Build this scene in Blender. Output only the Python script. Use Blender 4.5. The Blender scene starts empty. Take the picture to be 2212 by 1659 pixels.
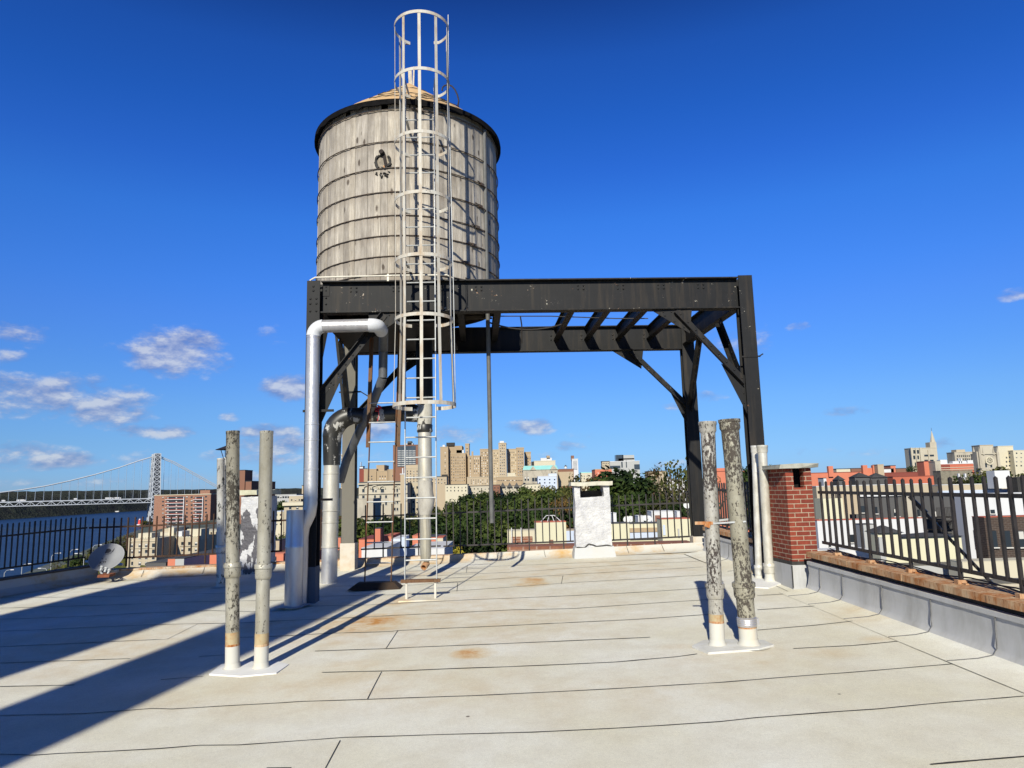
import bpy, math, random
from mathutils import Vector, Matrix, noise
random.seed(7)
R = random.Random(11)
sc = bpy.context.scene
col = sc.collection
PI = math.pi
# ------------------------------------------------------------------ camera frame (pixel ruler: photo at 2212 x 1659)
F = 1533.0
PITCH = math.radians(8.4); ROLL = math.radians(1.4)
CAM = Vector((0, 0, 1.6))
fwd = Vector((0, math.cos(PITCH), math.sin(PITCH)))
u0 = Vector((0, -math.sin(PITCH), math.cos(PITCH)))
rgt = Vector((1, 0, 0)) * math.cos(ROLL) - u0 * math.sin(ROLL)
upv = Vector((1, 0, 0)) * math.sin(ROLL) + u0 * math.cos(ROLL)
SUN_AZ = math.radians(11.5); SUN_EL = math.radians(29)
def ray(px, py): return fwd + rgt * ((px - 1106) / F) + upv * ((829.5 - py) / F)
def at(px, py, Y):
    d = ray(px, py); return CAM + d * (Y / d.y)
RA, RX, RY = .078, .028, .03
def zr(x, y): return RA + RX * x + RY * (y - 10.5)
def gnd(px, py, off=0):
    d = ray(px, py); t = (RA - RY * 10.5 + off - CAM.z) / (d.z - RX * d.x - RY * d.y)
    return CAM + d * t
def X(px, py, Y): return at(px, py, Y).x
def Z(px, py, Y): return at(px, py, Y).z
# ------------------------------------------------------------------ materials
def newmat(name):
    m = bpy.data.materials.new(name); m.use_nodes = True
    nt = m.node_tree; b = nt.nodes['Principled BSDF']
    return m, nt, b
def nd(nt, typ, **kw):
    n = nt.nodes.new(typ)
    for k, v in kw.items():
        if k in ('operation', 'blend_type', 'data_type', 'noise_dimensions', 'feature', 'interpolation', 'vector_type', 'offset', 'wave_type', 'attribute_name', 'clamp'):
            setattr(n, k, v)
        else:
            n.inputs[k].default_value = v
    return n
def lk(nt, a, b): nt.links.new(a, b)
def ramp(nt, fac, stops, interp='LINEAR'):
    r = nt.nodes.new('ShaderNodeValToRGB'); r.color_ramp.interpolation = interp
    e = r.color_ramp.elements
    while len(e) < len(stops): e.new(.5)
    for i, (p, c) in enumerate(stops):
        e[i].position = p
        e[i].color = (c, c, c, 1) if isinstance(c, (int, float)) else (c[0], c[1], c[2], 1)
    lk(nt, fac, r.inputs[0]); return r.outputs[0]
def mixc(nt, fac, a, b, typ='MIX'):
    m = nt.nodes.new('ShaderNodeMix'); m.data_type = 'RGBA'; m.blend_type = typ
    for sock, v in ((m.inputs[0], fac), (m.inputs[6], a), (m.inputs[7], b)):
        if hasattr(v, 'is_output') or hasattr(v, 'links'): lk(nt, v, sock)
        elif isinstance(v, (int, float)): sock.default_value = v if sock == m.inputs[0] else (v, v, v, 1)
        else: sock.default_value = (v[0], v[1], v[2], 1)
    return m.outputs[2]
def math_(nt, op, a, b=None, c=None):
    m = nt.nodes.new('ShaderNodeMath'); m.operation = op
    for i, v in enumerate((a, b, c)):
        if v is None: continue
        if isinstance(v, (int, float)): m.inputs[i].default_value = v
        else: lk(nt, v, m.inputs[i])
    return m.outputs[0]
def geo(nt): return nt.nodes.new('ShaderNodeNewGeometry').outputs['Position']
def mapping(nt, src, scale=(1, 1, 1), loc=(0, 0, 0)):
    m = nt.nodes.new('ShaderNodeMapping'); m.inputs['Scale'].default_value = scale; m.inputs['Location'].default_value = loc
    lk(nt, src, m.inputs[0]); return m.outputs[0]
def noi(nt, vec, scale, detail=4, rough=.6, out=0):
    n = nt.nodes.new('ShaderNodeTexNoise'); n.inputs['Scale'].default_value = scale
    n.inputs['Detail'].default_value = detail; n.inputs['Roughness'].default_value = rough
    lk(nt, vec, n.inputs['Vector']); return n.outputs[out]
def bump(nt, b, h, strength=.3, dist=.01):
    n = nt.nodes.new('ShaderNodeBump'); n.inputs['Strength'].default_value = strength; n.inputs['Distance'].default_value = dist
    lk(nt, h, n.inputs['Height']); lk(nt, n.outputs[0], b.inputs['Normal'])
_mats = {}
def plain(name, c, rough=.8, metal=0, var=.18, scale=3.0, spec=.3):
    """a plain painted or raw surface with uneven tone"""
    if name in _mats: return _mats[name]
    m, nt, b = newmat(name)
    g = geo(nt); n1 = noi(nt, g, scale, 5, .65)
    lo = tuple(x * (1 - var) for x in c); hi = tuple(min(1, x * (1 + var)) for x in c)
    lk(nt, ramp(nt, n1, [(.3, lo), (.7, hi)]), b.inputs['Base Color'])
    b.inputs['Roughness'].default_value = rough; b.inputs['Metallic'].default_value = metal
    b.inputs['Specular IOR Level'].default_value = spec
    _mats[name] = m; return m
def streaked(name, c, dirt, amt=.5, scale=.6, zs=.12, rough=.9):
    """wall paint or stone with rain streaks"""
    if name in _mats: return _mats[name]
    m, nt, b = newmat(name)
    g = geo(nt); n1 = noi(nt, mapping(nt, g, (1, 1, zs)), scale, 6, .7); n2 = noi(nt, g, scale * 6, 4, .6)
    f = math_(nt, 'MULTIPLY', ramp(nt, n1, [(.45, 0), (.75, 1)]), amt)
    f = math_(nt, 'ADD', f, math_(nt, 'MULTIPLY', n2, .12))
    lk(nt, mixc(nt, f, c, dirt), b.inputs['Base Color'])
    b.inputs['Roughness'].default_value = rough; b.inputs['Specular IOR Level'].default_value = .2
    _mats[name] = m; return m
def brickmat(name, c1, c2, mortar, scale=1.0, bw=.21, bh=.07, ms=.012, rough=.9, off=(0, 0, 0)):
    if name in _mats: return _mats[name]
    m, nt, b = newmat(name)
    g = geo(nt); s = nt.nodes.new('ShaderNodeSeparateXYZ'); lk(nt, g, s.inputs[0])
    cb = nt.nodes.new('ShaderNodeCombineXYZ')
    lk(nt, math_(nt, 'ADD', s.outputs[0], s.outputs[1]), cb.inputs[0]); lk(nt, s.outputs[2], cb.inputs[1])
    br = nt.nodes.new('ShaderNodeTexBrick'); lk(nt, mapping(nt, cb.outputs[0], (1, 1, 1), off), br.inputs['Vector'])
    br.inputs['Scale'].default_value = 1; br.inputs['Brick Width'].default_value = bw * scale; br.inputs['Row Height'].default_value = bh * scale
    br.inputs['Mortar Size'].default_value = ms * scale; br.inputs['Mortar Smooth'].default_value = .1
    br.inputs['Color1'].default_value = (*c1, 1); br.inputs['Color2'].default_value = (*c2, 1); br.inputs['Mortar'].default_value = (*mortar, 1)
    n = noi(nt, g, 14 / scale, 5, .7)
    lk(nt, mixc(nt, .8, br.outputs[0], ramp(nt, n, [(.3, .62), (.7, 1.15)]), 'MULTIPLY'), b.inputs['Base Color'])
    b.inputs['Roughness'].default_value = rough; b.inputs['Specular IOR Level'].default_value = .15
    bump(nt, b, math_(nt, 'ADD', math_(nt, 'MULTIPLY', br.outputs[1], -1), math_(nt, 'MULTIPLY', n, .35)), .7, .008 * scale)
    _mats[name] = m; return m
def peel(name, amt, tone=(.50, .485, .44), dark=(.035, .026, .02), scale=22, metal=.25, seed=0.0):
    """old aluminium paint flaking off dark iron"""
    if name in _mats: return _mats[name]
    m, nt, b = newmat(name)
    g = mapping(nt, geo(nt), (1, 1, .55), (seed, seed * 2, seed)); big = noi(nt, g, 3.2, 3, .6); fine = noi(nt, g, scale, 7, .72)
    v = math_(nt, 'ADD', math_(nt, 'MULTIPLY', fine, .75), math_(nt, 'MULTIPLY', big, .45))
    t = .78 - amt
    k = ramp(nt, v, [(t - .012, 0), (t + .012, 1)])
    grime = noi(nt, g, 8, 4, .7)
    pc = mixc(nt, 1, tone, ramp(nt, grime, [(.25, (.66, .62, .54)), (.7, (1.06, 1.05, 1.02))]), 'MULTIPLY')
    lk(nt, mixc(nt, k, pc, dark), b.inputs['Base Color'])
    lk(nt, ramp(nt, k, [(0, metal), (1, 0)]), b.inputs['Metallic'])
    lk(nt, ramp(nt, k, [(0, .42), (1, .9)]), b.inputs['Roughness'])
    bump(nt, b, math_(nt, 'ADD', math_(nt, 'MULTIPLY', k, -1), math_(nt, 'MULTIPLY', grime, .5)), .6, .004)
    _mats[name] = m; return m
def rusty(name, c=(.34, .15, .05), light=(.55, .42, .27), rough=.9, lo=.35, hi=.6):
    if name in _mats: return _mats[name]
    m, nt, b = newmat(name)
    g = geo(nt); n1 = noi(nt, mapping(nt, g, (1, 1, .35)), 7, 7, .75); n2 = noi(nt, mapping(nt, g, (5, 5, .9)), 8, 5, .75)
    c1 = mixc(nt, ramp(nt, n1, [(lo, 0), (hi, 1)]), light, c)
    lk(nt, mixc(nt, ramp(nt, n2, [(.52, 0), (.68, .85)]), c1, tuple(x * .4 for x in c)), b.inputs['Base Color'])
    b.inputs['Roughness'].default_value = rough; b.inputs['Specular IOR Level'].default_value = .2
    bump(nt, b, n1, .5, .006)
    _mats[name] = m; return m
def steelmat(name, c=(.0058, .0059, .0062), chips=.0):
    """thick black bridge paint, dusty, with chips down to primer and rust"""
    m, nt, b = newmat(name)
    g = geo(nt); big = noi(nt, g, 1.3, 3, .6); f = noi(nt, g, 26, 6, .7); mid = noi(nt, g, 5, 5, .7)
    st = noi(nt, mapping(nt, g, (7, 7, .5)), 1.6, 4, .6)
    base = mixc(nt, ramp(nt, mid, [(.3, 0), (.75, 1)]), c, tuple(x * 1.7 for x in c))
    base = mixc(nt, ramp(nt, st, [(.5, 0), (.74, .55)]), base, (.045, .034, .022))
    v = math_(nt, 'ADD', math_(nt, 'MULTIPLY', f, .55), math_(nt, 'MULTIPLY', mid, .5))
    t = .755 - chips
    k = ramp(nt, v, [(t, 0), (t + .012, 1)])
    kk = ramp(nt, noi(nt, g, 9, 3, .5), [(.45, (.5, .47, .38)), (.6, (.22, .10, .04))])
    lk(nt, mixc(nt, k, base, kk), b.inputs['Base Color'])
    b.inputs['Roughness'].default_value = .6; b.inputs['Specular IOR Level'].default_value = .22
    bump(nt, b, v, .25, .004)
    return m
def foliage(name, a, bb, c):
    m, nt, b = newmat(name)
    g = geo(nt); n1 = noi(nt, g, .35, 4, .65); n2 = noi(nt, g, 2.1, 3, .6)
    oi = nt.nodes.new('ShaderNodeObjectInfo').outputs['Random']
    v = math_(nt, 'ADD', math_(nt, 'MULTIPLY', n1, .6), math_(nt, 'ADD', math_(nt, 'MULTIPLY', n2, .3), math_(nt, 'MULTIPLY', math_(nt, 'SUBTRACT', oi, .5), .3)))
    lk(nt, ramp(nt, v, [(.3, a), (.48, bb), (.66, c)]), b.inputs['Base Color'])
    b.inputs['Roughness'].default_value = .75; b.inputs['Specular IOR Level'].default_value = .12
    return m
# ------------------------------------------------------------------ mesh builder
WL = {}
class MB:
    def __init__(s): s.v = []; s.f = []; s.m = []
    def add(s, vs, fs, mi=0):
        o = len(s.v); s.v += [Vector(v) for v in vs]; s.f += [tuple(i + o for i in f) for f in fs]; s.m += [mi] * len(fs); return s
    def hexa(s, p, mi=0):
        return s.add(p, [(0, 3, 2, 1), (4, 5, 6, 7), (0, 1, 5, 4), (1, 2, 6, 5), (2, 3, 7, 6), (3, 0, 4, 7)], mi)
    def box(s, x0, x1, y0, y1, z0, z1, mi=0):
        return s.hexa([(x0, y0, z0), (x1, y0, z0), (x1, y1, z0), (x0, y1, z0), (x0, y0, z1), (x1, y0, z1), (x1, y1, z1), (x0, y1, z1)], mi)
    def obox(s, o, a, b, c, mi=0):
        o = Vector(o); a = Vector(a); b = Vector(b); c = Vector(c)
        return s.hexa([o, o + a, o + a + b, o + b, o + c, o + a + c, o + a + b + c, o + b + c], mi)
    def bar(s, p0, p1, w, h, side=None, mi=0):
        p0 = Vector(p0); p1 = Vector(p1); d = (p1 - p0).normalized()
        sd = Vector(side) if side is not None else (Vector((0, 0, 1)) if abs(d.z) < .9 else Vector((0, 1, 0)))
        a = d.cross(sd).normalized(); b = d.cross(a).normalized()
        a *= w / 2; b *= h / 2
        return s.hexa([p0 - a - b, p0 + a - b, p0 + a + b, p0 - a + b, p1 - a - b, p1 + a - b, p1 + a + b, p1 - a + b], mi)
    def tube(s, pts, r, n=12, mi=0, caps=True, start=0.0):
        pts = [Vector(p) for p in pts]; rs = r if isinstance(r, (list, tuple)) else [r] * len(pts)
        o = len(s.v); ref = None
        for i, p in enumerate(pts):
            t = ((pts[min(i + 1, len(pts) - 1)] - pts[i]).normalized() + (pts[i] - pts[max(i - 1, 0)]).normalized())
            t = t.normalized() if t.length > 1e-6 else Vector((0, 0, 1))
            if ref is None:
                ref = t.cross(Vector((0, 1, 0)) if abs(t.y) < .9 else Vector((1, 0, 0))).normalized()
            ref = (ref - t * ref.dot(t)).normalized(); b = t.cross(ref)
            for k in range(n):
                a = 2 * PI * k / n + start; s.v.append(p + (ref * math.cos(a) + b * math.sin(a)) * rs[i])
        for i in range(len(pts) - 1):
            for k in range(n):
                a = o + i * n + k; b2 = o + i * n + (k + 1) % n
                s.f.append((a, b2, b2 + n, a + n)); s.m.append(mi)
        if caps:
            s.f.append(tuple(o + k for k in reversed(range(n)))); s.m.append(mi)
            e = o + (len(pts) - 1) * n; s.f.append(tuple(e + k for k in range(n))); s.m.append(mi)
        return s
    def lathe(s, c, prof, n=24, mi=0, lean=None, closed=False):
        """profile of (radius, z offset) turned about c; lean = axis direction"""
        c = Vector(c); ax = Vector(lean).normalized() if lean is not None else Vector((0, 0, 1))
        a = ax.cross(Vector((0, 1, 0))).normalized(); b = ax.cross(a)
        o = len(s.v)
        for (r, z) in prof:
            for k in range(n):
                t = 2 * PI * k / n; s.v.append(c + ax * z + (a * math.cos(t) + b * math.sin(t)) * r)
        for i in range(len(prof) - 1):
            for k in range(n):
                p = o + i * n + k; q = o + i * n + (k + 1) % n
                s.f.append((p, p + n, q + n, q)); s.m.append(mi)
        return s
    def build(s, name, mats, parent=None, smooth=False, ang=40, label=None):
        base = WL.get(parent, Vector((0, 0, 0))) if parent else Vector((0, 0, 0))
        if parent is None:
            xs = s.v; lo = Vector((sum(v.x for v in xs) / len(xs), sum(v.y for v in xs) / len(xs), min(v.z for v in xs))); base = lo
        me = bpy.data.meshes.new(name)
        me.from_pydata([tuple(v - base) for v in s.v], [], s.f); me.update()
        for m in (mats if isinstance(mats, (list, tuple)) else [mats]): me.materials.append(m)
        me.polygons.foreach_set('material_index', s.m)
        if smooth:
            me.polygons.foreach_set('use_smooth', [True] * len(me.polygons)); me.set_sharp_from_angle(angle=math.radians(ang))
        o = bpy.data.objects.new(name, me); col.objects.link(o)
        if parent: o.parent = parent; WL[o] = base
        else: o.location = base; WL[o] = base
        if label: o['label'] = label
        return o
def thing(name, loc, label, cat, group=None):
    o = bpy.data.objects.new(name, None); col.objects.link(o); o.location = loc; o.empty_display_size = .2
    WL[o] = Vector(loc); tag(o, label, cat, group); return o
def tag(o, label=None, cat=None, group=None, kind=None):
    if label: o['label'] = label
    if cat: o['category'] = cat
    if group: o['group'] = group
    if kind: o['kind'] = kind
    return o
def dup(root, loc, label=None, scale=None, rz=None, group=None):
    r = root.copy(); col.objects.link(r); r.location = loc
    if scale is not None: r.scale = scale if hasattr(scale, '__len__') else (scale,) * 3
    if rz is not None: r.rotation_euler = (0, 0, rz)
    if label: r['label'] = label
    if group: r['group'] = group
    for ch in list(root.children):
        c = ch.copy(); col.objects.link(c); c.parent = r
        for g in ch.children:
            d = g.copy(); col.objects.link(d); d.parent = c
    WL[r] = Vector(loc); return r

SKYTINT = [(0, (0.225, 0.375, 0.750)), (0.019, (0.209, 0.368, 0.725)), (0.042, (0.222, 0.373, 0.652)), (0.072, (0.233, 0.397, 0.672)), (0.107, (0.215, 0.406, 0.744)), (0.148, (0.208, 0.422, 0.844)), (0.176, (0.185, 0.435, 0.905)), (0.232, (0.150, 0.44, 0.96)), (0.275, (0.115, 0.375, 0.93)), (0.318, (0.090, 0.345, 0.88)), (0.364, (0.085, 0.315, 0.82)), (0.44, (0.045, 0.14, 0.42)), (0.58, (0.018, 0.06, 0.19)), (1, (0.006, 0.022, 0.075))]; CLOUDGAIN = 4.3; SKYSTR = .128
# ------------------------------------------------------------------ roof deck
def line_par(x): return 14.62 - .03 * x        # inner face of the rear parapet
RPX = lambda y: 4.39 - .052 * y                 # inner face of the right parapet
LC = Vector((-8.55, 14.86, 0)); LD = Vector((-.47, -.88, 0)).normalized()   # left corner and run of the left parapet
def LP(t): return LC + LD * t
def roofmat():
    m, nt, b = newmat('roof_cap_sheet')
    g = geo(nt); fine = noi(nt, g, 160, 3, .7); spk = noi(nt, g, 420, 2, .5); big = noi(nt, g, .55, 5, .6); mid = noi(nt, g, 2.6, 6, .7)
    c = mixc(nt, ramp(nt, big, [(.35, 0), (.65, 1)]), (.775, .765, .68), (.70, .665, .52))
    c = mixc(nt, math_(nt, 'MULTIPLY', ramp(nt, mid, [(.4, 0), (.75, 1)]), .4), c, (.52, .46, .35))
    c = mixc(nt, 1, c, ramp(nt, fine, [(.3, .82), (.7, 1.08)]), 'MULTIPLY')
    c = mixc(nt, 1, c, ramp(nt, spk, [(.33, .8), (.5, 1.0), (.8, 1.08)]), 'MULTIPLY')
    sp_ = nt.nodes.new('ShaderNodeSeparateXYZ'); lk(nt, g, sp_.inputs[0]); tot = None
    st = [(1022, 1412, 62, 14, .9), (800, 1345, 150, 26, .75), (860, 1300, 60, 14, .6), (1150, 1253, 42, 9, .9), (1150, 1262, 60, 8, .6), (730, 1380, 150, 30, .35), (1460, 1190, 120, 9, .6),
          (1990, 1355, 26, 9, .9), (2180, 1412, 40, 11, .9), (1950, 1342, 70, 7, .45), (1000, 1330, 520, 70, .3), (1250, 1230, 420, 30, .32), (700, 1480, 420, 60, .26), (1600, 1420, 260, 50, .22), (250, 1400, 260, 60, .3), (1880, 1330, 160, 26, .3), (1300, 1500, 500, 60, .2), (1850, 1300, 60, 8, .35), (1800, 1275, 40, 7, .4), (1640, 1238, 40, 10, .6), (1480, 1395, 90, 10, .3), (900, 1240, 120, 12, .35),
          (380, 1270, 200, 10, .3), (760, 1440, 90, 18, .35), (1780, 1410, 120, 18, .3), (1900, 1380, 60, 10, .35), (250, 1250, 60, 10, .6), (600, 1350, 120, 20, .4), (1000, 1480, 300, 60, .22), (450, 1500, 240, 40, .2), (1640, 1430, 60, 10, .3)]
    for px, py, a, bb, s in st:
        p = gnd(px, py); p2 = gnd(px + a, py); p3 = gnd(px, py - bb)
        rx = abs(p2.x - p.x); ry = abs(p3.y - p.y)
        dx = math_(nt, 'DIVIDE', math_(nt, 'SUBTRACT', sp_.outputs[0], p.x), rx); dy = math_(nt, 'DIVIDE', math_(nt, 'SUBTRACT', sp_.outputs[1], p.y), ry)
        q = math_(nt, 'ADD', math_(nt, 'MULTIPLY', dx, dx), math_(nt, 'MULTIPLY', dy, dy))
        v = math_(nt, 'MULTIPLY', math_(nt, 'MAXIMUM', math_(nt, 'SUBTRACT', 1, q), 0), min(1.3, s * 1.45))
        tot = v if tot is None else math_(nt, 'MAXIMUM', tot, v)
    f = math_(nt, 'MULTIPLY', tot, ramp(nt, mid, [(.3, .25), (.65, 1)]))
    c = mixc(nt, math_(nt, 'MINIMUM', f, 1), c, ramp(nt, f, [(0, (.55, .46, .30)), (.5, (.58, .40, .18)), (1, (.50, .24, .07))]))
    vo = nt.nodes.new('ShaderNodeTexVoronoi'); lk(nt, g, vo.inputs['Vector']); vo.inputs['Scale'].default_value = 1.1
    c = mixc(nt, ramp(nt, math_(nt, 'ADD', vo.outputs[0], math_(nt, 'MULTIPLY', fine, .012)), [(.019, .85), (.025, 0)]), c, (.07, .05, .035))
    c = mixc(nt, 1, c, ramp(nt, noi(nt, g, 38, 4, .75), [(.3, .93), (.7, 1.04)]), 'MULTIPLY')
    lk(nt, c, b.inputs['Base Color']); b.inputs['Roughness'].default_value = .95; b.inputs['Specular IOR Level'].default_value = .12
    bump(nt, b, math_(nt, 'ADD', math_(nt, 'MULTIPLY', fine, .5), math_(nt, 'ADD', spk, math_(nt, 'MULTIPLY', mid, 1.5))), .5, .004)
    return m
M_roof = roofmat()
M_seam = plain('seam_tar', (.035, .033, .03), .9, var=.4, scale=20)
SEAMS = []
z12 = lambda *q: [(x * .2864, 1238.4 + y * .2864) for x, y in q]
z13 = lambda *q: [(576 + x * .4427, 1209.6 + y * .4427) for x, y in q]
zR = lambda *q: [(1635.8 + x * .2604, 1152 + y * .2604) for x, y in q]
SEAMS += [[(-60, 1634)] + z12((0, 1373), (250, 1378), (440, 1362), (800, 1345), (1200, 1318), (1500, 1292), (1800, 1288), (2100, 1268)) + z13((380, 862), (900, 850), (1300, 842), (1700, 825), (2212, 795)) + zR((0, 1540), (1000, 1470), (1600, 1410), (2212, 1352))]
SEAMS += [[(-60, 1548)] + z12((0, 1076), (650, 1058), (1150, 1018), (1300, 1022), (2100, 976)) + z13((160, 690), (500, 680), (1000, 665), (1500, 640), (2212, 602)) + zR((0, 1222), (700, 1165), (1300, 1110), (1870, 1060))]
SEAMS += [zR((300, 955), (800, 930), (1370, 880)), zR((0, 797), (500, 760), (950, 718)), zR((0, 637), (300, 618), (620, 598)), zR((0, 521), (200, 508), (350, 487)), zR((140, 430), (270, 490), (350, 487), (600, 580), (920, 705), (1350, 875), (1850, 1040), (2212, 1180)),
          z12((1215, 803), (1530, 780)), z13((270, 553), (700, 543), (1200, 522), (1700, 498), (2000, 472), (2100, 458)), z13((235, 450), (580, 440), (1100, 415), (1500, 395), (1870, 375)),
          z13((0, 372), (300, 360), (600, 355), (640, 350), (1200, 322), (1800, 290), (2160, 265)), z13((10, 298), (500, 280), (870, 262), (1200, 243), (1500, 237), (1850, 215), (2160, 197)),
          z13((200, 225), (500, 222), (870, 203), (1000, 195), (1400, 178), (1800, 160), (2150, 140)), z13((240, 175), (600, 172), (810, 160), (1100, 140), (1500, 110), (2150, 75)), z13((300, 128), (700, 122), (1000, 100), (1300, 82), (2130, 35)), z13((500, 82), (940, 72), (1200, 60), (2150, 0)),
          z13((840, 45), (1200, 28), (1700, 10), (2100, -18)), z13((640, 350), (583, 438)), z13((560, 550), (490, 680)), z13((358, 877), (285, 1015)), z13((932, 112), (928, 155)), z13((1445, 78), (1438, 118)), z13((978, 30), (975, 62)),
          z12((-200, 868), (0, 860), (560, 843)), z12((-200, 690), (0, 680), (500, 660), (980, 640)), z12((-200, 560), (0, 555), (600, 530), (1260, 498), (1490, 388)), z12((-200, 445), (0, 435), (1400, 388), (1800, 375), (2150, 355)),
          z12((-100, 350), (0, 345), (700, 325), (1600, 285), (1900, 290), (2150, 282)), z12((0, 260), (1000, 240), (1750, 210), (2150, 198)), z12((0, 185), (900, 178), (1600, 155), (2000, 140)), z12((150, 130), (650, 120), (1100, 110)), z12((600, 70), (850, 60), (1400, 50)), z12((350, 185), (580, 120)), z12((30, 150), (330, 95)), z12((1300, 105), (1700, 95)),
          z12((1800, 480), (2212, 468)), z12((1500, 625), (1700, 615)), z13((0, 1012), (120, 1012)), [(2010, 1653), (2270, 1632)]]
rb = MB()
xs = [-14 + .5 * i for i in range(39)]; xs[-1] = 4.9; NY_ = 60
poly_y0, poly_y1 = -14, 15.05
gv = {}
for i, x in enumerate(xs):
    for j in range(NY_ + 1):
        y = poly_y0 + (poly_y1 - poly_y0) * j / NY_
        gv[i, j] = len(rb.v); rb.v.append(Vector((x, y, zr(x, y) + (noise.noise(Vector((x * .45, y * .45, 2))) * .02))))
for i in range(len(xs) - 1):
    for j in range(NY_):
        rb.f.append((gv[i, j], gv[i + 1, j], gv[i + 1, j + 1], gv[i, j + 1])); rb.m.append(0)
for k, poly in enumerate(SEAMS):
    pts = []
    for (a, b2), (c2, d2) in zip(poly[:-1], poly[1:]):
        n = max(2, int(abs(c2 - a) / 14))
        for q in range(n):
            t = q / n; pts.append((a + (c2 - a) * t, b2 + (d2 - b2) * t))
    pts.append(poly[-1])
    g = [gnd(px, py) for px, py in pts]
    wv = .0064 if k < 2 else .0085
    prev = None
    for i, p in enumerate(g):
        d = (g[min(i + 1, len(g) - 1)] - g[max(i - 1, 0)]); d.z = 0; d.normalize(); nn = Vector((-d.y, d.x, 0))
        ww = wv * (.35 + .65 * abs(d.x)) * (1 + .55 * noise.noise(Vector((p.x * 5, p.y * 5, k))))
        off = nn * (.006 * noise.noise(Vector((p.x * 2.2, p.y * 2.2, 9 + k))))
        zz = zr(p.x, p.y) + noise.noise(Vector((p.x * .45, p.y * .45, 2))) * .02 + .005
        a = Vector((p.x, p.y, 0)) + off - nn * ww; c_ = Vector((p.x, p.y, 0)) + off + nn * ww
        a.z = c_.z = zz
        i0 = len(rb.v); rb.v += [a, c_]
        if prev is not None: rb.f.append((prev, i0, i0 + 1, prev + 1)); rb.m.append(1)
        prev = i0
roof = rb.build('roof_deck', [M_roof, M_seam]); tag(roof, kind='structure')
sol = MB().box(-14, 4.75, -14, 14.9, -20, -.9); bw = sol.build('building_below', brickmat('host_brick', (.30, .12, .07), (.24, .09, .05), (.5, .45, .4), 1)); tag(bw, kind='structure')
# small debris marks: gravel chips and tar spots lying on the sheet
M_flash = streaked('aluminium_coated_flashing', (.43, .43, .425), (.25, .245, .22), .75, 2.6, .3, .6)
M_rust = rusty('rusty_coping', (.32, .105, .022), (.50, .38, .24), lo=.34, hi=.64); M_rustl = rusty('pale_rusty_coping', (.36, .15, .045), (.48, .41, .30), lo=.4, hi=.6)
M_curb = streaked('coated_curb', (.47, .465, .42), (.44, .28, .11), 1.3, 1.3, 1.6, .9)
M_darkslot = plain('mottled_black', (.035, .033, .03), .9, var=.5, scale=9)
# rear parapet, in bays between chimneys
def para_z(x): return .335 + .020 * x
rp = thing('parapet_wall', (-2, 14.8, 0), 'low cream rear parapet with a rust stained top edge', 'parapet')
c = MB(); e = MB(); n = 60
x0, x1 = -8.5, 3.75
for i in range(n):
    a = x0 + (x1 - x0) * i / n; b_ = x0 + (x1 - x0) * (i + 1) / n
    ring = []
    for x in (a, b_):
        y = line_par(x); zt = para_z(x); zb = zr(x, y)
        prof = [(y - .26, zr(x, y - .26) + .004), (y - .15, zb + .02), (y - .06, zb + .075), (y - .01, zb + .15), (y, zt - .03)]
        ring.append([Vector((x, q[0], q[1])) for q in prof])
    o = len(c.v); c.v += ring[0] + ring[1]
    for k in range(4): c.f.append((o + k, o + 5 + k, o + 6 + k, o + 1 + k)); c.m.append(0)
    e.obox((a, line_par(a) - .02, para_z(a) - .032), (b_ - a, line_par(b_) - line_par(a), para_z(b_) - para_z(a)), (0, .28, 0), (0, 0, .032))
c.build('curb', M_curb, rp, True); e.build('coping', M_rustl, rp)
s = MB()
for x in (-7.6, -6.35, -5.0, -2.2, -.4, .55, 2.2, 2.9):
    y = line_par(x); s.bar((x, y - .002, para_z(x) - .03), (x + .01, y - .010, zr(x, y) + .15), .006, .006); s.bar((x + .01, y - .010, zr(x, y) + .15), (x + .03, y - .16, zr(x, y) + .03), .006, .006)
s.build('lap_joint', M_seam, rp)
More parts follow.
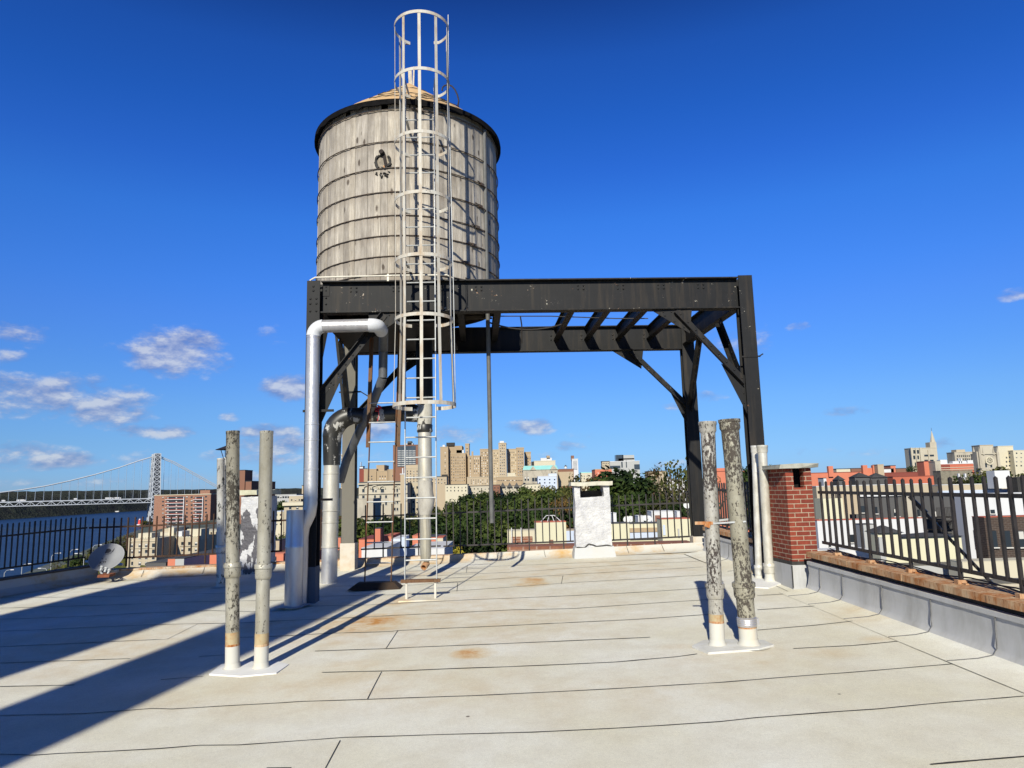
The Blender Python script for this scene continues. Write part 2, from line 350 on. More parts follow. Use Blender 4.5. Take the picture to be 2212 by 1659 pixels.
# right parapet: flashing, dark set-back slot, rusty stone coping
def rpar(name, y0, y1, label, inner=0.0):
    t = thing(name, (RPX(y0), y0, 0), label, 'parapet')
    f = MB(); d = MB(); cp = MB(); jt = MB(); N = max(2, int((y1 - y0) / .12))
    zt = lambda y: .585 + .024 * (y - 5.94)
    for i in range(N):
        a = y0 + (y1 - y0) * i / N; b_ = y0 + (y1 - y0) * (i + 1) / N
        r2 = []
        for y in (a, b_):
            x = RPX(y); zb = zr(x, y)
            w_ = noise.noise(Vector((y * 2.6, 0, 3))) * .030
            r2.append([Vector(q) for q in ((x - .42, y, zr(x - .42, y) + .005), (x - .16, y, zb + .016), (x - .05, y, zb + .045), (x - .012 + w_, y, zb + .10), (x - w_ * .5, y, (zt(y) + zb) / 2 - .02), (x + w_ * .3, y, zt(y) - .17), (x - .015, y, zt(y) - .165), (x - .012, y, zt(y) - .125), (x + .05, y, zt(y) - .12))])
        o = len(f.v); f.v += r2[0] + r2[1]
        for k in range(8): f.f.append((o + k, o + k + 1, o + 10 + k, o + 9 + k)); f.m.append(0 if k > 1 else 1)
        d.obox((RPX(a) + .05, a, zt(a) - .3), (.2, 0, 0), (RPX(b_) - RPX(a), b_ - a, zt(b_) - zt(a)), (0, 0, .22))
    k = y1
    edges = [y1]
    while edges[-1] > y0 + .01: edges.append(max(y0, edges[-1] - R.uniform(.9, 1.25)))
    for a, b_ in zip(edges[1:], edges[:-1]):
        M_ = 8
        for q in range(M_):
            ya = a + (b_ - a) * q / M_ + (.006 if q == 0 else 0); yb = a + (b_ - a) * (q + 1) / M_
            da = noise.noise(Vector((ya * 4, 1, 7))) * .012; db = noise.noise(Vector((yb * 4, 1, 7))) * .012
            if yb == b_: db = da
            p = [(RPX(ya) - .015 + da, ya, zt(ya) - .066), (RPX(ya) + .34, ya, zt(ya) - .066), (RPX(yb) + .34, yb, zt(yb) - .066), (RPX(yb) - .015 + db, yb, zt(yb) - .066)]
            cp.hexa(p + [(u_[0], u_[1], u_[2] + .066 + (.008 if j in (1, 2) else 0)) for j, u_ in enumerate(p)])
    for y in JOINTS:
        if y0 < y < y1:
            x = RPX(y); zb = zr(x, y); jt.bar((x - .010, y, zt(y) - .17), (x - .022, y, zb + .10), .007, .008, (1, 0, 0)); jt.bar((x - .022, y, zb + .10), (x - .06, y, zb + .05), .007, .006, (1, 0, 1)); jt.bar((x - .06, y, zb + .05), (x - .17, y + .03, zb + .020), .007, .006, (0, 0, 1)); jt.bar((x - .17, y + .03, zb + .020), (x - .42, y + .06, zr(x - .42, y) + .010), .007, .006, (0, 0, 1))
    f.build('flashing', [M_flash, M_roof], t, True, 50); d.build('dark_course', M_darkslot, t); cp.build('coping', M_rust, t); jt.build('lap_joint', plain('grey_lap_tar', (.12, .12, .12), .8, 0, .5, 14), t)
    return t
JOINTS = [at(x, 1330, 8).x for x in ()] + [6.12, 6.62, 7.25, 8.05, 9.05, 9.42, 11.6, 12.7]
for i_, (px, py) in enumerate([(2152, 1340), (2012, 1300), (1905, 1265), (1820, 1240), (1772, 1228)]):
    d_ = ray(px, py); k_ = 4.39 / (d_.x + .052 * d_.y); JOINTS.append(k_ * d_.y)
JOINTS = JOINTS[6:]
rpar('parapet_wall', .6, 9.72, 'low grey coated parapet in front of the brick chimney with an orange rusted stone coping')
rpar('parapet_wall', 10.75, 14.1, 'short far stretch of grey parapet behind the pair of slim silver vent pipes')
# left parapet (in shade, skewed)
t = thing('parapet_wall', LP(2), 'shaded low parapet along the skewed left edge of the roof', 'parapet'); f = MB(); cp = MB()
nrm = Vector((.88, -.47, 0))
for i in range(14):
    A = LP(i * .5); B = LP(i * .5 + .5); q = []
    for P_ in (A, B):
        zb = zr(P_.x, P_.y); zt = zr(P_.x, P_.y) + .30
        q.append([P_ + nrm * .3 + Vector((0, 0, zr(P_.x, P_.y) + .012)), P_ + nrm * .15 + Vector((0, 0, zb + .03)), P_ + nrm * .03 + Vector((0, 0, zb + .12)), P_ + Vector((0, 0, zt - .03))])
    o = len(f.v); f.v += q[0] + q[1]
    for k in range(3): f.f.append((o + k, o + k + 1, o + 5 + k, o + 4 + k)); f.m.append(0)
    cp.obox(A + nrm * .02 + Vector((0, 0, zr(A.x, A.y) + .27)), B - A + Vector((0, 0, zr(B.x, B.y) - zr(A.x, A.y))), -nrm * .26, (0, 0, .035))
f.build('curb', M_curb, t, True); cp.build('coping', plain('dark_coping', (.09, .07, .055), .8), t)
# ------------------------------------------------------------------ iron fences
M_iron = plain('fence_iron', (.022, .018, .016), .5, 0, .5, 6, .4); M_ironr = rusty('fence_iron_rust', (.09, .04, .02), (.03, .022, .018), .8, .4, .7)
def fence(A, B, n, zrail, zbot, ztop, w, label, posts=6, zfoot=None, mat=None, brace=None, cat='fence', tip=False, spear=0):
    """pickets from A to B; z functions of t"""
    A = Vector(A); B = Vector(B); d = (B - A); dd = d.normalized(); mat = mat or M_iron
    t = thing('iron_fence', (A + B) / 2, label, cat)
    for nm, zf in (('rail', zrail), ('rail', zbot)):
        p = A.copy(); q = B.copy(); p.z = zf(0); q.z = zf(1); MB().bar(p, q, w * .55, w * 1.5).build(nm, mat, t)
    for i in range(n + 1):
        s_ = (i + .5) / (n + 1); p = A + d * s_; isp = posts and i % posts == posts // 2
        z0 = zbot(s_) - .01; z1 = ztop(s_) + R.uniform(-.006, .006)
        if isp and zfoot: z0 = zfoot(s_)
        lx = dd * R.uniform(-.004, .004)
        b = MB(); ww = w * (1.15 if isp else 1)
        b.bar((p.x, p.y, z0), (p.x + lx.x, p.y + lx.y, z1 - ww * .55), ww, ww, dd)
        top = Vector((p.x + lx.x, p.y + lx.y, z1 - ww * .55)); h = ww * .5; nn = Vector((-dd.y, dd.x, 0))
        o = [top + dd * h * a + nn * h * c_ for a, c_ in ((-1, -1), (1, -1), (1, 1), (-1, 1))]
        b.add(o + [top + Vector((0, 0, ww * .7))], [(0, 1, 4), (1, 2, 4), (2, 3, 4), (3, 0, 4)])
        ob = b.build('post' if isp else 'picket', mat, t)
        if isp and zfoot and spear:
            MB().obox((p.x - .05, p.y - .03, zfoot(s_) - .01), (.1, 0, 0), (0, .06, 0), (0, 0, .05)).bar((p.x, p.y, z0), (p.x - .0, p.y - .09, zfoot(s_)), .03, .03).build('foot_plate', M_rust, ob)
    return t
lerp = lambda a, b: (lambda t: a + (b - a) * t)
yb = 14.98
# rear: left piece, middle, right
fence((-8.85, yb, 0), (-5.75, yb, 0), 20, lerp(1.01, 1.05), lerp(.37, .43), lerp(1.20, 1.25), .024, 'rusty brown rear fence piece beside the satellite dish', 11, lerp(.2, .24), M_ironr)
fence((-5.1, yb, 0), (-3.3, yb, 0), 10, lerp(1.06, 1.1), lerp(.44, .48), lerp(1.27, 1.3), .024, 'short rear fence piece between the patched chimney and the large silver riser', 8, lerp(.24, .28), M_ironr)
fence((-3.2, yb, 0), (-1.55, yb, 0), 8, lerp(1.1, 1.13), lerp(.44, .47), lerp(1.34, 1.38), .022, 'thin rear fence piece seen through the rusty service ladder', 4, lerp(.27, .3))
fence((-1.5, yb, 0), (1.2, yb, 0), 18, lerp(1.13, 1.18), lerp(.46, .50), lerp(1.36, 1.41), .022, 'thin rear fence piece left of the white chimney', 5, lerp(.3, .35))
fence((1.95, yb, 0), (3.65, yb, 0), 11, lerp(1.2, 1.23), lerp(.50, .54), lerp(1.42, 1.45), .022, 'thin rear fence piece right of the white chimney', 4, lerp(.37, .40))
A = Vector((-8.9, 15.0, 0)); B = A + LD * 5.4
fence(A, B, 54, lambda t: zr(*(A + (B - A) * t).xy) + 1.05, lambda t: zr(*(A + (B - A) * t).xy) + .45, lambda t: zr(*(A + (B - A) * t).xy) + 1.28, .022, 'black fence along the skewed left edge above the river', 7, lambda t: zr(*(A + (B - A) * t).xy) + .3)
rx = lambda y: RPX(y) + .17
fence((rx(9.62), 9.62, 0), (rx(1.0), 1.0, 0), 55, lerp(1.455, 1.412), lerp(.80, .607), lerp(1.60, 1.622), .025, 'heavy black picket fence on the rusty coping right of the brick chimney', 5, lerp(.67, .47), None, spear=1)
fence((rx(14.2), 14.2, 0), (rx(10.8), 10.8, 0), 26, lerp(1.49, 1.46), lerp(.86, .83), lerp(1.62, 1.62), .024, 'dense black picket fence behind the slim silver vent pipes', 5, lerp(.75, .70))
br = MB().bar((rx(7.6), 7.6, 1.42), (rx(7.15) + .55, 7.15, .45), .03, .03).bar((rx(7.6), 7.6, 1.42), (rx(7.5) + .1, 7.5, 1.25), .035, .035)
tag(br.build('fence_brace', M_iron), 'slanted black brace bar leaning outside the right picket fence', 'brace')
cb = MB(); cbx = [rx(9.6 - .3 * i) + .06 for i in range(21)]
for q in range(2):
    cb.tube([(rx(9.6 - .3 * i) + .05 + .03 * q, 9.6 - .3 * i, .70 - .006 * i + .02 * math.sin(i * 1.3 + q * 2)) for i in range(20)], .007, 6)
tag(cb.build('cable', M_iron, None, True), 'black cables lying along the rusty right coping', 'cable')
# ------------------------------------------------------------------ water tank
TC = Vector((-1.86, 12.8, 0)); TR = 1.655; TB = 4.97; TT = 8.10
HOOPZ = [Z(900, py, 11.12) for py in (590, 552, 507.5, 464, 413, 361, 304, 235)]
def woodmat():
    m, nt, b = newmat('weathered_staves')
    at_ = nt.nodes.new('ShaderNodeAttribute'); at_.attribute_name = 'tone'; tone = at_.outputs['Fac']
    g = geo(nt)
    off = nt.nodes.new('ShaderNodeCombineXYZ'); lk(nt, math_(nt, 'MULTIPLY', tone, 40), off.inputs[2]); lk(nt, math_(nt, 'MULTIPLY', tone, 17), off.inputs[0])
    va = nt.nodes.new('ShaderNodeVectorMath'); va.operation = 'ADD'; lk(nt, g, va.inputs[0]); lk(nt, off.outputs[0], va.inputs[1]); gg = va.outputs[0]
    grain = noi(nt, mapping(nt, gg, (1, 1, .05)), 42, 6, .75); blot = noi(nt, mapping(nt, gg, (1, 1, .35)), 3.2, 5, .65)
    vo = nt.nodes.new('ShaderNodeTexVoronoi'); lk(nt, mapping(nt, gg, (1, 1, .42)), vo.inputs['Vector']); vo.inputs['Scale'].default_value = 5.2
    knot = ramp(nt, math_(nt, 'ADD', vo.outputs[0], math_(nt, 'MULTIPLY', noi(nt, gg, 14, 3, .6), .12)), [(.15, 1), (.21, 0)])
    c = mixc(nt, ramp(nt, grain, [(.3, 0), (.7, 1)]), (.235, .215, .185), (.57, .53, .465))
    c = mixc(nt, ramp(nt, blot, [(.40, 0), (.66, .85)]), c, (.20, .18, .155))
    c = mixc(nt, 1, c, ramp(nt, tone, [(0, (.82, .80, .78)), (.5, (1, .98, .94)), (1, (1.12, 1.08, 1.0))]), 'MULTIPLY')
    c = mixc(nt, math_(nt, 'MULTIPLY', knot, .85), c, (.06, .045, .035))
    sx = nt.nodes.new('ShaderNodeSeparateXYZ'); lk(nt, g, sx.inputs[0])
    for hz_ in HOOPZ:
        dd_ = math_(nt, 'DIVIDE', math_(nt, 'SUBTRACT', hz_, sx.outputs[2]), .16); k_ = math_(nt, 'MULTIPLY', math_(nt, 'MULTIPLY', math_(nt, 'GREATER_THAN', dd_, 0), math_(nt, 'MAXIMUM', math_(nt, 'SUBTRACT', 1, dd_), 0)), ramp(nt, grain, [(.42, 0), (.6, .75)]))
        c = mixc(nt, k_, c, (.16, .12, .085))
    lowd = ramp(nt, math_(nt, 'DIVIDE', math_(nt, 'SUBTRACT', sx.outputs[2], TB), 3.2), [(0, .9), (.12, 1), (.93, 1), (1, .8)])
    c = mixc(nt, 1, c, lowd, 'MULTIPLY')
    lk(nt, c, b.inputs['Base Color']); b.inputs['Roughness'].default_value = .92; b.inputs['Specular IOR Level'].default_value = .15
    bump(nt, b, math_(nt, 'ADD', grain, math_(nt, 'MULTIPLY', knot, -1)), .55, .006)
    return m
M_wood = woodmat()
tank = thing('water_tank', (TC.x, TC.y, TB), 'big round wooden water tank with a tan conical roof on the black steel frame', 'water tank')
NS = 88
b = MB(); tones = []
for k in range(NS):
    a0 = 2 * PI * k / NS; a1 = 2 * PI * (k + 1) / NS; g_ = .0022 / TR; dr = R.uniform(-.004, .005); tv = R.random()
    zt = TT + R.uniform(-.03, .03)
    if k in (64, 58, 69): zt -= .12
    P = []
    for z, ex in ((TB, .012), (TB + 1.5, .008), (zt, 0)):
        for a, rr in ((a0, TR - .02), (a0 + g_, TR + dr + ex), ((a0 + a1) / 2, TR + dr + ex + .0035), (a1 - g_, TR + dr + ex), (a1, TR - .02)):
            P.append(TC + Vector((math.cos(a) * rr, math.sin(a) * rr, z)))
    fs = [(i * 5 + j, i * 5 + j + 1, i * 5 + j + 6, i * 5 + j + 5) for i in range(2) for j in range(4)]
    b.add(P, fs); tones += [tv] * len(fs)
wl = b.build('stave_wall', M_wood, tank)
at_ = wl.data.attributes.new('tone', 'FLOAT', 'FACE'); at_.data.foreach_set('value', tones)
MB().lathe(TC, [(TR - .03, TB - .05), (TR - .03, TB + .03), (0, TB + .03)], 48).build('tank_floor', plain('dark_wood', (.05, .04, .03), .9), tank)
M_hoop = rusty('hoop_iron', (.075, .045, .03), (.10, .085, .07), .7, .4, .65)
hz = [TB + .10, TB + .30, TB + .50, TB + .74, TB + .97, TB + 1.22, TB + 1.50, TB + 1.80, TB + 2.12, TB + 2.50, TB + 2.86]
# heights read from the photograph where each hoop crosses the front of the tank (line of sight x about 850..900)
hz = HOOPZ
for i, z in enumerate(hz):
    tl = R.uniform(-.006, .006)
    m = MB(); N = 72
    m.tube([TC + Vector((math.cos(2 * PI * k / N) * (TR + .027), math.sin(2 * PI * k / N) * (TR + .027), z + tl * math.cos(2 * PI * k / N) + .004 * math.sin(11 * k / N * PI))) for k in range(N + 1)], .0095, 6, caps=False)
    hp = m.build('hoop', M_hoop, tank, True)
    la = -PI / 2 + [.80, .74, .84, .90, .95, .99, -.1, .25][i]
    if i not in (6,):
        p = TC + Vector((math.cos(la) * (TR + .045), math.sin(la) * (TR + .045), z)); tt = Vector((-math.sin(la), math.cos(la), 0))
        MB().bar(p - tt * .05, p + tt * .05, .03, .045).bar(p - tt * .14 + Vector((0, 0, .02)), p + tt * .02, .016, .016).bar(p - tt * .02, p + tt * .15 + Vector((0, 0, -.03)), .016, .016).build('hoop_lug', M_hoop, hp)
# cone roof of tan felt, with a dark frayed eave band below
M_tan = streaked('tan_roof_felt', (.50, .335, .17), (.30, .20, .11), .6, 2.5, .8, .95)
c = MB(); N = 60; RR = 1.74; rings = [(0.03, 1.30), (.35, 1.05), (.8, .72), (1.3, .35), (RR, 0.0)]
o = len(c.v)
for (r_, h) in rings:
    for k in range(N):
        a = 2 * PI * k / N; fac = math.cos(PI / 12) / math.cos((a % (PI / 6)) - PI / 12)
        rr = r_ * (1 + .025 * (fac - .97)); wob = .012 * noise.noise(Vector((math.cos(a) * r_ * 2, math.sin(a) * r_ * 2, 1)))
        c.v.append(TC + Vector((math.cos(a) * rr, math.sin(a) * rr, TT + .0 + h * 1.03 + wob)))
for i in range(4):
    for k in range(N): c.f.append((i * N + k, (i + 1) * N + k, (i + 1) * N + (k + 1) % N, i * N + (k + 1) % N)); c.m.append(0)
cone = c.build('cone_roof', M_tan, tank)
c = MB()
for i, (rr, h, a0, a1) in enumerate([(1.5, .21, -1.9, -1.4), (1.2, .43, -1.9, -.9), (.9, .66, -2.1, -1.5), (.55, .92, -2.3, -.8), (1.35, .32, -1.35, -.7), (1.62, .12, -1.5, -1.0), (1.05, .545, -1.2, -.5)]):
    pts = [TC + Vector((math.cos(a0 + (a1 - a0) * q / 12) * rr, math.sin(a0 + (a1 - a0) * q / 12) * rr, TT + h + .012 + .008 * math.sin(q * 2.1 + i))) for q in range(13)]
    c = MB()
    for p, q in zip(pts[:-1], pts[1:]): c.bar(p, q, .012, .01)
    c.build('felt_lap', M_darkslot, cone)
c = MB()
N = 120; prof0 = []
for k in range(N):
    a = 2 * PI * k / N; j = .03 * noise.noise(Vector((k * .55, 3, 0))) + .02 * noise.noise(Vector((k * 1.9, 3, 0)))
    d = Vector((math.cos(a), math.sin(a), 0))
    c.v += [TC + d * (RR + .006) + Vector((0, 0, TT + .014)), TC + d * (RR + .012 + j * .4) + Vector((0, 0, TT - .085 + j)), TC + d * (RR - .02) + Vector((0, 0, TT - .085 + j)), TC + d * (TR - .01) + Vector((0, 0, TT - .02))]
for k in range(N):
    q = (k + 1) % N
    for i in range(3): c.f.append((4 * k + i, 4 * k + i + 1, 4 * q + i + 1, 4 * q + i)); c.m.append(0)
c.build('eave_band', plain('black_felt_edge', (.006, .0055, .0055), .95, 0, .5, 9, .1), tank)
M_gw = plain('grey_board', (.45, .40, .32), .9, var=.25, scale=9)
ap = TC + Vector((0, 0, TT + 1.30))
for (dx, dz, lx, w_, y_) in [(-.04, .0, -.17, .045, .0), (.03, .0, .01, .07, .04), (.085, .0, .10, .03, -.02)]:
    MB().bar(ap + Vector((dx, y_, -.1)), ap + Vector((lx, y_, .39 - abs(lx) * .1)), w_, .03, (0, 1, 0)).build('finial_board', M_gw, cone)
# patched hole in the staves: metal patch, pipe stub, torn rim
pa = -PI / 2 - .115
def onT(a, z, r=0): return TC + Vector((math.cos(a) * (TR + r), math.sin(a) * (TR + r), z))
zc = hz[5] + .02
pc = MB(); rr = random.Random(3)
cen = onT(pa, zc + .08, .012); ring = [onT(pa + math.cos(k / 14 * 2 * PI) * .078 * rr.uniform(.75, 1.15), zc + .1 + math.sin(k / 14 * 2 * PI) * .135 * rr.uniform(.75, 1.15), .012) for k in range(14)]
pc.add([cen] + ring, [(0, (k + 1) % 14 + 1, k + 1) for k in range(14)])
pt = pc.build('patch', plain('pale_torn_metal', (.17, .145, .11), .6, .2, .4, 20), tank)
pm = MB()
for k in range(14):
    p, q = ring[k], ring[(k + 1) % 14]; r0 = rr.uniform(.016, .038)
    if k not in (2, 9): pm.bar(p + Vector((0, -.012, 0)), q + Vector((0, -.012, 0)), r0 * 1.3, r0)
for k in range(12):
    a = pa + rr.uniform(-.07, .05); z = zc - .07 - rr.uniform(0, .07); pm.bar(onT(a, z, .012), onT(a + rr.uniform(-.03, .03), z + rr.uniform(-.05, .03), .03), rr.uniform(.02, .04), .012)
pm.build('torn_rim', M_darkslot, pt)
MB().bar(onT(pa + .005, zc + .24, .02), onT(pa + .03, zc + .01, .03), .05, .03, (0, 1, 0)).tube([onT(pa - .005, zc + .24, -.02), onT(pa - .01, zc + .25, .09)], [.042, .04], 12).build('pipe_stub', plain('black_rusted_iron', (.02, .014, .012), .8, var=.6, scale=18), pt)
MB().obox(onT(pa, zc - .012, .02), (.05, -.01, 0), (0, .01, 0), (0, 0, .045)).build('rust_smear', M_rust, pt)
# roof hatch loop handle
h0 = at(1545 * .2293 + 633.6, 990 * .2293, 11.9)
hp = []
for k in range(15):
    t = k / 14; a = PI * (1.05 - 1.12 * t)
    hp.append(TC + Vector((1.24 + .34 * math.cos(a) * 1.0, -1.1, TT + .17 + .42 * math.sin(max(0, min(PI, a))) + (.08 if k == 0 else 0))))
hp = [at(px_, py_, 11.9) for px_, py_ in ((955, 196), (956, 189), (960, 185), (968, 183), (976, 186), (983, 194), (988, 205), (991, 218), (989, 229))]
MB().tube(hp, .014, 8).build('hatch_hoop', M_iron, cone, True)
# ------------------------------------------------------------------ steel support frame
M_st = steelmat('black_bridge_paint', chips=0.0); M_stc = steelmat('black_bridge_paint_chipped', chips=.105); M_stl = streaked('dusty_grey_paint', (.15, .14, .115), (.09, .085, .075), .7, 1.5, .3, .8)
M_stbase = streaked('grey_blue_base_paint', (.10, .12, .15), (.06, .06, .06), .6, 2, .5, .8); M_conc = streaked('stained_concrete', (.50, .47, .40), (.40, .24, .10), .6, 2.4, 1, .95)
FY = lambda x: 11.1 + .05 * x
BY = lambda x: 14.5 + .05 * x
ZB, ZT = 4.41, 4.93
frame = thing('tank_frame', (.4, 12.8, 0), 'black riveted steel support frame with four columns under the water tank', 'steel frame')
def rivets(m, pts, nrm_, r=.016, h=.012):
    nv = Vector(nrm_).normalized(); a = nv.cross(Vector((0, 0, 1)) if abs(nv.z) < .9 else Vector((1, 0, 0))).normalized(); b_ = nv.cross(a)
    for p in pts:
        p = Vector(p); o = len(m.v)
        for rr_, hh in ((r, 0), (r * .75, h * .8)):
            for k in range(8): m.v.append(p + (a * math.cos(k * PI / 4) + b_ * math.sin(k * PI / 4)) * rr_ + nv * hh)
        m.v.append(p + nv * h)
        for k in range(8):
            q = (k + 1) % 8
            m.f.append((o + k, o + q, o + 8 + q, o + 8 + k)); m.m.append(0); m.f.append((o + 8 + k, o + 8 + q, o + 16)); m.m.append(0)
xL, xR = -3.09, 3.83
for nm, Yf, x0, x1, chip in (('girder', FY, xL + .11, xR - .11, M_stc), ('girder', BY, -3.22, 3.60, M_st)):
    g = MB(); d = Vector((x1 - x0, Yf(x1) - Yf(x0), 0)); o = Vector((x0, Yf(x0), 0))
    g.obox(o + Vector((0, -.008, ZB + .018)), d, (0, .016, 0), (0, 0, ZT - ZB - .036))
    g.obox(o + Vector((0, -.095, ZB)), d, (0, .19, 0), (0, 0, .02)).obox(o + Vector((0, -.095, ZT - .02)), d, (0, .19, 0), (0, 0, .02))
    m = g
    xs_ = [X(px, 620, FY(0)) for px in (768, 858, 950, 1034, 1255, 1342, 1431, 1519)] if Yf is FY else []
    for x in xs_:
        for dx in (-.045, .045):
            for dz in (-.10, -.16): rivets(m, [(x + dx, Yf(x) - .008, ZT + dz)], (0, -1, 0), .016, .016)
    if xs_:
        for dz in (-.08, -.14, -.26, -.36): rivets(m, [(x0 + .06, Yf(x0) - .012, ZT + dz)], (0, -1, 0))
        m.obox((x0 + .01, Yf(x0) - .0085, ZT - .23), (.10, .005, 0), (0, -.008, 0), (0, 0, .2))
    G = g.build(nm, chip, frame)
JX = [X(px, 740, BY(1.5)) for px in (1203, 1269, 1337, 1405)]
JS = [JX[0] - .645 * k for k in range(2, 7)][::-1] + JX
for x in JS:
    j = MB(); xf = x + .0; d = Vector((-.052 * 3.3, BY(x) - FY(x) - .03, 0)); o = Vector((xf + .16, FY(x) + .012, 0))
    j.obox(o + Vector((-.006, 0, 4.66)), d, (.012, 0, 0), (0, 0, .235)).obox(o + Vector((-.06, 0, 4.645)), d, (.12, 0, 0), (0, 0, .015)).obox(o + Vector((-.06, 0, 4.885)), d, (.12, 0, 0), (0, 0, .013))
    J = j.build('joist', M_st, frame)
    p = o + d; m = MB().obox((p.x - .16, p.y + .0, 4.62), (.10, 0, 0), (0, .016, 0), (0, 0, .17)); rivets(m, [(p.x - .11, p.y - .001, 4.66), (p.x - .11, p.y - .001, 4.745)], (0, -1, 0), .022, .016)
    m.build('cleat', M_st, J)
# tank dunnage beams directly below the tank
for k in range(3):
    y = 12.0 + .8 * k
    MB().box(TC.x - 1.5, TC.x + 1.5, y - .06, y + .06, ZT - .0, TB - .05).build('dunnage_beam', plain('dark_wood', (.05, .04, .03)), frame)
MB().box(TC.x - 1.2, TC.x + .8, 11.5, 13.9, 4.36, 4.42).build('drip_pan', M_st, frame)
# end girders
for xx in (xL, xR):
    g = MB(); o = Vector((xx, FY(xx) + .1, 0)); d = Vector((-.052 * 3.2, BY(xx) - FY(xx) - .2, 0))
    g.obox(o + Vector((-.008, 0, 4.52)), d, (.016, 0, 0), (0, 0, .38)).obox(o + Vector((-.08, 0, 4.5)), d, (.16, 0, 0), (0, 0, .018)).obox(o + Vector((-.08, 0, 4.9)), d, (.16, 0, 0), (0, 0, .018))
    g.build('end_girder', M_st, frame)
def column(x, y, w_, z1, matc, basemat, zb, rec=True, bw=0):
    z0 = zr(x, y) - .05; c = MB(); D = .11
    for s in (-1, 1): c.box(x - w_ / 2, x + w_ / 2, y + s * D - .009, y + s * D + .009, zb, z1)
    c.box(x - .008, x + .008, y - D + .009, y + D - .009, zb, z1)
    C_ = c.build('column', matc, frame)
    f_ = MB().box(x - w_ / 2 - bw, x + w_ / 2 + bw, y - D - .012 - bw, y + D + .012 + bw, z0, zb + .002); f_.build('footing', basemat, C_)
    return C_
cl = []
cFL = column(xL, FY(xL), .205, ZT - .005, M_st, M_stbase, .52); cFR = column(xR, FY(xR), .225, ZT + .015, M_stc, M_st, .35)
cBR = column(3.70, BY(3.7), .25, ZT, M_st, M_conc, .56, bw=.02); cBL = column(-3.3, BY(-3.3), .25, ZT, M_stl, M_conc, .62, bw=.02)
m = MB()
for dz in (.10, .17, .30, .38, .5): rivets(m, [(xL - (.045 if dz > .2 else .0), FY(xL) - .12, ZT - dz)] + ([(xL + .05, FY(xL) - .12, ZT - dz)] if dz > .2 else []), (0, -1, 0), .019, .014)
m.build('rivet_heads', M_st, cFL)
for x, y, z in ((xR, FY(xR), Z(1615, 773, FY(xR))),):
    MB().box(x - .15, x + .15, y - .128, y - .1175, z - .012, z + .012).bar((x + .13, y - .125, z), (x + .19, y - .13, z + .035), .03, .02).build('band_clamp', M_st, cFR)
def brace(p0, p1, name='brace', side=None, gus=None, w_=.11):
    p0 = Vector(p0); p1 = Vector(p1); d = (p1 - p0); dn = d.normalized(); nv = Vector(side)
    b_ = MB(); a = nv.cross(dn).normalized()
    b_.obox(p0 - a * w_ / 2, d, a * w_, -nv * .012).obox(p0 + a * (w_ / 2 - .012), d, a * .012, nv * .07)
    B_ = b_.build(name, M_stc if side[1] < -.5 else M_st, frame)
    m = MB(); L = d.length; n = int(L / .17)
    rivets(m, [p0 + d * ((k + .5) / n) - a * .012 for k in range(n)], nv, .017, .013); m.build('rivet_heads', M_st, B_)
    for c_, e1, e2 in (gus or []):
        c_ = Vector(c_); e1 = Vector(e1); e2 = Vector(e2); g_ = MB(); off = nv * -.014
        q = [c_ + off, c_ + e1 + off, c_ + e2 + off]; g_.add(q + [v - nv * .012 for v in q], [(0, 1, 2), (5, 4, 3), (0, 3, 4, 1), (1, 4, 5, 2), (2, 5, 3, 0)])
        rivets(g_, [c_ + e1 * t + e2 * .1 + off for t in (.2, .4, .6)] + [c_ + e2 * t + e1 * .1 + off for t in (.25, .5, .75)], nv, .015, .012)
        g_.build('gusset', M_st, B_)
fy = -1
def knee(xc, yc, sx, run=1.12, drop=1.2):
    ye = yc - .06; zc_ = ZB - drop
    p0 = (xc + sx * .10, ye + sx * .05 * .1, zc_); p1 = (xc + sx * run, ye + sx * run * .05, ZB - .03)
    brace(p0, p1, 'brace', (0, -1, 0), [((xc + sx * .1, ye, zc_ + .12), (sx * .36, 0, .20), (0, 0, -.62)), ((xc + sx * (run + .40), ye + sx * run * .05, ZB - .004), (-sx * .66, 0, 0), (-sx * .60, 0, -.40))])
knee(xL, FY(xL), 1, 1.1, 1.32); knee(xR, FY(xR), -1, 1.15, 1.22); knee(3.75, BY(3.7), -1, 1.25, 1.22); knee(-3.3, BY(-3.3), 1, 1.3, 1.3)
for xc, yc, sy in ((xL, FY(xL), 1), (xR, FY(xR), 1), (3.72, BY(3.7), -1), (-3.27, BY(-3.3), -1)):
    brace((xc - .05, yc + sy * .12, 3.12), (xc - .05 - .052 * sy * 1.05, yc + sy * 1.08, 4.48), 'brace', (-1, 0, 0) if xc > 0 else (1, 0, 0), [], .16)
p_ = at(700, 905 * .2293 + 792, BY(-3.3) - .2)
MB().box(-3.50, -3.05, BY(-3.3) - .14, BY(-3.3) - .125, 3.60, 3.63).bar((-3.06, BY(-3.3) - .13, 3.615), (-2.88, BY(-3.3) - .16, 3.5), .02, .02).build('band_clamp', M_st, cBL)
for px0_, px1_, y0_, y1_, D_ in ((744, 741, 800, 905, 14.2), (767, 766, 690, 790, 13.6), (726, 742, 720, 880, 13.9), (868, 866, 770, 895, 13.2)):
    MB().bar(at(px0_, y0_, D_), at(px1_, y1_, D_), .05 if px0_ != 767 else .02, .03).build('tie_bar', M_st, frame)
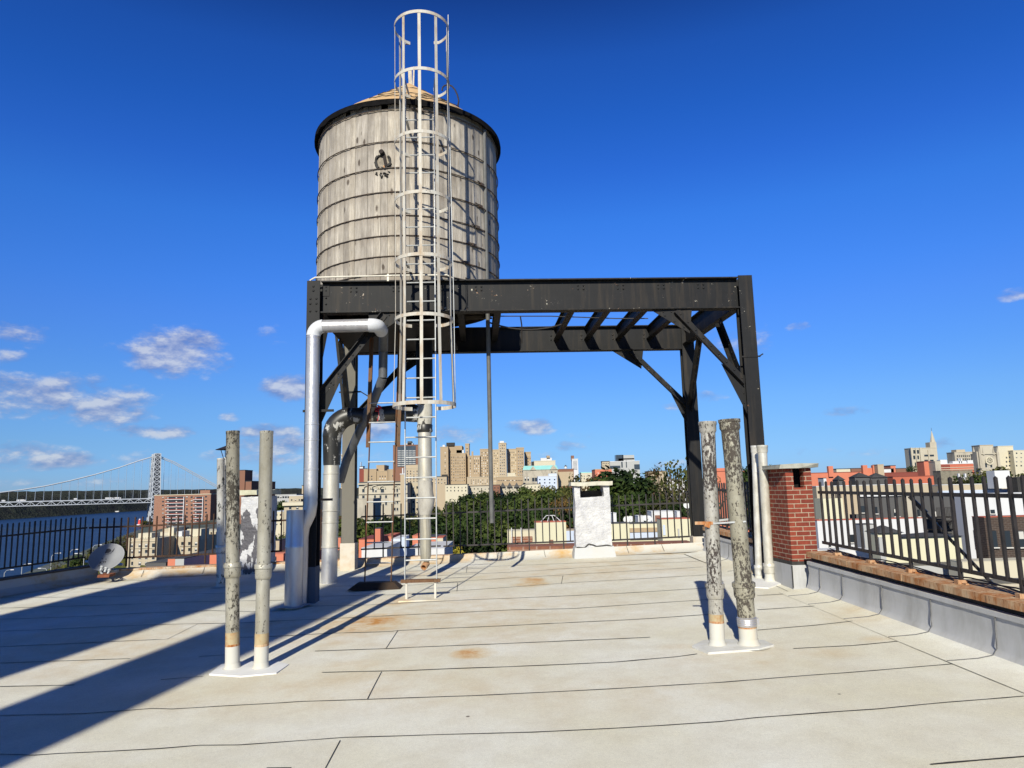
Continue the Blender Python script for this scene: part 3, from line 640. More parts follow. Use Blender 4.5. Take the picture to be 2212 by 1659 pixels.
# pale conduit along the top of the front girder, and its clip
co = MB().tube([(xL - .06, FY(xL) - .10, ZT - .1), (xL - .055, FY(xL) - .1, ZT + .01), (xL + .02, FY(xL) - .1, ZT + .05), (xL + .3, FY(xL) - .09, ZT + .055), (-1.8, FY(-1.8) - .09, ZT + .075), (-1.0, FY(-1) - .09, ZT + .075), (-.9, FY(-1), ZT + .04)], .014, 8)
tag(co.build('conduit', plain('cream_conduit', (.62, .58, .48), .5), None, True), 'thin cream conduit running along the top of the front girder', 'conduit')
tag(MB().bar((-1.93, FY(-1.9) - .10, ZT - .02), (-1.93, FY(-1.9) - .10, ZT + .1), .03, .012).bar((-1.98, FY(-1.9) - .105, ZT + .06), (-1.86, FY(-1.9) - .105, ZT + .07), .02, .012).build('beam_clip', plain('cream_conduit', (.6, .57, .5))), 'small cream clip holding the conduit above the girder', 'clip')
def sag(p0, p1, s, n=14): 
    p0 = Vector(p0); p1 = Vector(p1); return [p0.lerp(p1, k / n) - Vector((0, 0, s * 4 * (k / n) * (1 - k / n))) for k in range(n + 1)]
wire = MB().tube(sag(at(1058, 697, 13.2), at(1215, 700, 13.4), .12), .016, 6).tube([at(1055, 683, 12.6), at(1190, 683, 12.8), at(1330, 688, 12.9), at(1400, 688, 12.9)], .010, 6).tube([at(1124, 683, 12.7), at(1127, 702, 12.8), at(1127, 742, 12.9)], .012, 6)
tag(wire.build('hanging_cable', M_iron, None, True), 'black cable sagging under the joists of the steel frame', 'cable')
# ------------------------------------------------------------------ caged ladder
M_gal = plain('galvanised_steel', (.36, .37, .365), .5, .25, .18, 12); M_cage = streaked('cage_cream_grey', (.47, .455, .40), (.30, .19, .09), .9, 6, .4, .6)
lx = -1.40; LYt = 10.66; lad = thing('caged_ladder', (lx, LYt, 0), 'tall pale galvanised ladder with a hooped safety cage rising to the tank roof', 'ladder')
lean = lambda z: lx + .028 * (z / 9.0)
zt_ = Z(878, 192, 10.9) + .0; LW = .232
for s in (-1, 1):
    MB().bar((lean(.32) + s * LW, LYt, .33), (lean(8) + s * LW, LYt, 8.0), .012, .055, (0, 1, 0)).build('rail', M_gal, lad)
z = .60
while z < 7.7:
    MB().tube([(lean(z) - LW, LYt, z), (lean(z) + LW, LYt, z)], .0115, 8).build('rung', M_gal, lad, True); z += .3
hzs = [Z(910, py, LYt - .78) for py in (24, 147, 283, 413, 548, 677)]
cc = lambda z: Vector((lean(z) + .125 - .0055 * z, LYt - .34, z)); hr = .425
angs = [-118, -76, -34, 2, 38, 78, 116]
def hoopc(z, r, hh=.05):
    c_ = cc(z); c_.y = LYt - math.sqrt(max(r * r - LW * LW, .01)); m = MB(); a0 = math.atan2(LW, math.sqrt(r * r - LW * LW)); N = 36; pr = None
    for k in range(N + 1):
        a = -PI + a0 + (2 * PI - 2 * a0) * k / N; d = Vector((math.sin(a), -math.cos(a), 0)); q = [c_ + d * r + Vector((0, 0, -hh / 2)), c_ + d * (r + .006) + Vector((0, 0, -hh / 2)), c_ + d * (r + .006) + Vector((0, 0, hh / 2)), c_ + d * r + Vector((0, 0, hh / 2))]
        i0 = len(m.v); m.v += q
        if pr is not None:
            for j in range(4): m.f.append((pr + j, i0 + j, i0 + (j + 1) % 4, pr + (j + 1) % 4)); m.m.append(0)
        pr = i0
    for s in (-1, 1):
        e_ = c_ + Vector((s * math.sin(PI - a0) * r, -math.cos(PI - a0) * r, 0)); m.bar(e_, (lean(z) + s * LW, LYt, z), .006, hh)
    return m.build('cage_hoop', M_cage, lad)
for z in hzs: hh_ = hoopc(z, hr)
zl = Z(915, 868, LYt - .85); hoopc(zl, .455, .055)
for a in angs:
    a = math.radians(a); m = MB()
    P_ = []
    for z, r in ((hzs[0] + .02, hr), (hzs[-1], hr), (zl - .02, .455)):
        c_ = cc(z); c_.y = LYt - math.sqrt(r * r - LW * LW); P_.append(c_ + Vector((math.sin(a), -math.cos(a), 0)) * (r - .004))
    w2 = Vector((math.cos(a), math.sin(a), 0))
    for p, q in zip(P_[:-1], P_[1:]): m.bar(p, q, .045, .006, Vector((math.sin(a), -math.cos(a), 0)))
    m.build('cage_bar', M_cage, lad)
for s in (-1, 1):
    MB().bar((lean(8) + s * LW, LYt, 7.98), (lean(8) + s * (LW + .01), LYt, 8.2), .02, .05, (0, 1, 0)).bar((lean(8) + s * (LW + .01), LYt, 8.19), (lean(8) + s * (LW + .01), LYt + .45, 8.21), .02, .04).build('top_bracket', M_gal, lad)
    for z in (5.15, 7.55): MB().bar((lean(z) + s * LW, LYt, z), (lean(z) + s * LW, 11.2, z), .04, .008).build('standoff', M_gal, lad)
# foot stand: rusty angle on two short legs
zs = zr(lx, LYt) + .27
MB().box(lx - .29, lx + .29, LYt - .04, LYt + .05, zs, zs + .014).box(lx - .29, lx + .29, LYt - .04, LYt - .03, zs - .03, zs).build('foot_angle', rusty('ladder_foot_rust', (.12, .06, .03), (.16, .10, .06)), lad)
for s in (-1, 1): MB().bar((lx + s * .21, LYt, zr(lx, LYt) - .01), (lx + s * .21, LYt, zs), .03, .03).build('stand_leg', plain('cream_steel', (.5, .47, .4), .6), lad)
MB().box(lx - .3, lx + .34, LYt - .18, LYt + .2, zr(lx, LYt) - .012, zr(lx, LYt) + .010).build('foot_pad', M_roof, lad)
MB().tube([at(968, 32, LYt - .4), at(969, 200, LYt - .4), at(980, 640, LYt - .4), at(984, 880, LYt - .4)], .006, 6).build('lightning_cable', M_gal, lad, True)
for txt, px, py, yy, sz in (('3', 918, 408, 0, .055), ('L', 926, 409, 0, .055)):
    cu = bpy.data.curves.new('mark', 'FONT'); cu.body = txt; cu.size = sz; cu.extrude = .001; to = bpy.data.objects.new('mark', cu); col.objects.link(to)
    p = at(px, py, LYt - .80); to.rotation_euler = (PI / 2, 0, 0); dg = bpy.context.evaluated_depsgraph_get(); me = bpy.data.meshes.new_from_object(to.evaluated_get(dg)); bpy.data.objects.remove(to)
    me.materials.append(M_iron); mo = bpy.data.objects.new('painted_mark', me); col.objects.link(mo); mo.parent = lad; mo.location = p - WL[lad]; mo.rotation_euler = (PI / 2, 0, 0)
# ------------------------------------------------------------------ rusty service ladder
M_rl = rusty('ladder_rust', (.17, .065, .022), (.10, .075, .05), .85, .4, .62)
l2 = thing('service_ladder', (-2.26, 11.9, 0), 'narrow rust brown ladder under the tank standing on a tarred block', 'ladder')
def l2x(s, z): return -2.48 + .02 * z + (s * (.43 + .004 * z))
for s in (0, 1):
    MB().bar((l2x(s, .1), 11.9, .12), (l2x(s, 4.4), 12.1, 4.45), .013, .055, (0, 1, 0)).build('rail', M_rl, l2)
    MB().bar((l2x(s, 2.4) + (.04 if s else -.03), 12.02, 2.35), (l2x(s, 4.4) + (.04 if s else -.03), 12.12, 4.4), .07, .012, (0, 1, 0)).build('splice_angle', M_rl, l2)
z = .45
while z < 3.2: MB().tube([(l2x(0, z), 11.92, z), (l2x(1, z), 11.92, z)], .011, 8).build('rung', M_gal, l2, True); z += .33
bz = zr(-2.26, 11.85)
MB().add([(-2.72, 11.68, bz), (-1.86, 11.68, bz), (-1.86, 12.05, bz), (-2.72, 12.05, bz), (-2.58, 11.78, bz + .10), (-1.98, 11.78, bz + .10), (-1.98, 11.98, bz + .10), (-2.58, 11.98, bz + .10)], [(0, 1, 5, 4), (1, 2, 6, 5), (2, 3, 7, 6), (3, 0, 4, 7), (4, 5, 6, 7)]).build('base_block', rusty('tarred_block', (.05, .03, .018), (.028, .025, .022)), l2)
# ------------------------------------------------------------------ pipes
def alumat(name, c=(.56, .56, .55), rough=.3, warm=0):
    m, nt, b = newmat(name); g = geo(nt); n = noi(nt, mapping(nt, g, (1, 1, .3)), 6, 5, .65); n2 = noi(nt, g, 30, 4, .6)
    lk(nt, mixc(nt, ramp(nt, n, [(.35, 0), (.75, 1)]), c, (c[0] * .72, c[1] * .68, c[2] * .58 if warm else c[2] * .7)), b.inputs['Base Color'])
    b.inputs['Metallic'].default_value = .62 if not warm else .45; lk(nt, ramp(nt, n2, [(.3, rough), (.7, rough + .16)]), b.inputs['Roughness'])
    bump(nt, b, math_(nt, 'ADD', n, math_(nt, 'MULTIPLY', n2, .2)), .25, .01); return m
M_alu = alumat('bright_aluminium_jacket'); M_alud = alumat('weathered_aluminium_jacket', (.52, .50, .44), .42, 1); M_pvc = plain('white_pvc_cover', (.53, .54, .55), .45, 0, .05, 4)
M_tar = peel('torn_tar_wrap', .105, (.022, .021, .018), (.40, .39, .36), 6, 0, 4.0); _mats['torn_tar_wrap'] = M_tar; M_white = streaked('white_roof_coat', (.48, .475, .43), (.52, .42, .26), .5, 6, .4, .85)
M_band = streaked('ochre_stain_band', (.38, .315, .19), (.30, .13, .035), 1.1, 11, .8, .8)
M_alush = alumat('shade_toned_jacket', (.17, .18, .19), .45)  # darkened jacket colour stands for the shade under the tank
def arc(c, r, a0, a1, e1, e2, n=7): return [Vector(c) + Vector(e1) * r * math.cos(a0 + (a1 - a0) * k / n) + Vector(e2) * r * math.sin(a0 + (a1 - a0) * k / n) for k in range(n + 1)]
# front insulated pipe
sY = 10.69; sx_ = X(675, 850, sY); zt1 = Z(740, 704, sY); x2 = X(800, 702, sY)
sp_ = thing('insulated_pipe', (sx_, sY, .2), 'shiny aluminium jacketed pipe with white elbows running up the front left column', 'pipe')
zk = Z(672, 1090, sY)
for a, b_ in ((zk, 1.98), (1.98, 2.42), (2.42, 2.66), (2.66, zt1 - .15)):
    MB().tube([(sx_, sY, a), (sx_, sY, b_)], [.1, .1], 28).lathe((sx_, sY, b_ - .035), [(.1, 0), (.104, .004), (.104, .03), (.1, .034)], 28).build('pipe_jacket', M_alu, sp_, True)
MB().tube(arc((sx_ + .15, sY, zt1 - .15), .15, PI, PI / 2, (1, 0, 0), (0, 0, 1), 10), .106, 28).build('elbow_cover', M_pvc, sp_, True)
MB().tube([(sx_ + .15, sY, zt1), (x2 - .02, sY, zt1)], .1, 28).build('pipe_jacket', M_alu, sp_, True)
MB().tube([(x2 - .02, sY, zt1)] + arc((x2 - .01, sY + .115, zt1), .115, -PI / 2, 0, (1, 0, 0), (0, 1, 0), 8) + [(x2 + .11, sY + .32, zt1 - .02)], .106, 28).build('elbow_cover', M_pvc, sp_, True)
q = [at(672, 1090, sY), at(668, 1110, sY), at(655, 1138, sY), at(652, 1160, sY + .02)]; q[0].x = sx_
MB().tube([q[0] + Vector((0, 0, .02)), q[0], q[1], q[2], q[3], Vector((q[3].x, sY + .02, .7)), Vector((q[3].x - .01, sY + .02, .02))], .098, 24).build('lower_pipe', M_alu, sp_, True, 25)
for z in (Z(675, 886, sY), Z(675, 1080, sY)):
    MB().box(sx_ - .17, sx_ + .30, sY + .085, sY + .115, z - .018, z + .018).build('strut_clamp', M_st, sp_)
# inner run of the same system: drops, kinks and passes behind the riser
ix = thing('insulated_pipe', at(805, 900, 12.2), 'aluminium pipe coloured dark for shade, slanting down behind the tarred riser under the tank', 'pipe')
IP = [at(829, 706, 11.35), at(828, 755, 12.1), at(827, 815, 12.2), at(805, 872, 12.45), at(771, 943, 13.0), at(748, 995, 13.3), at(735, 1040, 13.45)]
for a, b_ in zip(IP[:-1], IP[1:]):
    MB().tube([a, b_], .078, 20).build('pipe_jacket', M_alush, ix, True)
# jacketed stub beside it
cx_ = X(636, 1200, 10.58); cy_ = 10.58; z0 = zr(cx_, cy_); z1 = Z(636, 1102, 10.58)
cp_ = thing('jacketed_stub_pipe', (cx_, cy_, z0), 'wide open-topped aluminium sleeve pipe standing at the foot of the front left column', 'pipe')
zm = Z(636, 1183, 10.6)
MB().lathe((cx_, cy_, 0), [(.128, z0 - .02), (.128, zm)], 28).build('lower_sleeve', M_alu, cp_, True)
MB().lathe((cx_, cy_, 0), [(.131, zm - .01), (.134, zm + .03), (.128, zm + .04), (.125, z1), (.117, z1), (.117, z1 - .5), (0, z1 - .5)], 28).build('upper_sleeve', M_alu, cp_, True)
fl = MB(); rr = random.Random(5)
fl.add([Vector((cx_, cy_, z0 + .03))] + [Vector((cx_ + math.cos(k / 16 * 2 * PI) * (.24 + rr.uniform(-.04, .05)), cy_ + math.sin(k / 16 * 2 * PI) * (.22 + rr.uniform(-.04, .05)), z0 + .012 + rr.uniform(0, .02))) for k in range(16)], [(0, k + 1, (k + 1) % 16 + 1) for k in range(16)])
fl.build('torn_flashing', M_flash, cp_)
# tank risers
rY = 12.75
def seg(root, name, pts, r, mat, n=26, smooth=True, ang=40): return MB().tube(pts, r, n).build(name, mat, root, smooth, ang)
rx_ = X(713, 1100, rY); rt = thing('riser_pipe', (rx_, rY, 0), 'fat weathered aluminium riser with a black tarred elbow, joining the hanging pipe under the tank', 'pipe')
zlow = zr(rx_, rY) - .03
zz = [zlow, Z(713, 1183, rY), Z(713, 1130, rY), Z(713, 1105, rY), Z(713, 1025, rY), Z(713, 990, rY)]
for i, (a, b_) in enumerate(zip(zz[:-1], zz[1:])):
    lx_ = .0 + .012 * i
    MB().tube([(rx_ + .004 * i, rY, a), (rx_ + .004 * (i + 1), rY, b_)], .138 + .002 * (i % 2), 28).lathe((rx_ + .004 * i, rY, a), [(.141, 0), (.147, .006), (.147, .02), (.141, .026)], 28).build('pipe_jacket', M_alud if i else M_alu, rt, True)
hzz = Z(800, 897, rY); x1_ = X(905, 892, rY)
seg(rt, 'tar_wrap', [(rx_ + .02, rY, zz[-1] - .12), (rx_ + .02, rY, hzz - .38)] + arc((rx_ + .40, rY, hzz - .38), .38, PI, PI / 2, (1, 0, 0), (0, 0, 1), 9) + [(rx_ + .6, rY, hzz - .01)], [.150, .165, .17, .17, .175, .18, .18, .178, .175, .17, .165, .15, .145], M_tar)
seg(rt, 'pipe_jacket', [(rx_ + .55, rY, hzz - .01), (x1_ - .5, rY, hzz + .03)], .135, M_alud)
seg(rt, 'tar_wrap', [(rx_ + .78, rY, hzz - .0), (rx_ + .9, rY, hzz), (x1_ - .28, rY, hzz + .03), (x1_ - .1, rY, hzz + .02), (x1_, rY, hzz)], [.15, .155, .158, .165, .15], M_tar)
rb_ = MB(); rr = random.Random(8); p0 = at(817, 883, rY - .17)
for k in range(9):
    a = rr.uniform(0, 2 * PI); rb_.tube([p0 + Vector((math.cos(a) * .02, -.01, math.sin(a) * .02)), p0 + Vector((math.cos(a) * .07, -.03 - rr.random() * .03, math.sin(a) * .06)), p0 + Vector((math.cos(a + .9) * .05, -.02, math.sin(a + .9) * .05))], .007, 5)
rb_.tube([p0, p0 + Vector((.02, -.02, -.12)), p0 + Vector((-.01, -.01, -.22))], .006, 5)
tag(rb_.build('red_ribbon', plain('red_plastic', (.55, .03, .04), .5)), 'knotted scrap of red plastic tape on the tarred pipe', 'ribbon')
dx_ = X(918, 1000, rY)
dr = thing('drop_pipe', (dx_, rY, .4), 'thick central pipe hanging below the tank, torn canvas wrap, rusty open end', 'pipe')
zs_ = lambda py: Z(918, py, rY)
seg(dr, 'tar_wrap', [(dx_, rY, 4.9), (dx_, rY, zs_(700)), (dx_, rY, zs_(860)), (dx_, rY, zs_(872))], [.15, .15, .152, .14], M_st)
seg(dr, 'canvas_wrap', [(dx_, rY, zs_(z_)) for z_ in (868, 880, 900, 918)], [.13, .142, .14, .13], peel('torn_white_canvas', .12, (.46, .45, .41), (.03, .028, .025), 10, 0, 2.0))
seg(dr, 'tar_band', [(dx_, rY, zs_(z_)) for z_ in (917, 919, 926, 931, 934)], [.132, .142, .138, .144, .132], M_tar)
seg(dr, 'pipe_jacket', [(dx_, rY, zs_(933)), (dx_, rY, zs_(1040))], [.122, .126], M_alud)
seg(dr, 'canvas_bulge', [(dx_, rY, zs_(1038)), (dx_ - .002, rY, zs_(1042)), (dx_ + .008, rY, zs_(1065)), (dx_ + .02, rY, zs_(1080)), (dx_ + .01, rY, zs_(1092)), (dx_, rY, zs_(1104)), (dx_, rY, zs_(1112))], [.128, .124, .135, .15, .142, .118, .106], streaked('grey_canvas', (.40, .38, .33), (.17, .15, .13), .8, 7, .4, .9))
seg(dr, 'canvas_sleeve', [(dx_, rY, zs_(1108)), (dx_ - .003, rY, zs_(1120)), (dx_ + .004, rY, zs_(1150)), (dx_, rY, zs_(1180)), (dx_ + .002, rY, zs_(1200)), (dx_ - .005, rY, zs_(1212))], [.102, .098, .102, .10, .096, .075], alumat('crumpled_foil_wrap', (.42, .40, .34), .5, 1), 14, True, 25)
pz = Vector((dx_ - .01, rY - .04, zs_(1222)))
MB().lathe(pz + Vector((.0, -.0, 0)), [(.03, .1), (.058, .09), (.058, -.05), (.044, -.05), (.044, .05), (0, .05)], 18, lean=(.25, .75, .35)).build('open_end', M_rust, dr, True)
# overflow pipe hanging in front of the tank side
oY = 11.98; ox = X(1052, 600, oY); op = thing('overflow_pipe', (ox, oY, 1), 'long thin grey overflow pipe hanging from the tank wall down through the frame', 'pipe')
M_gp = plain('dark_grey_pipe', (.10, .10, .095), .6, 0, .25, 6)
zt3 = Z(1050, 283, oY)
MB().tube([(ox, oY, Z(1053, 1130, oY)), (ox, oY, zt3)], .036, 16).build('pipe', M_gp, op, True)
MB().tube([(ox, oY, zt3 - .02), (ox, oY, zt3 + .02), (ox - .03, oY + .02, zt3 + .05), (ox - .12, oY + .1, zt3 + .05), (ox - .2, oY + .25, zt3 + .04)], .043, 14).build('elbow', M_gp, op, True)
# ------------------------------------------------------------------ vent pipes
def vent(px, py, topx, topy, r, mat, label, group, hubs, whitepx=None, bandpx=None, collar=None, flare=False, Y=None):
    b0 = gnd(px, py); Y = b0.y; r0 = zr(b0.x, Y); tp = at(topx, topy, Y); ax = (tp - b0)
    def pz(py_):
        for k in range(3): pass
        lo, hi = 0.0, 1.0
        for _ in range(30):
            m_ = (lo + hi) / 2; P_ = b0 + ax * m_; v = P_ - CAM; yy = 829.5 - F * v.dot(upv) / v.dot(fwd)
            if yy > py_: lo = m_
            else: hi = m_
        return (lo + hi) / 2
    t = thing('vent_pipe', (b0.x, b0.y, r0), label, 'vent pipe', group)
    L = ax.length; axn = ax.normalized(); P = lambda f_: b0 + ax * f_
    hs = [pz(h) for h in hubs]; start = 0
    fl_ = MB().lathe(b0, [(r * 2.4, -.0), (r * 1.8, .006), (r * 1.3, .016), (r * 1.1, .04), (r * 1.06, .07)], 26); fl_.build('boot', M_white, t, True)
    if whitepx:
        wf = pz(whitepx); MB().tube([b0 - axn * .05, P(wf)], r * 1.04, 26).build('coated_base', M_white, t, True); start = wf
        if bandpx:
            bf = pz(bandpx); sb_ = MB().tube([P(wf), P(bf)], r * 1.025, 26).build('stained_band', M_band, t, True); start = bf
            MB().lathe(P(wf), [(r * 1.03, 0), (r * 1.045, .004), (r * 1.04, .016), (r * 1.02, .022)], 26, lean=axn).build('rust_ring', M_rust, sb_, True)
    cuts = [start] + hs + [1.0]
    for i in range(len(cuts) - 1):
        last = i == len(cuts) - 2
        a = P(cuts[i]); b_ = P(cuts[i + 1]); LL = (b_ - a).length
        if last:
            pr = [(r, 0), (r, LL - (.13 if flare else .03))] + ([(r * 1.1, LL - .11), (r * 1.22, LL - .09), (r * 1.22, LL - .035), (r * 1.3, LL - .03), (r * 1.3, LL), (r * 1.08, LL), (r * 1.0, LL - .4), (0, LL - .4)] if flare else [(r * 1.03, LL - .028), (r * 1.03, LL), (r * .88, LL), (r * .88, LL - .4), (0, LL - .4)])
            MB().lathe(a, pr, 28, lean=axn).build('pipe_barrel', mat, t, True, 50)
        else:
            MB().tube([a, b_], r, 28).build('pipe_barrel', mat, t, True)
    for h in hs:
        MB().lathe(P(h), [(r * .98, -.05), (r * 1.12, -.045), (r * 1.2, -.02), (r * 1.2, .05), (r * 1.32, .056), (r * 1.32, .095), (r * 1.2, .102), (r * 1.0, .1)], 28, lean=axn).build('hub', mat, t, True, 50)
    if collar:
        c0 = pz(collar[0]); c1 = pz(collar[1]); LL = (c1 - c0) * L
        MB().lathe(P(c0), [(r, 0), (r * 1.1, 0)] + [(r * (1.1 + .035 * (k % 2)), LL * (k + 1) / 9) for k in range(8)] + [(r, LL)], 28, lean=axn).bar(P((c0 + c1) / 2) + Vector((r * 1.1, -.02, -.03)), P((c0 + c1) / 2) + Vector((r * 1.1, -.02, .03)), .03, .03).build('band_coupling', M_alu, t, True, 20)
    return t, b0
pg = 'pairs of silver painted vent pipes'
vent(502, 1446, 503, 931, .066, peel('flaking_silver_left', .150, (.36, .345, .29), (.05, .043, .032), 42, seed=1.0), 'left pipe of the nearer left pair, heavily flaked, wide rust ring near its base', pg, (1237,), 1395, 1365)
vent(564, 1445, 576, 931, .066, peel('flaking_silver_smooth', .085, (.39, .38, .33), (.05, .042, .032), 32, seed=5.0), 'right pipe of the nearer left pair, smoother silver paint, dark crack near the top', pg, (1240,), 1395, 1367)
vent(1550, 1396, 1528, 911, .070, peel('flaking_silver_blotched', .145, (.41, .40, .37), (.045, .035, .03), 44, seed=9.0), 'thinner of the two tall blotchy pipes strapped together at the right', pg, (1282,), 1345, 1326, flare=True)
vent(1618, 1395, 1575, 906, .084, peel('flaking_silver_mottled', .152, (.35, .335, .27), (.055, .045, .035), 46, seed=13.0), 'thicker of two tall blotchy pipes at the right, ribbed metal coupling low down', pg, (1280,), 1356, 1352, (1352, 1332), flare=True)
vent(1640, 1250, 1631, 963, .052, peel('pale_silver', -.06, (.62, .62, .60), seed=17.0), 'slimmer silver vent pipe half hidden behind its twin by the brick chimney', pg, (1236,), 1236, flare=True)
vent(1663, 1257, 1646, 962, .064, peel('pale_silver_used', -.01, (.56, .55, .50), seed=21.0), 'smooth silver vent pipe next to the brick chimney', pg, (1232,), 1232, flare=True)
vent(476, 1268, 477, 990, .066, peel('white_black_peel', .11, (.62, .62, .60), (.02, .018, .016), 16, seed=25.0), 'short white and black peeling vent pipe behind the left pair', pg, (1190,))
t, b0 = vent(490, 1262, 490, 988, .06, peel('white_black_peel', .11), 'vent pipe with a small conical rain cap behind the left pair', pg, (1190,))
tp = at(488, 988, b0.y); cm = MB().lathe(tp, [(.0, .22), (.19, .145), (.185, .14), (.0, .2)], 18)
for k in range(3): cm.bar(tp + Vector((.055 * math.cos(k * 2.1), .055 * math.sin(k * 2.1), -.01)), tp + Vector((.13 * math.cos(k * 2.1), .13 * math.sin(k * 2.1), .165)), .012, .006)
cm.build('rain_cap', M_iron, t)
# flashing sheets under the pairs
def sheet(pts, label, mat, z=.012):
    b_ = MB(); P_ = [gnd(*p) for p in pts]; n = len(P_); c_ = sum(P_, Vector()) / n
    for p in P_: p.z = zr(p.x, p.y) + z + .004
    c_.z = zr(c_.x, c_.y) + z + .008
    b_.add([c_] + P_ + [p - Vector((0, 0, .02)) for p in P_], [(0, 1 + k, 1 + (k + 1) % n) for k in range(n)] + [(1 + k, 1 + n + k, 1 + n + (k + 1) % n, 1 + (k + 1) % n) for k in range(n)])
    return tag(b_.build('flashing_sheet', mat), label, 'flashing')
M_wsh = streaked('fresh_white_flashing', (.66, .66, .64), (.60, .58, .52), .5, 4, 1, .7)
sheet([(452, 1459), (478, 1438), (520, 1432), (600, 1432), (624, 1438), (597, 1457), (520, 1464)], 'bright white flashing sheet around the left pair of vent pipes', M_wsh)
sheet([(1495, 1398), (1520, 1386), (1560, 1384), (1650, 1386), (1672, 1396), (1640, 1405), (1530, 1413)], 'silvery flashing sheet around the strapped right pair of vent pipes', streaked('silver_grey_sheet', (.56, .56, .53), (.42, .40, .34), .8, 5, 1, .8))
sheet([(1612, 1262), (1625, 1252), (1672, 1250), (1688, 1262), (1660, 1272), (1630, 1270)], 'pale flashing collar under the slim silver pipes', M_wsh)
# strap joining the right pair
pA = at(1534, 1130, 7.24); pB = at(1592, 1128, 7.19)
st_ = MB()
cA = Vector((pA.x + .025, 7.24, pA.z)); cB = Vector((pB.x + .0, 7.19, pB.z + .01))
st_.bar(cA + Vector((-.02, -.082, 0)), cB + Vector((.06, -.094, .0)), .006, .016).bar(cA + Vector((.07, .05, .02)), cB + Vector((-.02, .08, .02)), .006, .02)
sr = thing('pipe_strap', cA, 'thin metal strap tying the two right pipes together', 'strap')
st_.build('strap', M_gal, sr); MB().bar(cA + Vector((-.19, -.05, .006)), cA + Vector((-.02, -.08, .004)), .02, .03).bar(cA + Vector((-.1, -.08, -.0)), cA + Vector((-.05, -.08, -.02)), .03, .05).build('clamp_end', M_rust, sr)
# ------------------------------------------------------------------ chimneys
def chim_box(m, x0, x1, y0, y1, z0, z1, mi=0, sk=-.052): 
    return m.hexa([(x0, y0, z0), (x1, y0, z0), (x1 + sk * (y1 - y0), y1, z0), (x0 + sk * (y1 - y0), y1, z0), (x0, y0, z1), (x1, y0, z1), (x1 + sk * (y1 - y0), y1, z1), (x0 + sk * (y1 - y0), y1, z1)], mi)
# brick chimney at the right
M_bk = brickmat('red_chimney_brick', (.235, .052, .03), (.16, .036, .024), (.35, .28, .20), 1.0, .19, .062, .0055)
by0 = 9.93; bx0 = X(1709, 1150, by0) - .015; bx1 = bx0 + .355; by1 = by0 + .70; zc0 = zr(bx0, by0)
ztb = Z(1712, 1012, by0); bc = thing('brick_chimney', (bx0 + .2, by0 + .3, zc0), 'red brick chimney with a rough stone slab on top at the right parapet', 'chimney')
m = MB(); zo = ztb - .265
chim_box(m, bx0, bx1, by0, by1, zc0 + .36, zo); chim_box(m, bx0, bx0 + .105, by0, by1, zo, ztb); 
chim_box(m, bx0 + .25, bx1, by0, by0 + .12, zo, ztb); chim_box(m, bx0 + .25, bx1, by1 - .12, by1, zo, ztb)
m.build('brick_stack', M_bk, bc)
m = MB(); chim_box(m, bx0 + .106, bx1 - .01, by0 + .28, by0 + .5, zo - .03, ztb - .002); m.build('sooty_flue', plain('soot', (.008, .007, .006), 1), bc)
m = MB(); N = 10; rr = random.Random(4)
P_ = []
for (dz) in (0, .058):
    for (x, y) in ((bx0 - .1, by0 - .07), (bx0 + .16, by0 - .10), (bx1 + .07, by0 - .06), (bx1 + .05, by1 + .05), (bx0 + .1, by1 + .08), (bx0 - .14, by1 + .04)):
        P_.append((x + rr.uniform(-.02, .02), y + rr.uniform(-.02, .02), ztb + dz + rr.uniform(-.006, .012)))
m.add(P_, [tuple(range(5, -1, -1)), tuple(range(6, 12))] + [(k, (k + 1) % 6, (k + 1) % 6 + 6, k + 6) for k in range(6)])
M_slab = streaked('bluestone_slab', (.32, .32, .27), (.16, .15, .13), .8, 9, .25, .95)
m.build('cap_slab', M_slab, bc)
m = MB(); chim_box(m, bx0 - .02, bx1 + .02, by0 - .02, by1 + .02, zc0 - .05, zc0 + .315); m.build('base_flashing', M_flash, bc)
m = MB(); chim_box(m, bx0 - .012, bx1 + .012, by0 - .012, by1 + .012, zc0 + .315, zc0 + .362); m.build('counterflashing', M_darkslot, bc)
MB().bar((bx0 - .02, by0 - .024, zc0 + .31), (bx0 - .024, by0 - .026, zc0 + .02), .012, .012).build('lap_joint', M_seam, bc)
# white coated chimney at the rear
def whitemat(name, patch):
    m, nt, b = newmat(name); g = geo(nt); n = noi(nt, g, 5.5, 6, .62); n2 = noi(nt, mapping(nt, g, (1, 1, .45), (3, 0, 1)), 2.6, 5, .62); n3 = noi(nt, g, 20, 4, .6)
    c = mixc(nt, ramp(nt, n, [(.35, 0), (.7, 1)]), (.52, .52, .515), (.36, .36, .37))
    if patch: c = mixc(nt, ramp(nt, n2, [(.545, 0), (.56, 1)]), c, (.075, .072, .08))
    lk(nt, c, b.inputs['Base Color']); b.inputs['Roughness'].default_value = .6
    bump(nt, b, math_(nt, 'ADD', n, math_(nt, 'MULTIPLY', n3, .4)), .9, .05); return m
wy0 = 14.25; wx0 = X(1244, 1150, wy0); wx1 = X(1321, 1150, wy0); wz0 = zr(wx0, wy0); wzt = Z(1280, 1049, wy0)
wc = thing('white_chimney', ((wx0 + wx1) / 2, wy0 + .25, wz0), 'lumpy white coated chimney with a flat slab and see-through smoke slot, rear parapet', 'chimney')
M_wc = whitemat('lumpy_white_coat', False)
m = MB(); zs2 = wzt - .23
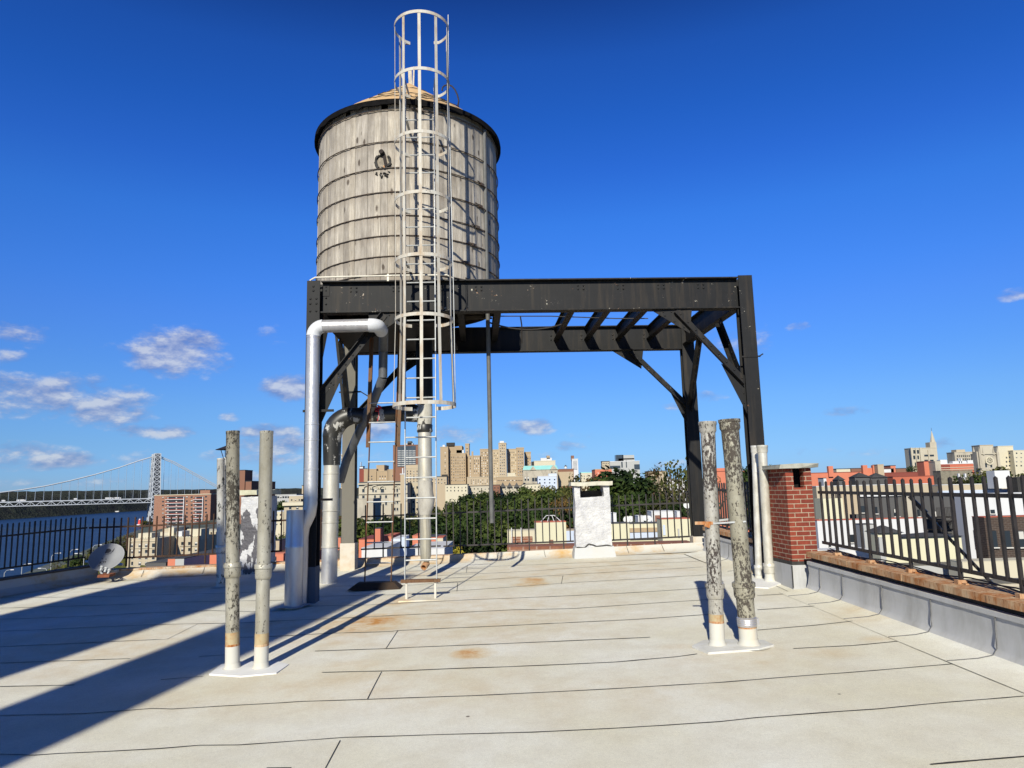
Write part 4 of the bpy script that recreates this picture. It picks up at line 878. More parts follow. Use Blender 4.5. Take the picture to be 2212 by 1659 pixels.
def lump(m, x0, x1, y0, y1, z0, z1):
    nx = max(2, int((x1 - x0) / .07)); nz = max(2, int((z1 - z0) / .07)); ny = max(2, int((y1 - y0) / .07)); o = len(m.v); idx = {}
    def vv(i, j, k):
        if (i, j, k) not in idx:
            p = Vector((x0 + (x1 - x0) * i / nx, y0 + (y1 - y0) * j / ny, z0 + (z1 - z0) * k / nz)); d = noise.noise_vector(p * 4) * .018 + noise.noise_vector(p * 11) * .007
            idx[i, j, k] = len(m.v); m.v.append(p + d)
        return idx[i, j, k]
    for i in range(nx):
        for k in range(nz): m.f.append((vv(i, 0, k), vv(i + 1, 0, k), vv(i + 1, 0, k + 1), vv(i, 0, k + 1))); m.m.append(0); m.f.append((vv(i + 1, ny, k), vv(i, ny, k), vv(i, ny, k + 1), vv(i + 1, ny, k + 1))); m.m.append(0)
        for j in range(ny): m.f.append((vv(i, j, nz), vv(i + 1, j, nz), vv(i + 1, j + 1, nz), vv(i, j + 1, nz))); m.m.append(0)
    for j in range(ny):
        for k in range(nz): m.f.append((vv(0, j + 1, k), vv(0, j, k), vv(0, j, k + 1), vv(0, j + 1, k + 1))); m.m.append(0); m.f.append((vv(nx, j, k), vv(nx, j + 1, k), vv(nx, j + 1, k + 1), vv(nx, j, k + 1))); m.m.append(0)
lump(m, wx0, wx1, wy0, wy0 + .5, wz0 + .12, zs2); lump(m, wx0, wx0 + .12, wy0, wy0 + .5, zs2 - .01, wzt); lump(m, wx1 - .12, wx1, wy0, wy0 + .5, zs2 - .01, wzt)
m.build('stack', M_wc, wc, True, 60)
MB().box(wx0 + .13, wx1 - .13, wy0 + .36, wy0 + .46, zs2 - .02, zs2 + .13).build('rear_lip', M_darkslot, wc)
m = MB(); lump(m, wx0 - .07, wx1 + .06, wy0 - .07, wy0 + .57, wzt, wzt + .075); m.build('cap_slab', streaked('lichen_slab', (.50, .48, .40), (.25, .24, .18), .8, 7, 1, .95), wc, True, 60)
m = MB().add([(wx0 - .03, wy0 - .015, wz0 + .2), (wx1 + .03, wy0 - .015, wz0 + .22), (wx1 + .06, wy0 - .13, wz0 - .0), (wx0 - .06, wy0 - .13, wz0 - .0), (wx0 - .03, wy0 + .4, wz0 + .2), (wx1 + .03, wy0 + .4, wz0 + .22), (wx1 + .1, wy0 + .4, wz0 + .0), (wx0 - .1, wy0 + .4, wz0)], [(3, 2, 1, 0), (0, 4, 7, 3), (1, 2, 6, 5), (0, 1, 5, 4)]); m.build('base_flashing', streaked('pale_flashing', (.42, .43, .43), (.45, .42, .34), .5, 3, 1, .7), wc)
m = MB(); pc_ = [(wx0, wz0 + .21), (wx0 + .16, wz0 + .20), (wx0 + .24, wz0 + .27), (wx0 + .33, wz0 + .25), (wx0 + .4, wz0 + .22), (wx0 + .6, wz0 + .24), (wx1, wz0 + .215)]
for a, b_ in zip(pc_[:-1], pc_[1:]): m.bar((a[0], wy0 - .012, a[1]), (b_[0], wy0 - .012, b_[1]), .012, .02)
m.build('crack', M_seam, wc)
# patched chimney at the left
ky0 = 14.45; kx0 = X(519, 1150, ky0); kx1 = X(566, 1150, ky0); kz0 = zr(kx0, ky0); kzt = Z(545, 1069, ky0)
kc = thing('patched_chimney', ((kx0 + kx1) / 2, ky0 + .3, kz0), 'white chimney with smeared black tar patches seen between the left pair of pipes', 'chimney')
m = MB(); lump(m, kx0, kx1, ky0, ky0 + .85, kz0 - .02, kzt - .03); m.build('stack', whitemat('white_coat_tar_patches', True), kc, True, 60)
MB().box(kx0 + .05, kx1 - .03, ky0 + .05, ky0 + .8, kzt - .035, kzt).build('neck', M_bk, kc)
m = MB(); lump(m, kx0 - .06, kx1 + .06, ky0 - .06, ky0 + .95, kzt, kzt + .095); m.build('cap_slab', streaked('pale_green_slab', (.50, .49, .36), (.30, .29, .2), .7, 6, 1, .9), kc, True, 60)
# ------------------------------------------------------------------ satellite dish
dc = at(230, 1203, 14.52); sdh = thing('satellite_dish', (dc.x, 14.6, zr(dc.x, 14.6)), 'grey oval satellite dish leaning on the rusty rear parapet at the left', 'satellite dish')
nrm_d = Vector((.10, -.80, .58)).normalized(); ex = Vector((0, 0, 1)).cross(-nrm_d).normalized(); ex = -ex if ex.x < 0 else ex
ez = nrm_d.cross(ex).normalized(); ez = ez if ez.z > 0 else -ez
rl = math.radians(8); ex, ez = ex * math.cos(rl) + ez * math.sin(rl), ez * math.cos(rl) - ex * math.sin(rl)
m = MB(); NR, NA = 6, 40; o = 0
m.v.append(dc - nrm_d * .05)
for i in range(1, NR + 1):
    for k in range(NA):
        a = 2 * PI * k / NA; r_ = i / NR; m.v.append(dc + ex * math.cos(a) * .325 * r_ + ez * math.sin(a) * .30 * r_ - nrm_d * .05 * (1 - r_ * r_))
for k in range(NA):
    m.f.append((0, 1 + (k + 1) % NA, 1 + k)); m.m.append(0)
    for i in range(NR - 1): a = 1 + i * NA + k; b_ = 1 + i * NA + (k + 1) % NA; m.f.append((a, b_, b_ + NA, a + NA)); m.m.append(0)
refl = m.build('reflector', plain('dish_grey', (.205, .21, .215), .55, 0, .08, 3), sdh, True)
m = MB().tube([dc + ex * math.cos(2 * PI * k / 40) * .325 + ez * math.sin(2 * PI * k / 40) * .30 for k in range(41)], .006, 6, caps=False); m.build('rim', plain('dish_rim', (.30, .30, .31), .5), refl, True)
def dpt(u_, v_): r2 = (u_ / .325) ** 2 + (v_ / .3) ** 2; return dc + ex * u_ + ez * v_ - nrm_d * (.05 * (1 - r2) - .004)
def textobj(body, size, u_, v_, parent, mat, shear=0.0, name='lettering'):
    cu = bpy.data.curves.new(name, 'FONT'); cu.body = body; cu.size = size; cu.extrude = .0008; cu.align_x = 'CENTER'; cu.shear = shear; cu.offset = size * .012
    to = bpy.data.objects.new(name, cu); col.objects.link(to); dg = bpy.context.evaluated_depsgraph_get(); me = bpy.data.meshes.new_from_object(to.evaluated_get(dg)); bpy.data.objects.remove(to)
    me.name = name; me.materials.clear(); me.materials.append(mat)
    for v in me.vertices: v.co = dpt(u_ + v.co.x, v_ + v.co.y) + nrm_d * v.co.z - WL[parent]
    o = bpy.data.objects.new(name, me); col.objects.link(o); o.parent = parent; WL[o] = WL[parent]; return o
M_ink = plain('dark_grey_ink', (.025, .025, .03), .7)
textobj('KTI', .075, -.075, -.115, refl, M_ink, .25)
textobj('DIRECTV', .026, .01, .085, refl, M_ink, 0)
m = MB()
A_ = [(-.07, .115), (-.04, .205), (.0, .205), (.035, .185), (.05, .155), (.035, .13), (.0, .115)]
m.add([dpt(u_ + .01, v_) for u_, v_ in A_], [tuple(range(7))])
B_ = [(.03, .105), (.075, .12), (.10, .16), (.11, .20), (.085, .165), (.06, .135)]
m.add([dpt(u_ + .01, v_) for u_, v_ in B_], [tuple(range(6))]); m.build('emblem', M_ink, refl)
for (u_, v_) in ((-.09, .0), (-.02, -.02), (-.12, -.17), (-.05, -.21)): 
    MB().lathe(dpt(u_, v_), [(.011, 0), (.009, .008), (0, .01)], 10, lean=nrm_d).build('bolt', M_ink, refl)
lo = at(240, 1236, 14.25); MB().tube([at(214, 1228, 14.5), at(222, 1243, 14.2)], .02, 10).build('feed_arm', plain('feed_grey', (.33, .34, .34), .6), sdh, True)
ba = at(226, 1241, 14.2)
MB().obox(ba + Vector((-.10, -.08, -.05)), (.22, .02, -.0), (.03, .16, .02), (0, .02, .05)).build('feed_bracket', rusty('bracket_rust', (.16, .05, .025), (.2, .09, .05)), sdh)
for i, (px, py) in enumerate(((219, 1228), (228, 1231), (235, 1235))):
    q = at(px, py, 14.28); MB().lathe(q, [(.0, .045), (.034, .045), (.034, .02), (.022, .012), (.022, -.05), (0, -.05)], 14, lean=(.05, .5, .9)).build('feed_horn', plain('feed_grey', (.33, .34, .34)), sdh, True)
MB().bar(dc - nrm_d * .06, (dc.x + .02, 14.74, zr(dc.x, 14.7) + .18), .05, .05).box(dc.x - .1, dc.x + .12, 14.62, 14.8, zr(dc.x, 14.7) + .14, zr(dc.x, 14.7) + .2).build('mast_foot', M_gal, sdh)
# loose gear behind the dish
gx = at(190, 1215, 15.6); m = MB(); m.tube([gx + Vector((-.05, 0, .02)), gx + Vector((.75, 0, -.06))], .03, 8)
tag(m.build('fallen_pole', plain('pale_metal', (.6, .58, .54), .4, .4)), 'pale metal pole lying behind the rear parapet beside the dish', 'pole')
# ------------------------------------------------------------------ land, water, hills
def bank(Y): return -320 - .40 * (Y - 300) if Y < 1600 else -840 - .12 * (Y - 1600)
def sstep(t): t = max(0, min(1, t)); return t * t * (3 - 2 * t)
def terr(x, y):
    d = x - bank(y); k = sstep((d - 5) / 190.0)
    h = -56 + 34 * k + noise.noise(Vector((x * .01, y * .01, 0))) * 1.2 * k
    return h
tb = MB(); ysx = [-60, 20, 60, 100, 150, 200, 260, 330, 400, 500, 600, 720, 860, 1020, 1200, 1400, 1650, 1950, 2300, 2800, 3500, 4600, 6500, 9500]
xo = [-60, -20, 5, 25, 50, 80, 110, 150, 200, 280, 400, 600, 900, 1400, 2200, 3600, 6000, 9500]
id_ = {}
for j, y in enumerate(ysx):
    for i, xx in enumerate(xo):
        x = bank(y) + xx; id_[i, j] = len(tb.v); tb.v.append(Vector((x, y, terr(x, y))))
for j in range(len(ysx) - 1):
    for i in range(len(xo) - 1): tb.f.append((id_[i, j], id_[i + 1, j], id_[i + 1, j + 1], id_[i, j + 1])); tb.m.append(0)
def groundmat():
    m, nt, b = newmat('city_ground'); g = geo(nt); n = noi(nt, g, .05, 5, .6); n2 = noi(nt, g, .4, 4, .6)
    c = mixc(nt, ramp(nt, n, [(.45, 0), (.55, 1)]), (.07, .075, .07), (.035, .05, .02)); lk(nt, mixc(nt, 1, c, ramp(nt, n2, [(.3, .7), (.7, 1.2)]), 'MULTIPLY'), b.inputs['Base Color']); b.inputs['Roughness'].default_value = .95; return m
tag(tb.build('ground', groundmat(), None, True), kind='structure')
def watermat():
    m, nt, b = newmat('river_water'); g = geo(nt); n = noi(nt, mapping(nt, g, (.25, 1, 1)), .12, 5, .6); n2 = noi(nt, mapping(nt, g, (.1, 1, 1)), .012, 4, .6)
    lk(nt, ramp(nt, n2, [(.3, (.006, .015, .034)), (.7, (.013, .030, .060))]), b.inputs['Base Color']); b.inputs['Roughness'].default_value = .4; b.inputs['Specular IOR Level'].default_value = .3; b.inputs['IOR'].default_value = 1.33
    bump(nt, b, math_(nt, 'ADD', n, n2), .6, 1.4); return m
rv = MB(); rv.add([(-9000, -100, -50), (3000, -100, -50), (3000, 14000, -50), (-9000, 14000, -50)], [(0, 1, 2, 3)]); tag(rv.build('river', watermat()), kind='structure')
def hillmat():
    m, nt, b = newmat('wooded_hills'); g = geo(nt); n = noi(nt, g, .035, 6, .7); n2 = noi(nt, g, .004, 4, .6); n3 = noi(nt, g, .11, 3, .6)
    c = mixc(nt, ramp(nt, math_(nt, 'ADD', math_(nt, 'MULTIPLY', n, .6), math_(nt, 'MULTIPLY', n3, .4)), [(.36, 0), (.62, 1)]), (.014, .021, .028), (.058, .075, .052))  # bluish dark tone puts distance haze into the hill colour
    lk(nt, mixc(nt, math_(nt, 'MULTIPLY', n2, .45), c, (.07, .05, .045)), b.inputs['Base Color']); b.inputs['Roughness'].default_value = 1; b.inputs['Specular IOR Level'].default_value = 0
    bump(nt, b, math_(nt, 'ADD', n, n3), 1, 9); return m
M_hill = hillmat()
def hills(name, path, depth, z_front, z_top, n=160, m=14, amp=5):
    h = MB(); P_ = []
    L = len(path) - 1
    for i in range(n + 1):
        t = i / n * L; k = min(int(t), L - 1); f_ = t - k; a = Vector(path[k]); b_ = Vector(path[k + 1]); p = a.lerp(b_, f_); d = (b_ - a); d.z = 0; d.normalize(); nn = Vector((-d.y, d.x, 0))
        for j in range(m + 1):
            s_ = j / m; q = p + nn * depth * (s_ ** 1.5); zt = p.z
            q.z = z_front + (zt - z_front) * sstep(s_ * 1.7) + (noise.noise(q * .012) * amp + noise.noise(q * .05) * amp * .7) * min(1, s_ * 6); h.v.append(q)
    for i in range(n):
        for j in range(m): a = i * (m + 1) + j; h.f.append((a, a + m + 1, a + m + 2, a + 1)); h.m.append(0)
    return tag(h.build(name, M_hill, None, True, 180), kind='structure')
hills('far_hills', [(-1400, 900, 6), (-1420, 1500, 10), (-1440, 2000, 14), (-1490, 2500, 22), (-1520, 3000, 28), (-1500, 3700, 34), (-1200, 4600, 34)], 260, -52, 0)
hills('far_hills', [(-3200, 1800, 34), (-2900, 3200, 44), (-2600, 4400, 58), (-1900, 5400, 52), (-1000, 6100, 40), (400, 6800, 44), (2600, 7400, 40), (6500, 7800, 60)], 700, -40, 0, 240)
#------------------------------------------------------------------ suspension bridge
M_bst = plain('bridge_silver_paint', (.40, .425, .45), .6, 0, .1, .05); M_bsd = plain('bridge_dark_void', (.045, .05, .065), .8); M_cab = plain('bridge_cable', (.24, .29, .35), .6, 0, .05, .05)
bt = at(335.5, 1080, 1600); axd = Vector((-.82, -.57, 0)).normalized(); axn = Vector((-axd.y, axd.x, 0))
if axn.y < 0: axn = -axn
br_ = thing('suspension_bridge', (bt.x, bt.y, -50), 'great silver steel suspension bridge with one lattice tower crossing the river at the left', 'bridge')
ztw = Z(335, 980, 1600); zdk = Z(325, 1077, 1600)
def twr(side):
    t_ = MB(); o = Vector((bt.x, bt.y, 0)) + axn * side
    def sec(z):
        k = (ztw - z) / (ztw + 50); return 6.0 + 3.4 * k, 5.0 + 4.2 * k
    zs = [-52 + (ztw - 8 + 52) * i / 13 for i in range(14)] + [ztw]
    for a, b_ in zip(zs[:-1], zs[1:]):
        wa, da = sec(a); wb, db = sec(b_)
        for sx in (-1, 1):
            for sy in (-1, 1):
                p = o + axd * sx * wa + axn * sy * da; q = o + axd * sx * wb + axn * sy * db; t_.bar((p.x, p.y, a), (q.x, q.y, b_), 1.7, 1.7, axd)
        for sy in (-1, 1):
            for s0, s1 in ((-1, 1), (1, -1)):
                p = o + axd * s0 * wa + axn * sy * da; q = o + axd * s1 * wb + axn * sy * db; t_.bar((p.x, p.y, a), (q.x, q.y, b_), 1.0, 1.0, axd)
            p = o - axd * wb + axn * sy * db; q = o + axd * wb + axn * sy * db; t_.bar((p.x, p.y, b_), (q.x, q.y, b_), 1.6, 1.2, (0, 0, 1))
        for sx in (-1, 1):
            for s0, s1 in ((-1, 1), (1, -1)):
                p = o + axd * sx * wa + axn * s0 * da; q = o + axd * sx * wb + axn * s1 * db; t_.bar((p.x, p.y, a), (q.x, q.y, b_), .9, .9, axn)
    for a, b_ in zip(zs[:-1], zs[1:]):
        wa, da = sec(a); wb, db = sec(b_)
        t_.hexa([tuple(o + axd * x_ * wa * .8 + axn * y_ * da * .8 + Vector((0, 0, a))) for x_, y_ in ((-1, -1), (1, -1), (1, 1), (-1, 1))] + [tuple(o + axd * x_ * wb * .8 + axn * y_ * db * .8 + Vector((0, 0, b_))) for x_, y_ in ((-1, -1), (1, -1), (1, 1), (-1, 1))], 1)  # added dark core stands for the shade inside the lattice
    return t_
twr(0).build('tower_leg', [M_bst, M_bsd], br_); twr(30).build('tower_leg', [M_bst, M_bsd], br_)
pm = MB(); o = Vector((bt.x, bt.y, 0))
for z, h in ((ztw - 1, 7), (zdk + 6, 4)): pm.obox(o + axn * 3 + axd * -5 + Vector((0, 0, z - h)), axd * 10, axn * 24, (0, 0, h))
for k in range(10):
    a = PI * k / 9; a2 = PI * (k + 1) / 9
    if k < 9: pm.bar(o + axn * (15 - 11 * math.cos(a)) + Vector((0, 0, ztw - 30 + 20 * math.sin(a))), o + axn * (15 - 11 * math.cos(a2)) + Vector((0, 0, ztw - 30 + 20 * math.sin(a2))), 8, 4, (0, 0, 1))
pm.build('portal_arch', M_bst, br_)
def pix_axis(px, side):
    d = ray(px, 1075); o_ = Vector((bt.x, bt.y, 0)) + axn * side; den = d.x * axd.y - d.y * axd.x
    t_ = (o_.x * axd.y - o_.y * axd.x) / den; s_ = ((d.x * t_ - o_.x) * axd.x + (d.y * t_ - o_.y) * axd.y); return s_, d.y * t_
cabl = [(332, 984), (294, 996), (254.5, 1010), (203, 1025), (149, 1038.5), (96, 1050), (46, 1058), (-6, 1064.5), (-60, 1069)]
cabr = [(347, 985), (373, 998), (399, 1012), (440, 1034), (469, 1050), (486, 1058)]
for side in (0, 30):
    ptsL = []
    for px, py in cabl:
        s_, Y = pix_axis(px, 0); p0 = at(px, py, Y); p = Vector((bt.x, bt.y, 0)) + axd * s_ + axn * side; p.z = p0.z; ptsL.append(p)
    MB().tube([Vector((bt.x, bt.y, ztw - 4)) + axn * side] + ptsL[1:], 1.15, 6).build('main_cable', M_bst, br_, True)
    ptsR = [Vector((bt.x, bt.y, ztw - 4)) + axn * side]
    sR = {}
    for px, py in cabr[1:]:
        s_, Y = pix_axis(px, 0); p0 = at(px, py, Y); p = Vector((bt.x, bt.y, 0)) + axd * s_ + axn * side; p.z = p0.z; ptsR.append(p)
    MB().tube(ptsR, .95, 6).build('main_cable', M_bst, br_, True)
    def zon(P_, s_):
        for a, b_ in zip(P_[:-1], P_[1:]):
            sa = (a - P_[0]).xy.length; sb = (b_ - P_[0]).xy.length
            if sa <= s_ <= sb: return a.z + (b_.z - a.z) * (s_ - sa) / (sb - sa)
        return None
    tot = (ptsL[-2] - ptsL[0]).xy.length; n = 19
    for k in range(1, 22):
        s_ = tot * k / n; z = zon([Vector((bt.x, bt.y, ztw - 4)) + axn * side] + ptsL[1:], s_)
        if z is None: continue
        p = Vector((bt.x, bt.y, 0)) + axd * s_ + axn * side; MB().bar((p.x, p.y, zdk), (p.x, p.y, z), .5 if side == 0 else .12, .5 if side == 0 else .12).build('suspender', M_cab, br_)
    for k in range(1, 8):
        s_ = tot / n * k; z = zon(ptsR, s_)
        if z is None: continue
        p = Vector((bt.x, bt.y, 0)) - axd * s_ + axn * side; MB().bar((p.x, p.y, zdk - 6), (p.x, p.y, z), .5 if side == 0 else .12, .5 if side == 0 else .12).build('suspender', M_cab, br_)
dk = MB(); S0, S1 = -120, 420; o = Vector((bt.x, bt.y, 0))
for side in (-1.5, 31.5):
    for z, h in ((zdk - .9, 2.0), (zdk - 9.2, 1.5)): dk.obox(o + axn * (side - .6) + axd * S0 + Vector((0, 0, z)), axd * (S1 - S0), axn * 1.2, (0, 0, h))
    s_ = S0; k = 0
    while s_ < S1:
        p = o + axn * side + axd * s_; q = o + axn * side + axd * (s_ + 9)
        dk.bar((p.x, p.y, zdk - 8.5 if k % 2 == 0 else zdk - .5), (q.x, q.y, zdk - .5 if k % 2 == 0 else zdk - 8.5), .95, .9, axn)
        if k % 2: dk.bar((p.x, p.y, zdk - 8.5), (p.x, p.y, zdk), .6, .6, axn)
        s_ += 9; k += 1
dk.build('truss_deck', M_bst, br_)
MB().obox(o + axd * S0 + Vector((0, 0, zdk + .2)), axd * (S1 - S0), axn * 30, (0, 0, .8)).obox(o + axd * S0 + Vector((0, 0, zdk - 9)), axd * (S1 - S0), axn * 30, (0, 0, .8)).build('roadway', M_bsd, br_)
M_wht = plain('white_paint', (.54, .54, .53), .6, 0, .06, .2)
def bridge_s(px): return pix_axis(px, 0)[0]
for px0, px1, lab in ((36, 56, 'long white lorry at the left end of the bridge deck'), (3, 12, 'white van at the far left end of the bridge deck'), (228, 246, 'long white lorry on the bridge deck left of the tower'), (248, 262, 'white lorry close to the bridge tower'), (160, 168, 'small white van mid way along the bridge deck')):
    s0_, s1_ = bridge_s(px0), bridge_s(px1); d_ = axd * (s1_ - s0_) ; p = o + axd * s0_ + axn * 4 + Vector((0, 0, zdk + 1.6))
    L_ = d_.length; t = thing('lorry', p, lab, 'lorry', 'vehicles on the bridge')
    MB().obox(p, d_ * .8, axn * 2.6, (0, 0, 3.1)).build('cargo_box', M_wht, t); MB().obox(p + d_ * .82, d_ * .18, axn * 2.5, (0, 0, 2.4)).build('cab', M_wht, t); MB().obox(p + d_ * .05 + Vector((0, 0, -.6)), d_ * .85, axn * 2.2, (0, 0, .55)).build('chassis', M_bsd, t)
# red lighthouse
lp = at(301.5, 1133, 1330); lh = thing('lighthouse', (lp.x, lp.y, -50), 'tiny red lighthouse with a white base on the shore below the bridge tower', 'lighthouse')
zb_ = lp.z; hl = (Z(301.5, 1120, 1330) - zb_); M_red = plain('lighthouse_red', (.55, .06, .05), .6, 0, .05)
MB().lathe((lp.x, lp.y, zb_), [(3.0, 0), (2.2, hl * .72), (2.8, hl * .73), (2.8, hl * .76), (0, hl * .76)], 14).build('tower', M_red, lh, True); MB().lathe((lp.x, lp.y, zb_), [(1.5, hl * .76), (1.5, hl * .92), (0, hl)], 12).build('lantern_room', M_wht, lh, True); MB().lathe((lp.x, lp.y, zb_), [(5.0, -2), (4.4, .6), (0, .6)], 12).build('base', M_wht, lh)
# boat with wake
bp = gnd(1, 1); bo = at(240, 1105.3, 2300); sc_ = (bo.z + 50)
Yb = 52 * 1533 / (1105.3 - 1076.0); bo = at(240, 1105.3, Yb); t = thing('motor_boat', (bo.x, bo.y, -50), 'distant white boat speeding up the river with a foamy wake', 'boat')
m = MB(); Lb = 26
m.add([(bo.x + Lb, bo.y, -49), (bo.x - Lb, bo.y - 4, -49), (bo.x - Lb, bo.y + 4, -49), (bo.x + Lb * 1.2, bo.y, -45), (bo.x - Lb, bo.y - 5, -46), (bo.x - Lb, bo.y + 5, -46)], [(0, 1, 4, 3), (2, 0, 3, 5), (3, 4, 5), (1, 2, 5, 4)]); m.build('hull', M_wht, t)
m = MB().box(bo.x - Lb * .7, bo.x + Lb * .3, bo.y - 3, bo.y + 3, -46, -42); m.build('cabin', M_wht, t)
m = MB(); rr = random.Random(2)
for k in range(60):
    x = bo.x - Lb - k * 1.9; ww = 2 + k * .12; m.add([(x, bo.y - ww * 3 - rr.random() * 9 - k * .9, -49.8), (x + 4, bo.y - ww * 2 - k * .9, -49.8), (x + 3, bo.y + ww * 2 - k * .9, -49.2 + rr.random()), (x - 2, bo.y + ww * 2 - k * .9, -49.4)], [(0, 1, 2, 3)])
tag(m.build('boat_wake', M_wht), kind='stuff'); bpy.data.objects['boat_wake']['label'] = 'white foam trailing behind the distant boat'
# ------------------------------------------------------------------ buildings
M_glass, nt_, b_ = newmat('window_glass'); b_.inputs['Base Color'].default_value = (.02, .025, .03, 1); b_.inputs['Roughness'].default_value = .12; b_.inputs['Specular IOR Level'].default_value = .6
M_blind = plain('window_blind', (.48, .46, .41), .7, 0, .1, .4); M_shade = plain('roof_tar', (.05, .05, .05), .9, 0, .3, .3)
FM = dict(tan=streaked('tan_brick', (.34, .255, .16), (.28, .21, .13), .6, .08), tan2=streaked('pale_tan_brick', (.385, .31, .21), (.33, .26, .17), .6, .08), beige=streaked('beige_stone', (.40, .34, .24), (.30, .25, .17), .7, .12, .3), cream=streaked('cream_paint', (.49, .445, .325), (.45, .40, .30), .55, .25, .2),
          yel=streaked('pale_yellow_paint', (.54, .51, .35), (.43, .39, .27), .5, .25, .2), white=streaked('whitewash', (.54, .54, .53), (.38, .37, .35), .45, .3, .25), bluew=streaked('bluish_white_paint', (.42, .47, .56), (.5, .55, .62), .4, .3), red=streaked('red_roof_wall', (.42, .12, .07), (.30, .085, .05), .5, .2, .3),
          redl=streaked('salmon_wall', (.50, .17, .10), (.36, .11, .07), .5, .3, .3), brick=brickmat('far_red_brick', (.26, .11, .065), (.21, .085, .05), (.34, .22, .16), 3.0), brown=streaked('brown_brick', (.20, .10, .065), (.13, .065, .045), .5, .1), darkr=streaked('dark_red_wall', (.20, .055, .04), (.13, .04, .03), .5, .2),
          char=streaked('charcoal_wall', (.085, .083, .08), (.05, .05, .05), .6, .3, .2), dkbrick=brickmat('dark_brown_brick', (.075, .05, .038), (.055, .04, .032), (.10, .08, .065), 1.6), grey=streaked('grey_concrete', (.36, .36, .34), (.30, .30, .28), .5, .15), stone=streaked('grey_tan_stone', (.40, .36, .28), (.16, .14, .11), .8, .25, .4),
          gothic=streaked('pale_gothic_stone', (.42, .38, .29), (.30, .26, .2), .6, .12, .3), teal=plain('teal_copper_roof', (.28, .60, .55), .7, 0, .12, .1), rstone=streaked('rubble_stone', (.21, .19, .14), (.09, .08, .06), 1, 2.2, 1), navy=plain('navy_door', (.02, .035, .08), .6), black=M_darkslot, dglass=plain('dark_glazing', (.035, .045, .055), .2, 0, .3, .3, .6))
def bld(name, label, px0, px1, top, D, depth, mat, cat='building', base=-24, coping=None, wins=(), group=None, cop=.5, parts=(), sill=False, blind=.3, roofm=None):
    """a block whose front runs from px0 to px1 at distance D, its top at pixel row top"""
    if px0 > 1700: depth = min(depth, max(1.2, .018 * D))
    elif px0 > 1090 and D < 130: depth = min(depth, max(1.5, .035 * D))
    pm_ = top; x0 = X(px0, pm_ + 15, D); x1 = X(px1, pm_ + 15, D); zt = Z((px0 + px1) / 2, top, D)
    t = thing(name, ((x0 + x1) / 2, D + depth / 2, base), label, cat, group)
    MB().box(x0, x1, D, D + depth, base, zt).build('wall', FM[mat] if isinstance(mat, str) else mat, t)
    h = D / 1533
    MB().box(x0 - cop * h, x1 + cop * h, D - cop * h, D + depth + cop * h, zt - .2 * h, zt + 1.1 * h).build('roof_edge', FM[coping] if coping else (roofm or M_shade), t)
    cnt = 0; rest = {0: MB(), 1: MB()}
    for (a, b__, n, c, d, m_, w_, hh) in wins:
        for j in range(m_):
            for i in range(n):
                px = a + (b__ - a) * (i / (n - 1) if n > 1 else .5); py = c + (d - c) * (j / (m_ - 1) if m_ > 1 else .5)
                cx = X(px, py, D); cz = Z(px, py, D); w2 = w_ * h / 2; h2 = hh * h / 2; kk = 1 if R.random() < blind else 0; cnt += 1
                if cnt <= 100:
                    q = MB().box(cx - w2, cx + w2, D - .04, D + .1, cz - h2, cz + h2)
                    if kk and hh > 2.5: q.box(cx - w2 * .85, cx + w2 * .85, D - .06, D, cz, cz + h2 * .9, 1)
                    elif kk: q = MB().box(cx - w2, cx + w2, D - .05, D + .1, cz - h2, cz + h2, 1)
                    if hh > 5 or sill: q.box(cx - w2 * 1.2, cx + w2 * 1.2, D - .16, D, cz - h2 - .35 * h - .06, cz - h2, 2)
                    q.build('window', [M_glass, M_blind, M_blind], t)
                else: rest[kk].box(cx - w2, cx + w2, D - .04, D + .1, cz - h2, cz + h2)
    for kk in (0, 1):
        if rest[kk].v: tag(rest[kk].build('window', (M_glass, M_blind)[kk], t), kind='stuff')
    for (nm, a, b__, c, d, pr, mt) in parts:       # name, px0, px1, pytop, pybottom, how far it stands proud (negative: on the roof behind), material
        xa = X(a, (c + d) / 2, D); xb = X(b__, (c + d) / 2, D); za = Z((a + b__) / 2, d, D); zb2 = Z((a + b__) / 2, c, D)
        if pr >= 0: MB().box(xa, xb, D - pr, D + .3, za, zb2).build(nm, FM[mt] if isinstance(mt, str) else mt, t)
        else: MB().box(xa, xb, D + .5, D + .5 - pr, za - 1, zb2).build(nm, FM[mt] if isinstance(mt, str) else mt, t)
    return t
